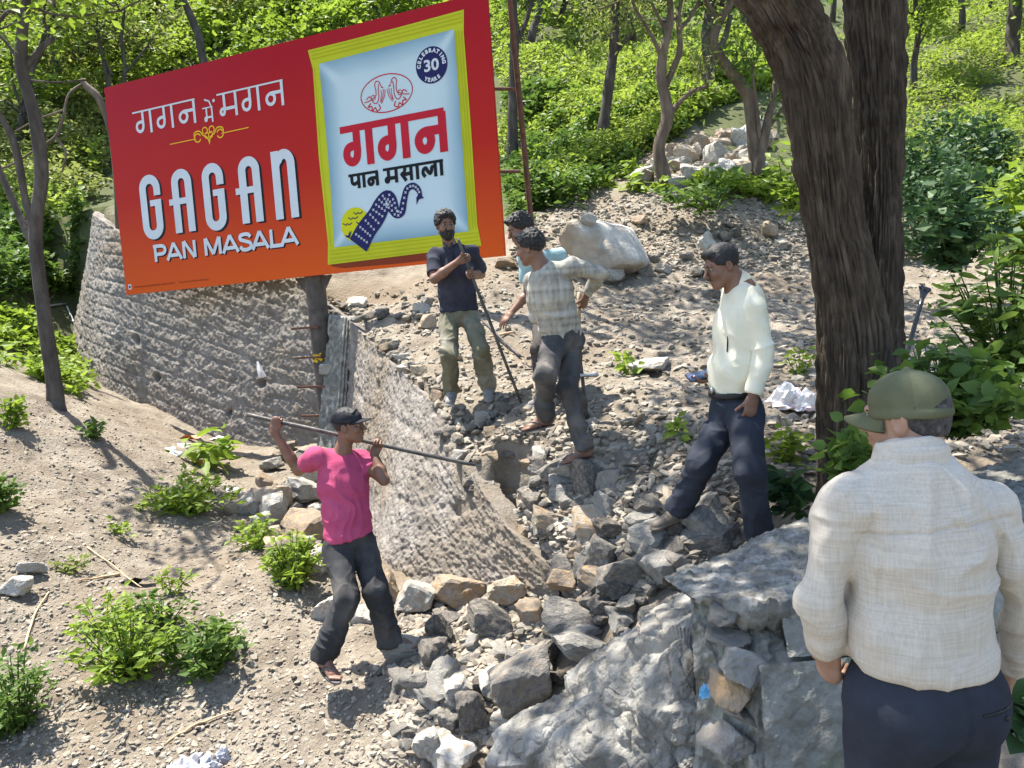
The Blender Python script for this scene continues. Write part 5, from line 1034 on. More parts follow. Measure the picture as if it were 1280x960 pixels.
def eyes(par, L, A, s=1.0):
    for sg in (-1, 1):
        c = L(.031 * sg, .0815, .004); parts = []; V, F = ICO[2]; n = len(F)
        V1 = c + V * .0115 * s; V2 = c + A[1] * .0055 * s + V * .0078 * s
        Vv = np.concatenate([V1, V2]); Ff = np.concatenate([F, F + len(V)]); o0 = np.array(par.location)
        me = mesh_np('eye', Vv - o0, Ff, [M['eye_white'], M['eye_dark']], True, mi=[0] * n + [1] * n); link('eye', me, par)
def finger(b, base, d, n, lens, curls, r0):
    """three phalanges bending from d towards n"""
    a = 0; p = base
    for i, (l, c) in enumerate(zip(lens, curls)):
        a += math.radians(c); dd = d * math.cos(a) + n * math.sin(a); q = p + dd * l; b.cap(p, q, r0 * (1 - .1 * i), r0 * (.92 - .1 * i), .0035); p = q
def hand(b, W, d, n, th, curl=(25, 30, 20), spread=.0, thumb=.5, s=1.0, ks=(1, 1, 1, 1), tcurl=20):
    """W wrist, d towards the fingers, n out of the palm, th towards the thumb"""
    d = unit(d); n = unit(n - d * (n @ d)); sd = np.cross(d, n); sd = sd if sd @ th > 0 else -sd
    b.cap(W, W + d * .03 * s, .026 * s, .033 * s, .012, flat=(n, 1.45)); b.cap(W + d * .03 * s, W + d * .078 * s, .036 * s, .038 * s, .012, flat=(n, 2.3))
    b.cap(W + d * .012 * s + sd * .015 * s, W + d * .05 * s + sd * .032 * s + n * .008 * s, .016 * s, .014 * s, .012)
    for i, (o_, ln, r0) in enumerate(((.030, .92, .0088), (.010, 1.0, .0092), (-.010, .95, .0088), (-.029, .76, .0078))):
        dd = unit(d + sd * o_ * spread * 8); finger(b, W + (d * (.082 - .004 * abs(i - 1)) + sd * o_) * s, dd, n, [.040 * ln * s, .026 * ln * s, .020 * ln * s], [c * ks[i] for c in curl], r0 * s)
    t0 = W + (d * .045 + sd * .034 + n * .008) * s; td = unit(d * (1 - thumb * .5) + sd * (.9 - thumb * .5) + n * thumb); finger(b, t0, td, unit(n * .7 - sd * .7), [.036 * s, .028 * s], [0, tcurl], .0105 * s)
def grip(b, g, E, bar, sg, br=.014, s=1.0, thumb_to=None):
    """a hand closed round a bar at g, forearm coming from elbow E; returns the wrist"""
    bar = unit(bar); d = unit((g - E) - bar * ((g - E) @ bar)); n = unit(np.cross(d, bar)) * sg
    W = g - n * (br + .014) * s - d * .074 * s; th = bar if thumb_to is None else thumb_to
    hand(b, W, d, n, th, (62, 78, 52), 0, .75, s, tcurl=60); return W
def cloth_mat(name, cols, **k):
    return mat(name, cols, k.pop('scale', 5), k.pop('rough', .9), k.pop('bump', .35), k.pop('bscale', 90), bdist=.004, spec=.15, **k)
def weave_mat(name, base, dark, light, hor=True, vs=(70, 70, 4), hs=(5, 5, 90), amt=.5):
    m = bpy.data.materials.new(name); m.use_nodes = True; t = m.node_tree; N, L = t.nodes, t.links; bs = N['Principled BSDF']; bs.inputs['Roughness'].default_value = .9; bs.inputs['Specular IOR Level'].default_value = .15
    tc = N.new('ShaderNodeTexCoord'); col = None; facs = []
    for sc2 in ((vs, hs) if hor else (vs,)):
        mp = N.new('ShaderNodeMapping'); mp.inputs['Scale'].default_value = sc2; L.new(tc.outputs['Object'], mp.inputs[0]); nz = N.new('ShaderNodeTexNoise'); nz.inputs['Scale'].default_value = 1; nz.inputs['Detail'].default_value = 3; L.new(mp.outputs[0], nz.inputs['Vector']); facs.append(nz.outputs[0])
    f = facs[0]
    if len(facs) > 1: ma = N.new('ShaderNodeMath'); ma.operation = 'ADD'; L.new(facs[0], ma.inputs[0]); L.new(facs[1], ma.inputs[1]); mh = N.new('ShaderNodeMath'); mh.operation = 'MULTIPLY'; mh.inputs[1].default_value = .5; L.new(ma.outputs[0], mh.inputs[0]); f = mh.outputs[0]
    cr = N.new('ShaderNodeValToRGB'); e = cr.color_ramp.elements; e[0].position = .5 - .16 * amt * 1.6; e[0].color = (*dark, 1); e[1].position = .5 + .2; e[1].color = (*light, 1); el = e.new(.5); el.color = (*base, 1)
    L.new(f, cr.inputs[0]); L.new(cr.outputs[0], bs.inputs['Base Color']); bp = N.new('ShaderNodeBump'); bp.inputs['Strength'].default_value = .25; bp.inputs['Distance'].default_value = .002; L.new(f, bp.inputs['Height']); L.new(bp.outputs[0], bs.inputs['Normal']); return m
def skinmat(n, c):
    m = mat(n, [tuple(x * .78 for x in c), c, tuple(min(1, x * 1.18) for x in c)], 14, .52, .25, 120, bdist=.002, spec=.4); bs = m.node_tree.nodes['Principled BSDF']; bs.inputs['Subsurface Weight'].default_value = .06; bs.inputs['Subsurface Radius'].default_value = (.012, .005, .003); return m
M['skin_dark'] = skinmat('skin_dark', (.17, .085, .052)); M['skin_brown'] = skinmat('skin_brown', (.185, .094, .058)); M['skin_tan'] = skinmat('skin_tan', (.33, .185, .12))
M['hair'] = mat('hair', [(.006, .005, .005), (.014, .012, .011), (.03, .026, .024)], 40, .6, .8, 120, bdist=.006, spec=.4)
M['grey_hair'] = mat('grey_hair', [(.02, .018, .017), (.05, .045, .042), (.11, .10, .095)], 60, .8, .6, 160, bdist=.003)
M['eye_white'] = mat('eye_white', [(.20, .175, .16), (.25, .22, .20)], 10, .6, 0); M['eye_dark'] = mat('eye_dark', [(.01, .007, .006), (.02, .014, .01)], 10, .2, 0)
M['pink_cotton'] = cloth_mat('pink_cotton', [(.32, .045, .10), (.39, .062, .13), (.45, .085, .165)]); M['charcoal_cloth'] = cloth_mat('charcoal_cloth', [(.022, .022, .023), (.036, .036, .037), (.055, .055, .055)], dirt=(.075, .07, .065), dscale=4)
M['navy_polo'] = cloth_mat('navy_polo', [(.022, .022, .032), (.034, .034, .048), (.05, .05, .066)]); M['olive_cloth'] = cloth_mat('olive_cloth', [(.10, .093, .06), (.14, .132, .09), (.19, .18, .13)], dirt=(.24, .22, .18), dscale=3.5)
M['teal_cotton'] = cloth_mat('teal_cotton', [(.20, .30, .30), (.27, .38, .38), (.33, .44, .44)]); M['brown_cloth'] = cloth_mat('brown_cloth', [(.035, .03, .028), (.06, .052, .048), (.085, .075, .07)])
M['grey_cargo'] = cloth_mat('grey_cargo', [(.04, .038, .037), (.065, .062, .06), (.10, .095, .09)], dirt=(.16, .14, .12), dscale=3)
M['checked_cloth'] = weave_mat('checked_cloth', (.36, .335, .275), (.16, .145, .12), (.50, .47, .40), True, (34, 34, 1.2), (1.2, 1.2, 26), .7)
M['cream_cotton'] = cloth_mat('cream_cotton', [(.62, .565, .41), (.70, .645, .48), (.74, .695, .54)], bump=.2); M['navy_trouser'] = cloth_mat('navy_trouser', [(.020, .023, .030), (.028, .032, .042), (.038, .043, .055)])
M['slub_linen'] = weave_mat('slub_linen', (.50, .445, .365), (.40, .345, .275), (.57, .515, .43), True, (210, 210, 9), (11, 11, 240), .9)
M['olive_cap'] = cloth_mat('olive_cap', [(.075, .078, .042), (.105, .108, .06), (.135, .138, .08)], bump=.25, bscale=200); M['black_cap'] = cloth_mat('black_cap', [(.014, .014, .016), (.024, .024, .027), (.036, .036, .04)])
M['leather'] = mat('leather', [(.05, .04, .03), (.10, .08, .06), (.16, .135, .105)], 9, .6, .3, 40, bdist=.003); M['rubber'] = mat('rubber', [(.05, .045, .042), (.10, .09, .085), (.17, .155, .145)], 9, .8, .3, 40, bdist=.003)
M['canvas_shoe'] = mat('canvas_shoe', [(.13, .125, .115), (.2, .19, .175), (.27, .26, .24)], 9, .85, .3, 60, bdist=.003)
M['belt'] = mat('belt', [(.012, .011, .01), (.02, .018, .017)], 9, .5, .2, 60, bdist=.002); M['metal'] = mat('metal', [(.35, .35, .35), (.5, .5, .5)], 9, .35, .1, 60, metallic=1)
M['phone_black'] = mat('phone_black', [(.012, .013, .015), (.02, .021, .024)], 3, .25, 0, spec=.5); M['phone_glass'] = mat('phone_glass', [(.035, .055, .11), (.06, .09, .17)], 2, .08, 0, spec=.6)
def part(name, b, m_, par, cuts=(), fold=None, smooth=1, **k):
    V, F = b.build(cuts, smooth)
    if fold: V = folds(V, F, *fold[:1], **fold[1])
    return put(name, V, F, m_, par, **k)
def person(base, label, group=None):
    o_ = empty('person', base, label=label, category='person')
    return o_
def loose_hair(par, L, A, s, th=.012, front=.05, low=-.02, back=-.08, seed=1, name='hair', m_='hair', tuft=.012, h=.005):
    """hair over the skull: cut by the hairline in front and at the nape"""
    b = Body(h); b.ell(L(0, -.014, .036), A, (np.array([.077, .094, .09]) + th) * s, .01)
    b.ell(L(0, .062, .088), A, np.array([.055, .034, .024]) * s * (1 + th * 6), .02)
    c1 = (L(0, front, .03), unit(A[1] * .9 - A[2] * .55)); c2 = (L(0, back, -.045), unit(-A[2] * .9 + A[1] * .45))
    V, F = b.build([c1, c2], 1); N = vnorm(V, F); V = V + N * (tuft * np.abs(vnoise(V * [60, 60, 35], seed)) + tuft * .5 * vnoise(V * 95, seed + 1))[:, None] * s
    return put(name, V, F, M[m_], par)
def brows(par, L, A, s=1.0, m_='hair'):
    for sg in (-1, 1):
        V, F = tube([L(.012 * sg, .096, .022), L(.03 * sg, .095, .028), L(.05 * sg, .080, .021)], [.003 * s, .0042 * s, .002 * s], 6); put('eyebrow', V, F, M[m_], par)
def sandal(par, heel, toe, up, wid=.045, strap=True, m_='rubber', thick=.012):
    d = unit(toe - heel); up = unit(up - d * (up @ d)); sd = np.cross(d, up); L = np.linalg.norm(toe - heel); n = 28; a = np.linspace(0, 2 * np.pi, n, endpoint=False)
    x = .5 + .5 * np.cos(a); wv = np.sin(a) * wid * (.78 + .28 * x); pts = heel + d * (x * (L + .02) - .01)[:, None] + sd * wv[:, None]
    V = np.concatenate([pts, pts - up * thick, [pts.mean(0)], [pts.mean(0) - up * thick]]); i = np.arange(n); j = (i + 1) % n
    put('sole', V, [np.stack([i, j, np.full(n, 2 * n)], -1), np.stack([j + n, i + n, np.full(n, 2 * n + 1)], -1), np.stack([i, i + n, j + n, j], -1)], M[m_], par, smooth=False)
    if strap:
        pr = []
        for sg in (-1, 1): pr.append(tube(spline([heel + d * L * .40 + sd * sg * wid * .85 + up * .002, heel + d * L * .52 + sd * sg * wid * .62 + up * .045, heel + d * L * .70 + sd * sg * wid * .12 + up * .042, heel + d * L * .77 + up * .004], 12), .0065, 6))
        V, F = join(pr); put('strap', V, F, M[m_], par)
def foot(b, ankle, heel, toe, up):
    d = unit(toe - heel); up = unit(up - d * (up @ d)); sd = np.cross(d, up); L = np.linalg.norm(toe - heel)
    b.cap(ankle, heel + d * .035 + up * .035, .038, .034, .03); b.cap(heel + d * .03 + up * .026, heel + d * L * .68 + up * .018, .029, .034, .03, flat=(up, 1.5)); b.cap(ankle - up * .02 + d * .02, heel + d * L * .6 + up * .022, .033, .024, .03)
    for i, o_ in enumerate((-.028, -.013, .001, .014, .027)): b.cap(heel + d * L * .68 + sd * o_ + up * .012, heel + d * (L * (.97 - .05 * abs(i - 1))) + sd * o_ * 1.1 + up * .009, .011, .0085, .006)
def shoe(par, ankle, heel, toe, up, m_='leather', name='shoe', high=.07):
    d = unit(toe - heel); up = unit(up - d * (up @ d)); sd = np.cross(d, up); L = np.linalg.norm(toe - heel); b = Body(.006)
    b.cap(heel + d * .04 + up * .04, heel + d * L * .45 + up * .045, .042, .040, .03); b.cap(heel + d * L * .45 + up * .035, heel + d * (L - .045) + up * .026, .042, .038, .03, flat=(up, 1.25)); b.cap(heel + d * .05 + up * .05, ankle, .042, .046, .03)
    b.cap(heel + d * .035 + up * .012, heel + d * (L - .04) + up * .012, .045, .047, .006, flat=(up, 3.2))
    V, F = b.build([(heel - up * .004, -up)], 1); o_ = put(name, V, F, M[m_], par)
    la = []
    for t_ in (.5, .58, .66): c = heel + d * L * t_; la.append(tube(spline([c + sd * -.03 + up * (.068 - (t_ - .5) * .1), c + up * (.087 - (t_ - .5) * .15), c + sd * .03 + up * (.068 - (t_ - .5) * .1)], 7), .0035, 5))
    V, F = join(la); put('laces', V, F, M[m_], par)
def torso(b, pel, cst, nk, SL, SR, f, wid, dep, k=.05, g=0.0, cuts=()):
    """shirted trunk: wid/dep = half sizes at hips, waist, chest"""
    up = unit(nk - pel); f = unit(f - up * (f @ up)); wst = pel + (cst - pel) * .45
    fl = lambda i: (f, wid[i] / dep[i])
    b.cap(pel, wst, wid[0], wid[1], k, flat=fl(0), cuts=cuts); b.cap(wst, cst, wid[1], wid[2], k, flat=fl(1), cuts=cuts); b.cap(cst, cst + (nk - cst) * .55, wid[2], wid[2] * .86, k, flat=fl(2))
    m = (SL + SR) / 2; b.cap(SL, SR, .052 + g, .052 + g, k, flat=(f, 1.0))
    for S_ in (SL, SR): b.cap(S_ * .75 + m * .25, nk * .75 + m * .25 + up * .005, .046 + g, .05 + g, k)
def brim(L, A, y0, z0, rx, ry, out, droop, thick=.005, ang=66):
    n, m = 25, 7; a = np.radians(np.linspace(-ang, ang, n)); V = []
    for side_ in (0, 1):
        for j in range(m):
            t = j / (m - 1); e = out * np.cos(a / math.radians(ang) * math.pi / 2) ** .75 * t
            V.append(np.stack([L(np.sin(q) * (rx + e_ * .35), y0 + np.cos(q) * ry + e_, z0 - droop * t * .5 - droop * 1.5 * math.sin(q) ** 2 * (.35 + .65 * t) - side_ * thick) for q, e_ in zip(a, e)]))
    V = np.array(V).reshape(-1, 3); idx = np.arange(2 * m * n).reshape(2, m, n); q = lambda I: np.stack([I[:-1, :-1], I[:-1, 1:], I[1:, 1:], I[1:, :-1]], -1).reshape(-1, 4)
    ed = np.stack([idx[0, -1, :-1], idx[0, -1, 1:], idx[1, -1, 1:], idx[1, -1, :-1]], -1); return V, [np.concatenate([q(idx[0])[:, ::-1], q(idx[1]), ed[:, ::-1]])]
def bar(name, a, b_, r, m_, label, cat, n=10):
    p = np.linspace(a, b_, 24); d = unit(b_ - a); p = p + .004 * np.stack([vnoise(p * 3, 1), vnoise(p * 3, 2), vnoise(p * 3, 3)], 1)
    rr = np.full(24, r); rr[-2:] *= [.9, .55]; V, F = tube(p, rr, n); return put(name, V, F, m_, None, label=label, category=cat)
def up_at(p): return np.array([0, 0, 1.0])
def ground_z(p): return H(np.asarray(p)[None])[0]

# ---- the man in the pink T-shirt carrying a bar across his shoulders
def pink_man():
    pel = P(436, 670, 4.82); nk = reach(pel, (422, 562), .50, -1); nk = pel + unit(nk - pel + np.array([0, .03, 0])) * .50
    f = unit(np.array([.55, -.83, 0])); rt = np.cross(f, UPV)                 # rt = his right
    C0 = P(436, 532, nk[1] - .01) ; SR = reach(nk - UPV * .035, (394, 572), .175, -1); SL = reach(nk - UPV * .035, (451, 574), .165, 1)
    ER = reach(SR, (373, 588), .27, 1); gR = P(347, 527, ER[1] - .02); EL = reach(SL, (480, 600), .26, -1)
    bA, bB = P(309, 518, ER[1] + .02), P(594, 582, SL[1] - .12); bd = bB - bA
    tR = (347 - 309) / 285; tL = (471 - 309) / 285; gR = bA + bd * tR; gL = bA + bd * tL
    HR, HL = pel - UPV * .06 + rt * .085, pel - UPV * .06 - rt * .085
    KR = reach(HR, (434, 748), .36, -1); AR = reach(KR, (406, 818), .37, 1); KL = reach(HL, (470, 738), .35, -1); AL = reach(KL, (486, 795), .33, 1)
    for A_ in (AR, AL): pass
    base = np.array([pel[0], pel[1], min(AR[2], AL[2]) - .09])
    t_ = person(base, 'person in a pink T-shirt and black cap carrying a long iron bar')
    b = Body(.005); fh = unit(np.array([.98, -.12, -.05])); A, L = head(b, None, C0, fh, unit(UPV + np.array([-.03, 0, 0])), nk - UPV * .01, .05, .93)
    b.chain([nk - UPV * .06, pel], [.12, .11], .04, flat=(f, 1.4))
    for S_, E_, g_, sg in ((SR, ER, gR, 1), (SL, EL, gL, -1)):
        W = grip(b, g_, E_, bd, sg, .015, .95); b.chain([S_, (S_ + E_) / 2, E_], [.047, .045, .036], .02); b.chain([E_, E_ + (W - E_) * .35, W], [.036, .038, .024], .015)
    for H_, K_, A_ in ((HR, KR, AR), (HL, KL, AL)): b.chain([H_, K_, A_], [.07, .048, .034], .03)
    hR, tR_ = AR + np.array([-.05, .06, -.085]), AR + unit(np.array([.55, -.80, -.03])) * .19 + [0, 0, -.095]; hL, tL_ = AL + np.array([-.05, .02, -.08]), AL + np.array([.20, -.02, -.085])
    foot(b, AR, hR, tR_, UPV); foot(b, AL, hL, tL_, UPV); part('body', b, M['skin_dark'], t_)
    eyes(t_, L, A, .93); brows(t_, L, A, .93)
    for h_, to in ((hR, tR_), (hL, tL_)): sandal(t_, h_ - UPV * .002, to - UPV * .002, UPV, .046)
    s = Body(.006); hem = pel + UPV * .0; nh = unit(-UPV + np.array([.12, 0, 0])); torso(s, pel + UPV * .0, pel + (nk - pel) * .68, nk, SL, SR, f, (.160, .145, .155), (.120, .108, .118), cuts=[(hem, nh)])
    for S_, E_ in ((SR, ER), (SL, EL)):
        d = unit(E_ - S_); s.cap(S_, S_ + d * .18, .056, .063, .03, cuts=[(S_ + d * .135, d)])
    s.tor(nk + UPV * .012 + f * .012, np.array([rt, f, unit(UPV + f * .35)]), .062, .009, .01, 1.3)
    part('t_shirt', s, M['pink_cotton'], t_, (), (.015, dict(fr=(7, 7, 5), seed=2, where=[(pel + UPV * .15, .2, .6), (SR, .12, .6), (SL, .12, .6)])))
    q = Body(.006); q.ell(pel - UPV * .02, np.array([rt, f, UPV]), [.142, .112, .115], .04, cuts=[(pel + UPV * .03, UPV)])
    for H_, K_, A_ in ((HR, KR, AR), (HL, KL, AL)):
        d = unit(A_ - K_); q.chain([H_, K_], [.088, .068], .03); q.cap(K_, A_ + d * .06, .068, .074, .03, cuts=[(A_ + d * .045, d)])
    part('trousers', q, M['charcoal_cloth'], t_, (), (.020, dict(fr=(8, 8, 9), seed=6, where=[(KR, .14, .7), (KL, .14, .7), (AR, .12, .9), (AL, .12, .9), (pel - UPV * .1, .12, .6)])))
    loose_hair(t_, L, A, .93, .006, .02, tuft=.004, seed=4)
    c = Body(.005); c.ell(L(0, -.012, .048), A, [.083, .104, .072], .006, cuts=[(L(0, 0, .035), -A[2])]); c.cap(L(0, -.012, .04), L(0, -.0, .04), .086, .086, .01, flat=(A[2], 4))
    c.ell(L(0, -.012, .118), A, [.008, .008, .005], .003); V, F = brim(L, A, -.012, .045, .080, .098, .085, .014); put('brim', V, F, M['black_cap'], t_); part('cap', c, M['black_cap'], t_, (), (.003, dict(fr=(20, 20, 20), seed=3)))
    bar('iron_bar', bA, bB, .0145, M['iron'], 'long dark iron bar carried across the shoulders of the man in pink', 'iron bar'); 
pink_man()

# ---- the bearded man in the dark polo shirt holding a bar upright
def polo_man():
    pel = P(574, 388, 6.85); nk = pel + unit(P(566, 308, 6.80) - pel) * .51; f = unit(np.array([.10, -1.0, 0])); rt = np.cross(f, UPV)
    C0 = P(557, 281, nk[1] - .04); SR = reach(nk - UPV * .05, (542, 318), .17, 1); SL = reach(nk - UPV * .05, (591, 315), .17, 1)
    ER = reach(SR, (543, 349), .27, -1); EL = reach(SL, (601, 343), .27, 1)
    bA, bB = P(572, 298, nk[1] - .27), P(653, 508, 6.55); bd = bB - bA; gR = bA + bd * .115; gL = bA + bd * .205
    HR, HL = pel - UPV * .06 + rt * .09, pel - UPV * .06 - rt * .09; KR = reach(HR, (561, 443), .41, -1); AR = reach(KR, (564, 486), .40, 1); KL = reach(HL, (601, 437), .41, -1); AL = reach(KL, (609, 481), .40, 1)
    t_ = person(np.array([pel[0], pel[1], AR[2] - .09]), 'bearded person in a dark polo shirt holding an upright bar before the hoarding')
    b = Body(.005); A, L = head(b, None, C0, unit(np.array([.30, -.92, -.22])), unit(UPV + np.array([.0, -.12, 0])), nk, .052, .97)
    b.chain([nk - UPV * .06, pel], [.12, .11], .04, flat=(f, 1.4))
    for S_, E_, g_, sg in ((SR, ER, gR, -1), (SL, EL, gL, 1)):
        W = grip(b, g_, E_, bd, sg, .014, 1.0, -bd); b.chain([S_, (S_ + E_) / 2, E_], [.05, .048, .039], .02); b.chain([E_, E_ + (W - E_) * .35, W], [.039, .041, .026], .015)
    for H_, K_, A_ in ((HR, KR, AR), (HL, KL, AL)): b.chain([H_, K_, A_], [.07, .05, .036], .03)
    part('body', b, M['skin_brown'], t_); eyes(t_, L, A, .97); brows(t_, L, A, 1.0)
    loose_hair(t_, L, A, .97, .016, .055, tuft=.011, seed=9)
    h = Body(.004); h.ell(L(0, .035, -.062), A, np.array([.064, .067, .066]) * 1.0, .01); h.ell(L(0, .068, -.105), A, [.034, .03, .03], .02); h.cap(L(0, .10, -.05), L(0, .10, -.05), .001, .001, .001)
    V, F = h.build([(L(0, .02, -.045), unit(A[2] * .8 - A[1] * .32)), (L(0, -.012, -.05), -A[1])], 1); V += vnorm(V, F) * (.004 * vnoise(V * 120, 5))[:, None]; put('beard', V, F, M['hair'], t_)
    V, F = tube([L(-.03, .094, -.058), L(-.012, .107, -.049), L(.012, .107, -.049), L(.03, .094, -.058)], [.003, .006, .006, .003], 6); put('moustache', V, F, M['hair'], t_)
    s = Body(.006); torso(s, pel + UPV * .0, pel + (nk - pel) * .66, nk, SL, SR, f, (.165, .150, .160), (.125, .118, .125), cuts=[(pel + UPV * .0, -UPV)])
    for S_, E_ in ((SR, ER), (SL, EL)):
        d = unit(E_ - S_); s.cap(S_, S_ + d * .28, .056, .068, .03, cuts=[(S_ + d * .215, d)])
    s.tor(nk + UPV * .018 + f * .01, np.array([rt, f, unit(UPV + f * .4)]), .064, .009, .01, 2.2)
    part('polo_shirt', s, M['navy_polo'], t_, (), (.016, dict(fr=(6, 6, 6), seed=12, where=[(pel + UPV * .15, .2, .7), (SR, .12, .5), (SL, .12, .5)])))
    V, F = tube([L(-.035, .04, -.155), L(-.012, .085, -.19), nk + f * .13 - UPV * .09, L(.03, .08, -.175), L(.045, .04, -.15)], [.006, .010, .006, .010, .006], 6); put('collar', V, F, M['navy_polo'], t_)
    q = Body(.006); q.ell(pel - UPV * .02, np.array([rt, f, UPV]), [.15, .118, .12], .04, cuts=[(pel + UPV * .05, UPV)])
    for H_, K_, A_ in ((HR, KR, AR), (HL, KL, AL)):
        d = unit(A_ - K_); q.chain([H_, K_], [.090, .070], .03); q.cap(K_, A_ + d * .05, .070, .070, .03, cuts=[(A_ + d * .035, d)])
    part('trousers', q, M['olive_cloth'], t_, (), (.022, dict(fr=(8, 8, 9), seed=16, where=[(KR, .14, .7), (KL, .14, .7), (AR, .12, .9), (AL, .12, .9), (pel - UPV * .1, .12, .6)])))
    for A_, dx in ((AR, -.10), (AL, .06)):
        fd = unit(np.array([dx, -1, -.18])); shoe(t_, A_ + UPV * .0, A_ - fd * .07 - UPV * .085, A_ + fd * .185 - UPV * .10, UPV, 'canvas_shoe')
    bar('crowbar', bA, bB, .0135, M['iron'], 'slanting iron bar held by the bearded man in the dark polo', 'iron bar')
polo_man()

# ---- the man in the teal shirt bending behind the others
def teal_man():
    pel = P(690, 392, 6.55); nk = pel + unit(P(668, 306, 6.28) - pel) * .47; f = unit(np.array([-.75, -.60, 0])); rt = np.cross(f, UPV); ax = unit(nk - pel); fb = unit(f - ax * (f @ ax))
    C0 = P(650, 286, nk[1] - .06); SL = reach(nk - ax * .04, (706, 316), .185, -1); SR = reach(nk - ax * .04, (657, 322), .18, -1)
    ER = reach(SR, (661, 366), .28, -1); WR = reach(ER, (640, 390), .22, -1); EL = reach(SL, (712, 362), .28, 1); WL = reach(EL, (700, 390), .24, -1)
    HR, HL = pel - UPV * .05 + rt * .09, pel - UPV * .05 - rt * .09; KR = reach(HR, (675, 436), .41, -1); KL = reach(HL, (706, 440), .41, -1); AR = KR + np.array([.02, .12, -.39]); AL = KL + np.array([.03, .12, -.39])
    t_ = person(np.array([pel[0], pel[1], ground_z(pel)]), 'person in a teal shirt reaching out an arm behind the man in the checked shirt')
    b = Body(.005); A, L = head(b, None, C0, unit(np.array([-.85, -.25, -.42])), unit(UPV + np.array([-.35, -.1, 0])), nk, .05, .96); b.chain([nk - ax * .06, pel], [.12, .11], .04, flat=(fb, 1.4))
    for S_, E_, W_ in ((SR, ER, WR), (SL, EL, WL)): b.chain([S_, (S_ + E_) / 2, E_], [.048, .046, .037], .02); b.chain([E_, E_ + (W_ - E_) * .35, W_], [.037, .039, .025], .015); hand(b, W_, W_ - E_, unit(np.array([-.2, .2, -1])), np.array([-.6, -.3, .5]), (12, 18, 12), .18, .15)
    for H_, K_, A_ in ((HR, KR, AR), (HL, KL, AL)): b.chain([H_, K_, A_], [.07, .05, .036], .03)
    part('body', b, M['skin_brown'], t_); loose_hair(t_, L, A, .96, .017, .05, tuft=.013, seed=19); eyes(t_, L, A, .96); brows(t_, L, A, .96)
    s = Body(.006); torso(s, pel - ax * .02, pel + (nk - pel) * .66, nk, SL, SR, fb, (.16, .148, .16), (.125, .118, .125), cuts=[(pel - ax * .02, -ax)])
    for S_, E_ in ((SR, ER), (SL, EL)): d = unit(E_ - S_); s.cap(S_, S_ + d * .26, .058, .068, .03, cuts=[(S_ + d * .20, d)])
    s.tor(nk + ax * .018 + fb * .008, np.array([rt, fb, ax]), .062, .009, .01, 2.0); part('shirt', s, M['teal_cotton'], t_, (), (.017, dict(fr=(6, 6, 6), seed=22)))
    q = Body(.006); q.ell(pel - UPV * .02, np.array([rt, f, UPV]), [.15, .12, .12], .04, cuts=[(pel + UPV * .08, UPV)])
    for H_, K_, A_ in ((HR, KR, AR), (HL, KL, AL)): d = unit(A_ - K_); q.chain([H_, K_], [.095, .074], .035); q.cap(K_, A_ + d * .05, .074, .076, .03, cuts=[(A_ + d * .035, d)])
    part('trousers', q, M['brown_cloth'], t_, (), (.013, dict(fr=(8, 8, 9), seed=26)))
    for A_ in (AR, AL): fd = unit(np.array([-.8, -.6, -.05])); shoe(t_, A_, A_ - fd * .07 - UPV * .085, A_ + fd * .185 - UPV * .09, UPV, 'canvas_shoe')
teal_man()

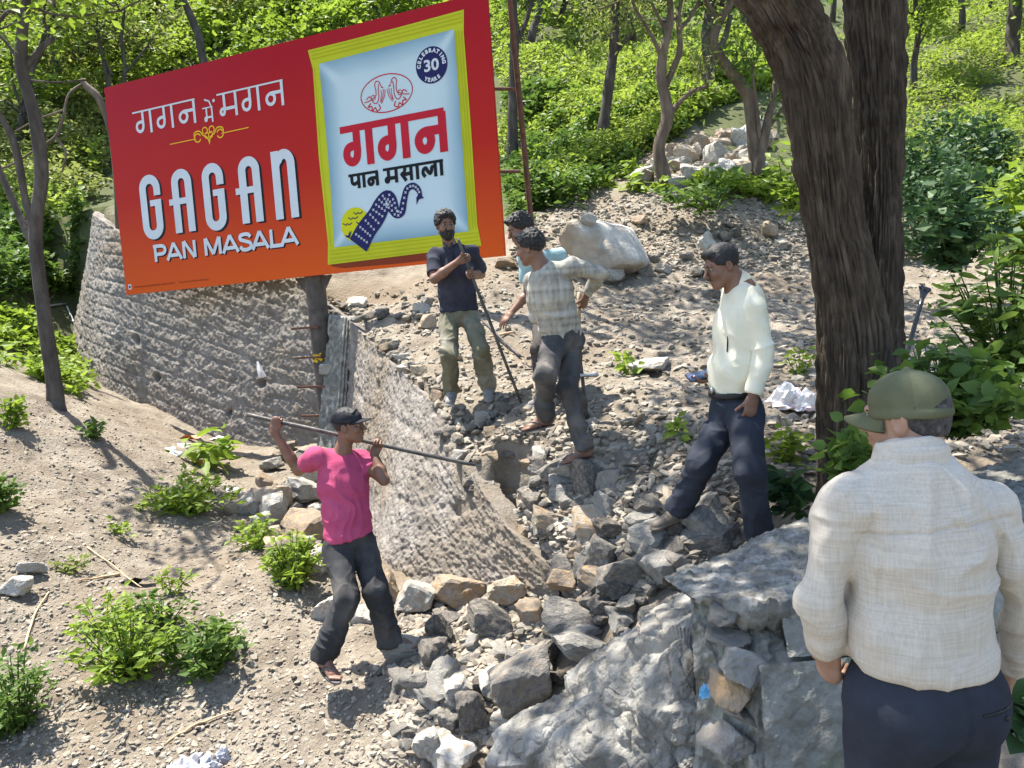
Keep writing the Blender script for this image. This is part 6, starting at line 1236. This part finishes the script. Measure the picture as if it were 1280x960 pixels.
# ---- the man in the checked shirt, seen from behind, hand on the shovel
def checked_man():
    pel = P(703, 418, 5.62); nk = pel + unit(P(678, 330, 5.50) - pel) * .49; f = unit(np.array([-.55, .75, 0])); rt = np.cross(f, UPV); ax = unit(nk - pel); fb = unit(f - ax * (f @ ax))
    C0 = P(663, 309, nk[1] - .0); SR = reach(nk - ax * .03, (716, 332), .195, -1); SL = reach(nk - ax * .05, (664, 352), .17, 1)
    ER = reach(SR, (750, 342), .27, 1); WR = reach(ER, (733, 368), .22, 1); EL = reach(SL, (672, 394), .27, 1); WL = reach(EL, (690, 410), .22, 1)
    HR, HL = pel - UPV * .06 + rt * .085, pel - UPV * .06 - rt * .085
    KR = reach(HR, (710, 486), .41, -1); AR = reach(KR, (731, 560), .42, -1); KL = reach(HL, (682, 468), .41, -1); AL = reach(KL, (680, 517), .38, 1)
    t_ = person(np.array([pel[0], pel[1], AR[2] - .09]), 'person in a dusty checked shirt seen from behind leaning on a shovel')
    b = Body(.005); A, L = head(b, None, C0, unit(np.array([-.80, .45, -.25])), unit(UPV + np.array([-.18, 0, 0])), nk, .052, .97); b.chain([nk - ax * .06, pel], [.12, .11], .04, flat=(fb, 1.4))
    for S_, E_, W_ in ((SR, ER, WR), (SL, EL, WL)): b.chain([S_, E_], [.047, .037], .02); b.chain([E_, W_], [.037, .026], .015)
    hand(b, WR, unit(np.array([-.25, .25, -1])), unit(np.array([-.6, .6, 0])), np.array([-.6, .1, -.2]), (40, 60, 40), .0, .5); hand(b, WL, WL - EL, unit(np.array([.3, .6, -.4])), UPV, (30, 40, 30))
    for H_, K_, A_ in ((HR, KR, AR), (HL, KL, AL)): b.chain([H_, K_, A_], [.07, .05, .034], .03)
    fd = unit(np.array([-.94, -.22, -.05])); fe = []
    for A_ in (AR, AL): h_, to = A_ - fd * .065 - UPV * .085, A_ + fd * .185 - UPV * .098; foot(b, A_, h_, to, UPV); fe.append((h_, to))
    part('body', b, M['skin_brown'], t_); loose_hair(t_, L, A, .97, .010, .04, tuft=.010, seed=29, back=-.09)
    for h_, to in fe: sandal(t_, h_ - UPV * .002, to - UPV * .002, UPV, .047)
    s = Body(.006); torso(s, pel - ax * .035, pel + (nk - pel) * .66, nk, SL, SR, fb, (.158, .150, .162), (.125, .118, .125), cuts=[(pel - ax * .045, unit(-ax + np.array([.1, 0, 0])))])
    for S_, E_, W_ in ((SR, ER, WR), (SL, EL, WL)): d = unit(W_ - E_); s.chain([S_, E_], [.056, .050], .03); s.cap(E_, W_, .050, .040, .03, cuts=[(W_ - d * .02, d)])
    s.tor(nk + ax * .02, np.array([rt, fb, ax]), .062, .010, .01, 2.4); part('checked_shirt', s, M['checked_cloth'], t_, (), (.022, dict(fr=(7, 7, 6), seed=32, where=[(ER, .15, .6), (pel + ax * .15, .2, .7), (SR, .12, .6)])))
    q = Body(.006); q.ell(pel - UPV * .03, np.array([rt, f, UPV]), [.15, .125, .125], .04, cuts=[(pel + UPV * .07, UPV)])
    for H_, K_, A_ in ((HR, KR, AR), (HL, KL, AL)):
        d = unit(A_ - K_); q.chain([H_, K_], [.088, .066], .03); q.cap(K_, A_ + d * .04, .066, .058, .03, cuts=[(A_ + d * .02, d)])
    part('trousers', q, M['grey_cargo'], t_, (), (.024, dict(fr=(8, 8, 10), seed=36, where=[(KR, .16, .7), (KL, .14, .7), (AR, .14, .9), (AL, .12, .9)])))
    d0, d1 = WR + np.array([-.045, .05, .02]), P(719, 502, 5.85); d1[2] = ground_z(d1) + .0; sh = empty('shovel', d1, label='shovel with a pale wooden handle under the hand of the man in the checked shirt', category='shovel')
    V, F = tube(np.linspace(d0, d0 + (d1 - d0) * .76, 14), .016, 10); put('handle', V, F, M['handle_wood'], sh)
    c = d0 + (d1 - d0) * .74; dd = unit(d1 - d0); bl = Body(.006); bl.cap(c, c + dd * .08, .02, .022, .02); sx = unit(np.cross(dd, np.array([0, 1.0, 0]))); bl.cap(c + dd * .10, d1 + UPV * .02, .085, .065, .02, flat=(np.cross(sx, dd), 9)); part('blade', bl, M['iron'], sh)
checked_man()

# ---- the man in the cream shirt looking at his phone
def cream_man():
    pel = P(921, 502, 4.55); nk = P(928, 358, 4.55); f = unit(np.array([-.96, -.22, 0])); rt = np.cross(f, UPV); ax = unit(nk - pel); fb = unit(f - ax * (f @ ax))
    C0 = P(902, 332, nk[1] - .01); SL = reach(nk - ax * .06, (944, 384), .165, -1); SR = nk - ax * .045 + (nk - ax * .045 - SL) * .9
    EL = reach(SL, (957, 448), .27, -1); WL = reach(EL, (938, 507), .25, -1); ER = SR + np.array([.01, .0, -.32]); WR = ER + unit(np.array([-.55, -.17, -.95])) * .285
    HR, HL = pel - UPV * .07 + rt * .09, pel - UPV * .07 - rt * .09; KR = reach(HR, (877, 578), .42, -1); AR = reach(KR, (850, 632), .34, 1); KL = reach(HL, (938, 588), .42, -1); AL = reach(KL, (950, 670), .42, 1)
    t_ = person(np.array([pel[0], pel[1], AR[2] - .09]), 'person in a cream shirt and navy trousers looking down at a phone')
    b = Body(.005); A, L = head(b, None, C0, unit(np.array([-.93, -.15, -.32])), unit(UPV + np.array([-.30, -.03, 0])), nk + ax * .0, .060, 1.0); b.chain([nk - ax * .06, pel], [.12, .12], .04, flat=(fb, 1.2))
    for S_, E_, W_ in ((SR, ER, WR), (SL, EL, WL)): b.chain([S_, E_], [.05, .04], .02); b.chain([E_, E_ + (W_ - E_) * .3, W_], [.04, .042, .029], .015)
    hand(b, WL, unit(np.array([-.22, -.06, -1])), unit(np.array([-.2, 1, .0])), np.array([-1, 0, -.3]), (22, 30, 22), .02, .3, 1.08)
    hd_ = unit(np.array([-.95, -.28, -.14])); ph = WR + hd_ * .105 + UPV * .034; hand(b, WR, hd_, UPV, np.array([0, -1.0, .1]), (16, 26, 22), .05, .5, 1.05, (1, 1, 1, 1), 45)
    for H_, K_, A_ in ((HR, KR, AR), (HL, KL, AL)): b.chain([H_, K_, A_], [.075, .052, .038], .03)
    part('body', b, M['skin_brown'], t_); eyes(t_, L, A); brows(t_, L, A)
    loose_hair(t_, L, A, 1.0, .006, .055, tuft=.004, seed=39, m_='hair'); h = Body(.004); h.ell(L(0, .033, -.064), A, [.0625, .0665, .068], .01); V, F = h.build([(L(0, .05, -.052), unit(A[2] * .8 - A[1] * .2)), (L(0, .04, -.05), -A[1])], 1); 
    V2, F2 = tube([L(-.032, .092, -.06), L(-.012, .106, -.050), L(.012, .106, -.050), L(.032, .092, -.06)], [.002, .005, .005, .002], 6); put('moustache', V2, F2, M['grey_hair'], t_)
    s = Body(.006); hc = [(pel + ax * .055, -ax)]; torso(s, pel + ax * .03, pel + (nk - pel) * .66, nk, SL, SR, fb, (.162, .165, .168), (.140, .145, .138), cuts=hc); s.ell(pel + ax * .17 + fb * .04, np.array([rt, fb, ax]), [.13, .115, .14], .06, cuts=hc)
    for S_, E_, W_ in ((SR, ER, WR), (SL, EL, WL)): d = unit(W_ - E_); s.chain([S_, E_], [.056, .053], .03); s.cap(E_, W_, .053, .045, .02, cuts=[(W_ - d * .015, d)]); s.tor(W_ - d * .04, np.array([unit(np.cross(d, UPV + .01)), unit(np.cross(d, np.cross(d, UPV + .01))), d]), .044, .006, .004, 5)
    part('shirt', s, M['cream_cotton'], t_, (), (.017, dict(fr=(6, 6, 6), seed=42, where=[(EL, .14, .9), (pel + ax * .12, .16, .9)])))
    c = Body(.004); nm_ = L(0, -.026, -.085); na = unit(nm_ - nk); nc = nk + (nm_ - nk) * .24; nf = unit(fb - na * (fb @ na)); c.cap(nk - ax * .02, nk + (nm_ - nk) * .85, .088, .077, .004, cuts=[(nk + (nm_ - nk) * .58, unit(na + nf * .12))]); c.cap(nk - ax * .035, nk + (nm_ - nk) * .16, .108, .078, .02); 
    for sg in (-1, 1): c.cap(nc + nf * .074 + rt * sg * .014, nc + nf * .085 - na * .07 + rt * sg * .045, .024, .012, .01, flat=(nf, 2.4))
    part('collar', c, M['cream_cotton'], t_)
    pk = pel + ax * .36 - rt * .085 + fb * .115; V, F = box(pk, .05, .004, .06, np.array([unit(rt + fb * .5), unit(fb - rt * .5), ax])); put('pocket', V, F, M['cream_cotton'], t_)
    V, F = tube([pk + ax * .075 + fb * .012, pk - ax * .05 + fb * .012], .0045, 6); pen = put('pen', V, F, M['belt'], None, label='pen clipped in the breast pocket of the cream shirt', category='pen')
    q = Body(.006); q.ell(pel - UPV * .03, np.array([rt, f, UPV]), [.16, .145, .13], .04, cuts=[(pel + UPV * .075, UPV)])
    for H_, K_, A_ in ((HR, KR, AR), (HL, KL, AL)): d = unit(A_ - K_); q.chain([H_, K_], [.102, .076], .035); q.cap(K_, A_ + d * .05, .076, .074, .03, cuts=[(A_ + d * .04, d)])
    part('trousers', q, M['navy_trouser'], t_, (), (.018, dict(fr=(7, 7, 7), seed=46, where=[(KR, .14, .6), (KL, .14, .6), (AR, .12, 1.0), (pel - UPV * .12, .14, .6)])))
    w_ = Body(.005); w_.tor(pel + UPV * .068 + fb * .006, np.array([rt, fb, unit(UPV + fb * .1)]), .152, .006, .003, 3.2, (1.04, 1.0)); part('belt', w_, M['belt'], t_)
    V, F = box(pel + UPV * .072 + fb * .168, .022, .005, .018, np.array([rt, fb, UPV])); put('buckle', V, F, M['metal'], t_)
    for A_, lk in ((AR, 1), (AL, 0)): fd = unit(np.array([-.96, -.25, -.16])); shoe(t_, A_ + UPV * .01, A_ - fd * .075 - UPV * .085, A_ + fd * .20 - UPV * .10, UPV, 'leather')
    # phone lying in the far hand
    e1 = unit(hd_ + np.array([0, 0, .05])); up = unit(np.array([.15, -.45, .85])); up = unit(up - e1 * (up @ e1)); e2 = np.cross(up, e1); o_ = empty('phone', ph, label='dark phone with its screen up in the hand of the man in cream', category='phone')
    V, F = box(ph, .078, .037, .0042, np.array([e1, e2, up])); put('phone_body', V, F, M['phone_black'], o_); V, F = box(ph + up * .0046, .074, .034, .0008, np.array([e1, e2, up])); put('screen', V, F, M['phone_glass'], o_)
cream_man()

# ---- the near man in the green cap, back to the camera
def near_man():
    pel = P(1153, 826, 1.84); nk = P(1142, 590, 1.86); f = unit(np.array([-.22, .97, 0])); rt = np.cross(f, UPV); ax = unit(nk - pel); fb = unit(f - ax * (f @ ax))
    C0 = P(1133, 520, nk[1] + .045); SL = P(1058, 630, 1.85); SR = P(1234, 636, 1.87); EL = reach(SL, (1026, 742), .24, 1); WL = reach(EL, (1034, 806), .17, 1); ER = reach(SR, (1284, 760), .29, 1); WR = reach(ER, (1262, 830), .24, 1)
    HR, HL = pel - UPV * .09 + rt * .095, pel - UPV * .09 - rt * .095; KR = HR + np.array([.01, .02, -.42]); KL = HL + np.array([-.01, .02, -.42]); AR, AL = KR - UPV * .40, KL - UPV * .40
    t_ = person(np.array([pel[0], pel[1], .03]), 'person in an olive cap and beige linen shirt with their back to the camera')
    b = Body(.004); A, L = head(b, None, C0, unit(np.array([-.66, .74, -.12])), unit(UPV + np.array([-.03, .10, 0])), nk + UPV * .02, .058, .95); b.chain([nk - ax * .06, pel], [.12, .12], .04, flat=(fb, 1.3))
    for S_, E_, W_ in ((SR, ER, WR), (SL, EL, WL)): b.chain([S_, E_], [.045, .034], .02); b.chain([E_, W_], [.034, .028], .015)
    hand(b, WL, unit(np.array([.10, .12, -1])), unit(np.array([.9, .5, .1])), unit(np.array([.2, 1, -.3])), (38, 52, 40), .02, .35, 1.0, (1, 1.05, 1.1, 1.15)); hand(b, WR, unit(np.array([-.1, .1, -1])), unit(np.array([-.9, .4, 0])), np.array([0, 1, 0.]), (30, 40, 30))
    for H_, K_, A_ in ((HR, KR, AR), (HL, KL, AL)): b.chain([H_, K_, A_], [.075, .052, .038], .03)
    part('body', b, M['skin_tan'], t_, smooth=1); eyes(t_, L, A); brows(t_, L, A)
    h = Body(.004); h.ell(L(0, -.018, .02), A, np.array([.0755, .090, .086]), .01); h.ell(L(0, -.055, -.03), A, [.055, .042, .045], .02); V, F = h.build([(L(0, .01, 0), unit(A[1] - A[2] * .1)), (L(0, -.09, -.052), unit(-A[2] * 1 + A[1] * .2)), (L(0, 0, .085), A[2])], 1); V += vnorm(V, F) * (.0012 * vnoise(V * 300, 5))[:, None]; put('hair', V, F, M['grey_hair'], t_)
    s = Body(.0055); hc = [(pel + ax * .005, unit(-ax - rt * .10))]; torso(s, pel + ax * .0, pel + (nk - pel) * .62, nk - ax * .01, SL, SR, fb, (.174, .170, .170), (.142, .140, .135), k=.05, g=.004, cuts=hc)
    for S_, E_, W_ in ((SR, ER, WR), (SL, EL, WL)):
        d = unit(W_ - E_); s.chain([S_, (S_ + E_) / 2, E_], [.062, .053, .049], .022); s.cap(E_, W_, .049, .040, .02, cuts=[(W_ + d * .01, d)])
        e1 = unit(np.cross(d, np.array([0, 1.0, .1]))); s.tor(W_ - d * .02, np.array([e1, np.cross(d, e1), d]), .043, .005, .003, 6)
    rp = pel + ax * .0; s.tor(rp + ax * .03, np.array([rt, fb, unit(ax + rt * .10)]), .170, .013, .03, 1.6, (1.0, .80), cuts=hc)
    V, F = s.build((), 1); V = folds(V, F, .021, fr=(6.5, 6, 3.2), seed=52, where=[(pel + ax * .10, .17, .9), (EL, .15, .8), (ER, .15, .8), (SL - UPV * .1, .1, .5), (SR - UPV * .1, .1, .5)])
    # yoke seam across the back and the two tucks below it
    N = vnorm(V, F); loc = (V - nk) @ np.array([rt, fb, ax]).T; bk = loc[:, 1] < .02; inn = bk & (np.abs(loc[:, 0]) < .2)
    V = V - N * (.0045 * np.exp(-((loc[:, 2] + .105 + .02 * np.abs(loc[:, 0]) * 4) ** 2) / .0035 ** 2) * inn)[:, None] + N * (.003 * (loc[:, 2] > -.105 - .08 * np.abs(loc[:, 0])) * inn)[:, None]
    for sg in (-1, 1): V = V - N * (.005 * np.exp(-((loc[:, 0] - sg * .165 + .03 * loc[:, 2]) ** 2) / .005 ** 2) * bk * (loc[:, 2] < -.03) * (loc[:, 2] > -.3))[:, None]
    put('shirt', V, F, M['slub_linen'], t_)
    c = Body(.004); c.tor(nk + ax * .048 + fb * .016, np.array([rt, fb, unit(ax + fb * .22)]), .070, .0075, .004, 4.2, (1.06, .96)); c.cap(nk - ax * .02, nk + ax * .03 + fb * .005, .098, .077, .02); c.tor(nk + ax * .028 + fb * .01, np.array([rt, fb, unit(ax + fb * .22)]), .080, .008, .006, 3.6, (1.06, .98)); part('collar', c, M['slub_linen'], t_)
    V, F = ICO[2]; put('button', WL + V * [.006, .006, .006] + np.array([.0, -.048, .03]), F, M['white_plastic'], t_)
    q = Body(.0055); q.ell(pel - UPV * .06, np.array([rt, f, UPV]), [.176, .148, .16], .05, cuts=[(pel + UPV * .055, UPV)])
    for sg in (-1, 1): q.ell(pel - UPV * .11 + rt * .075 * sg - f * .06, np.array([rt, f, UPV]), [.095, .095, .11], .05)
    for H_, K_, A_ in ((HR, KR, AR), (HL, KL, AL)): d = unit(A_ - K_); q.chain([H_, K_], [.112, .085], .035); q.cap(K_, A_ + d * .04, .085, .085, .03, cuts=[(A_ + d * .04, d)])
    V, F = q.build((), 1); V = folds(V, F, .009, fr=(6, 6, 5), seed=56); N = vnorm(V, F); loc = (V - pel) @ np.array([rt, f, UPV]).T
    V = V - N * (.006 * np.exp(-((loc[:, 2] + .075 + .06 * (loc[:, 0] - .09)) ** 2) / .004 ** 2) * (np.abs(loc[:, 0] - .10) < .07) * (loc[:, 1] < 0))[:, None] - N * (.004 * np.exp(-(loc[:, 0] ** 2) / .004 ** 2) * (loc[:, 1] < 0) * (loc[:, 2] < .02))[:, None]
    put('trousers', V, F, M['navy_trouser'], t_)
    back_ = np.where(loc[:, 1] < -.02)[0]; wl_ = []
    for x_ in np.linspace(.035, .155, 9):
        i_ = back_[np.hypot(loc[back_, 0] - x_, loc[back_, 2] + .070 + .06 * (x_ - .09)).argmin()]; wl_.append(V[i_] - f * .0015)
    Vw, Fw = tube(spline(wl_, 20), .0032, 6); put('pocket_welt', Vw, Fw, M['belt'], t_)
    bt_ = pel - UPV * .092 + rt * .105; dd = np.linalg.norm((V - bt_) @ np.array([rt, UPV]).T, axis=1) + (((V - pel) @ f) > 0) * 9; bt_ = V[dd.argmin()] - f * .003; Vb, Fb = ICO[2]; put('button', bt_ + Vb * [.007, .004, .007], Fb, M['belt'], t_)
    for A_ in (AR, AL): shoe(t_, A_, np.array([A_[0], A_[1], .035]) - f * .075, np.array([A_[0], A_[1], .035]) + f * .2, UPV, 'leather')
    # cap: six panels, button, brim over the face, strap gap behind
    cp = Body(.004); cp.ell(L(0, -.008, .040), A, [.079, .096, .078], .006, cuts=[(L(0, 0, .008), unit(-A[2] + A[1] * .05))]); V, F = brim(L, A, -.008, .016, .077, .092, .080, .028); put('brim', V, F, M['olive_cap'], t_); cp.ell(L(0, -.01, .126), A, [.009, .009, .006], .003)
    cp.ell(L(.0, -.112, .026), A, [.036, .03, .020], .004, sub=True)
    cp.tor(L(0, -.010, .012), A, .078, .0045, .003, 2.6, (1.0, 1.2)); V, F = cp.build((), 1); loc = (V - L(0, -.008, .04)) @ A.T; an = np.arctan2(loc[:, 0], loc[:, 1]); N = vnorm(V, F)
    sm_ = np.min(np.abs(((an[:, None] - np.radians([0, 60, 120, 180, -60, -120])[None]) + np.pi) % (2 * np.pi) - np.pi), axis=1) * np.hypot(loc[:, 0], loc[:, 1]); V = V - N * (.0022 * np.exp(-(sm_ / .0035) ** 2) * (loc[:, 2] > -.02))[:, None]
    V = folds(V, F, .004, fr=(9, 9, 9), seed=62); put('cap', V, F, M['olive_cap'], t_)
near_man()
# ---------------------------------------------------------------- small things lying about
def crumple(px, py, wpx, hpx, m_, label, cat, seed, d=None, flat=.35, name='plastic_bag', lift=.0):
    if d is None: g, ok = G(px, py + hpx * .3); c = g[0]; c[2] = H(c[None])[0]
    else: c = P(px, py + hpx * .3, d)
    k = ((c - CAM) @ FW) / FPX; w_, h_ = wpx * k / 2, hpx * k
    D, F = ICO[4]; V = D * (1 + .35 * fbm(D * 2 + seed, 2, seed)[:, None]); _, _, pl, idn = cells(V * 2.6 + seed, seed); _, _, pl2, _ = cells(V * 6 + seed, seed + 3); V = V * (1 + .35 * pl + .12 * pl2)[:, None]; V[:, 2] = np.maximum(V[:, 2], -.1); V = V / np.abs(V).max(0) * [w_, w_ * .7, h_ * .8]
    return put(name, V + c + UPV * lift, F, m_, None, smooth=False, label=label, category=cat)
m_sack = mat('sack_weave', [(.70, .66, .63), (.78, .75, .73), (.55, .22, .2)], 3.5, .6, .3, 60, bdist=.004)
crumple(985, 495, 66, 40, m_sack, 'white woven sack with faded red print lying behind the man in cream', 'sack', 3, d=6.0, name='sack')
crumple(1008, 500, 40, 34, m_sack, 'folded corner of white sacking against the massive trunk', 'sack', 4, d=5.9, name='sack')
m_bag = mat('bag_film', [(.30, .33, .40), (.46, .47, .50), (.30, .20, .20)], 9, .25, .2, 40, bdist=.004, translucent=.25)
crumple(236, 948, 84, 34, m_bag, 'crumpled printed plastic bag at the bottom edge', 'plastic bag', 5)
crumple(277, 932, 26, 24, m_bag, 'small shiny scrap beside the crumpled plastic bag', 'plastic scrap', 6)
m_blue = mat('blue_film', [(.05, .22, .42), (.12, .38, .6), (.5, .6, .65)], 14, .3, .2, 40)
crumple(881, 863, 16, 24, m_blue, 'bright blue wrapper wedged between the boulder and the stacked stones', 'wrapper', 7, d=2.62, name='wrapper')
m_white = M['white_plastic']; m_or = mat('orange_film', [(.55, .16, .05), (.65, .25, .10)], 10, .5, .1, 30)
def scrap(px, py, wpx, hpx, ang, m_, label, seed, d=None, name='paper_scrap'):
    if d is None: g, ok = G(px, py); c = g[0]; c[2] = H(c[None])[0] + .03
    else: c = P(px, py, d)
    r = np.random.default_rng(seed); k = ((c - CAM) @ FW) / FPX; n, m = 9, 5; u, v = np.meshgrid(np.linspace(-1, 1, n), np.linspace(-1, 1, m)); x = u * wpx * k / 2; y = v * max(hpx, 5) * k * .9; z = .18 * wpx * k * vnoise(np.column_stack([u.ravel() * 1.6, v.ravel() * 1.1, u.ravel() * 0 + seed]), seed).reshape(u.shape); a = math.radians(ang)
    V = np.stack([x * math.cos(a) - y * math.sin(a), x * math.sin(a) + y * math.cos(a), z + .01], -1).reshape(-1, 3); V = np.concatenate([V, V - [0, 0, .003]]) + c; idx = np.arange(n * m).reshape(m, n); q_ = np.stack([idx[:-1, :-1], idx[:-1, 1:], idx[1:, 1:], idx[1:, :-1]], -1).reshape(-1, 4)
    return put(name, V, [np.concatenate([q_, q_[:, ::-1] + n * m])], m_, None, label=label, category='litter', group='litter below the wall')
for i, a_ in enumerate([(238, 562, 34, 6, 12, m_white, 'long white strip of litter below the wall'), (225, 574, 28, 5, -5, m_white, 'lower white strip of litter'), (262, 566, 24, 6, 20, m_white, 'white paper under the broad leaved plant'), (236, 553, 30, 4, 15, m_or, 'orange strip in the litter below the wall'), (248, 582, 26, 4, 0, m_or, 'red brown scrap in front of the white strips'),
                        (272, 553, 14, 8, 0, m_white, 'small white wad right of the broad leaved plant'), (291, 617, 16, 9, 30, m_white, 'pale scrap at the edge of the bright weed patch'), (310, 620, 22, 6, 0, m_white, 'pale shred beside the tan stone heap'), (213, 566, 12, 6, 40, m_white, 'white shred at the left end of the litter'), (170, 725, 40, 6, 22, M['charcoal_cloth'], 'dark rag half buried in the left bank')]): scrap(*a_, seed=i)
# white paper caught on the wall and its hanging fold
pc = P(329, 461, 11.15); V = np.array([[-.05, 0, .12], [-.02, -.02, .13], [.09, -.06, -.10], [-.03, -.05, -.12], [-.055, -.02, .0], [.02, -.09, -.02]]) + pc + np.array([0, -.10, 0])
put('paper_scrap', V, [np.array([[0, 1, 5], [1, 2, 5], [2, 3, 5], [3, 4, 5], [4, 0, 5], [1, 0, 4], [2, 1, 4], [3, 2, 4]])], m_white, None, smooth=False, label='white paper caught on the rough wall left of the steel post', category='paper')
# plastered lump on the post
hv, hf = rock_shape(401, 3, 9, .1, .08); put('mortar_lump', hv * [.13, .09, .08] + P(411, 461, pt[1] - .16), hf, M['pale_rock'], None, smooth=False, label='lump of mortar stuck between the steel post and the pillar', category='mortar')
# spade leaning against the massive trunk
g0, g1 = P(1126, 470, 4.75), P(1153, 372, 4.9); sp = empty('spade', g0, label='black handled spade leaning against the massive trunk', category='spade')
d_ = unit(g1 - g0); V, F = tube(np.linspace(g0 - d_ * .35, g1, 14), .014, 10); put('shaft', V, F, M['phone_black'], sp); sb = Body(.005); sx_ = unit(np.cross(d_, FW))
sb.cap(g1, g1 + d_ * .06 + sx_ * .022, .014, .012, .01); sb.cap(g1, g1 + d_ * .06 - sx_ * .022, .014, .012, .01); sb.cap(g1 + d_ * .065 - sx_ * .03, g1 + d_ * .065 + sx_ * .03, .013, .013, .01); part('grip', sb, M['phone_black'], sp)
bl = Body(.006); bl.cap(g0 - d_ * .35, g0 - d_ * .6, .10, .08, .02, flat=(np.cross(sx_, d_), 10)); part('blade', bl, M['iron'], sp)
# rods lying on the terrace and the pickaxe behind the shovel
for i, (a_, b_, lb) in enumerate([((602, 402), (650, 448), 'thin rod lying on the terrace behind the slanting bar'), ((612, 424), (641, 418), 'short wooden stick beside the thin rod')]):
    q0, _ = G(*a_); q1, _ = G(*b_); q0, q1 = q0[0], q1[0]; n_ = 12; p_ = q0 + (q1 - q0) * np.linspace(0, 1, n_)[:, None]; p_[:, 2] = max(H(p_) - np.linspace(q0[2], q1[2], n_)) + np.linspace(q0[2], q1[2], n_) + .012; V, F = tube(p_, .014, 8); put('rod', V, F, M['iron'] if i == 0 else M['handle_wood'], None, label=lb, category='rod')
p0, p1 = P(724, 440, 5.95), P(733, 504, 5.85); p1[2] = ground_z(p1); pk = empty('pickaxe', p1, label='pickaxe standing behind the shovel of the man in the checked shirt', category='pickaxe')
V, F = tube(np.linspace(p0, p1, 10), .015, 8); put('handle', V, F, M['iron'], pk); c_ = P(731, 469, 5.9); V, F = tube(spline([c_ + np.array([-.10, 0, -.012]), c_, c_ + np.array([.11, 0, -.005])], 12), [.008] + [.016] * 10 + [.007], 8); put('pick_head', V, F, M['metal'], pk)
# cut stump and dead branches on the left bank
g_, _ = G(117, 540); g_ = g_[0]; V, F = tube([g_ - [0, 0, .05], g_ + [-.02, 0, .07], g_ + [-.045, 0, .15]], [.05, .045, .035], 9); put('stump', V, F, M['bark_thin'], None, label='small cut stump on the left bank beside the dusty weed', category='stump')
for i, (pp_, r_, lb) in enumerate([([(-10, 418), (30, 402), (60, 392), (84, 388)], .035, 'grey fallen branch at the left edge beneath the forked tree'), ([(0, 408), (40, 396), (72, 372)], .022, 'thinner fallen branch crossing behind the forked tree'), ([(30, 815), (45, 770), (62, 745)], .010, 'thin dry stick standing out of the left bank'), ([(150, 720), (120, 728), (98, 735)], .012, 'short dry stick lying on the left bank'), ([(205, 930), (260, 900), (300, 885)], .009, 'dry stem hanging over the lower left bank'), ([(110, 690), (150, 715), (178, 740)], .008, 'fine dry stalk lying above the wide weed patch')]):
    q_, _ = G([a for a, b in pp_], [b for a, b in pp_]); q_[:, 2] = H(q_) + r_ * 1.2; s_ = spline(q_, 14); s_[:, 2] = np.maximum(s_[:, 2], H(s_) + r_ * .7) + .02 * vnoise(s_ * 4, i); V, F = tube(s_, np.linspace(r_, r_ * .5, 14), 6); put('branch', V, F, M['dead_wood'] if i < 2 else M['handle_wood'], None, label=lb, category='branch')
# pale hose trailing down by the left end of the wall
q_, _ = G([85, 95, 92, 105, 98], [392, 418, 445, 470, 492]); q_[:, 2] = H(q_) + .03; V, F = tube(spline(q_, 30), .014, 6); put('hose', V, F, M['white_plastic'], None, label='pale thin hose trailing past the left end of the wall', category='hose')
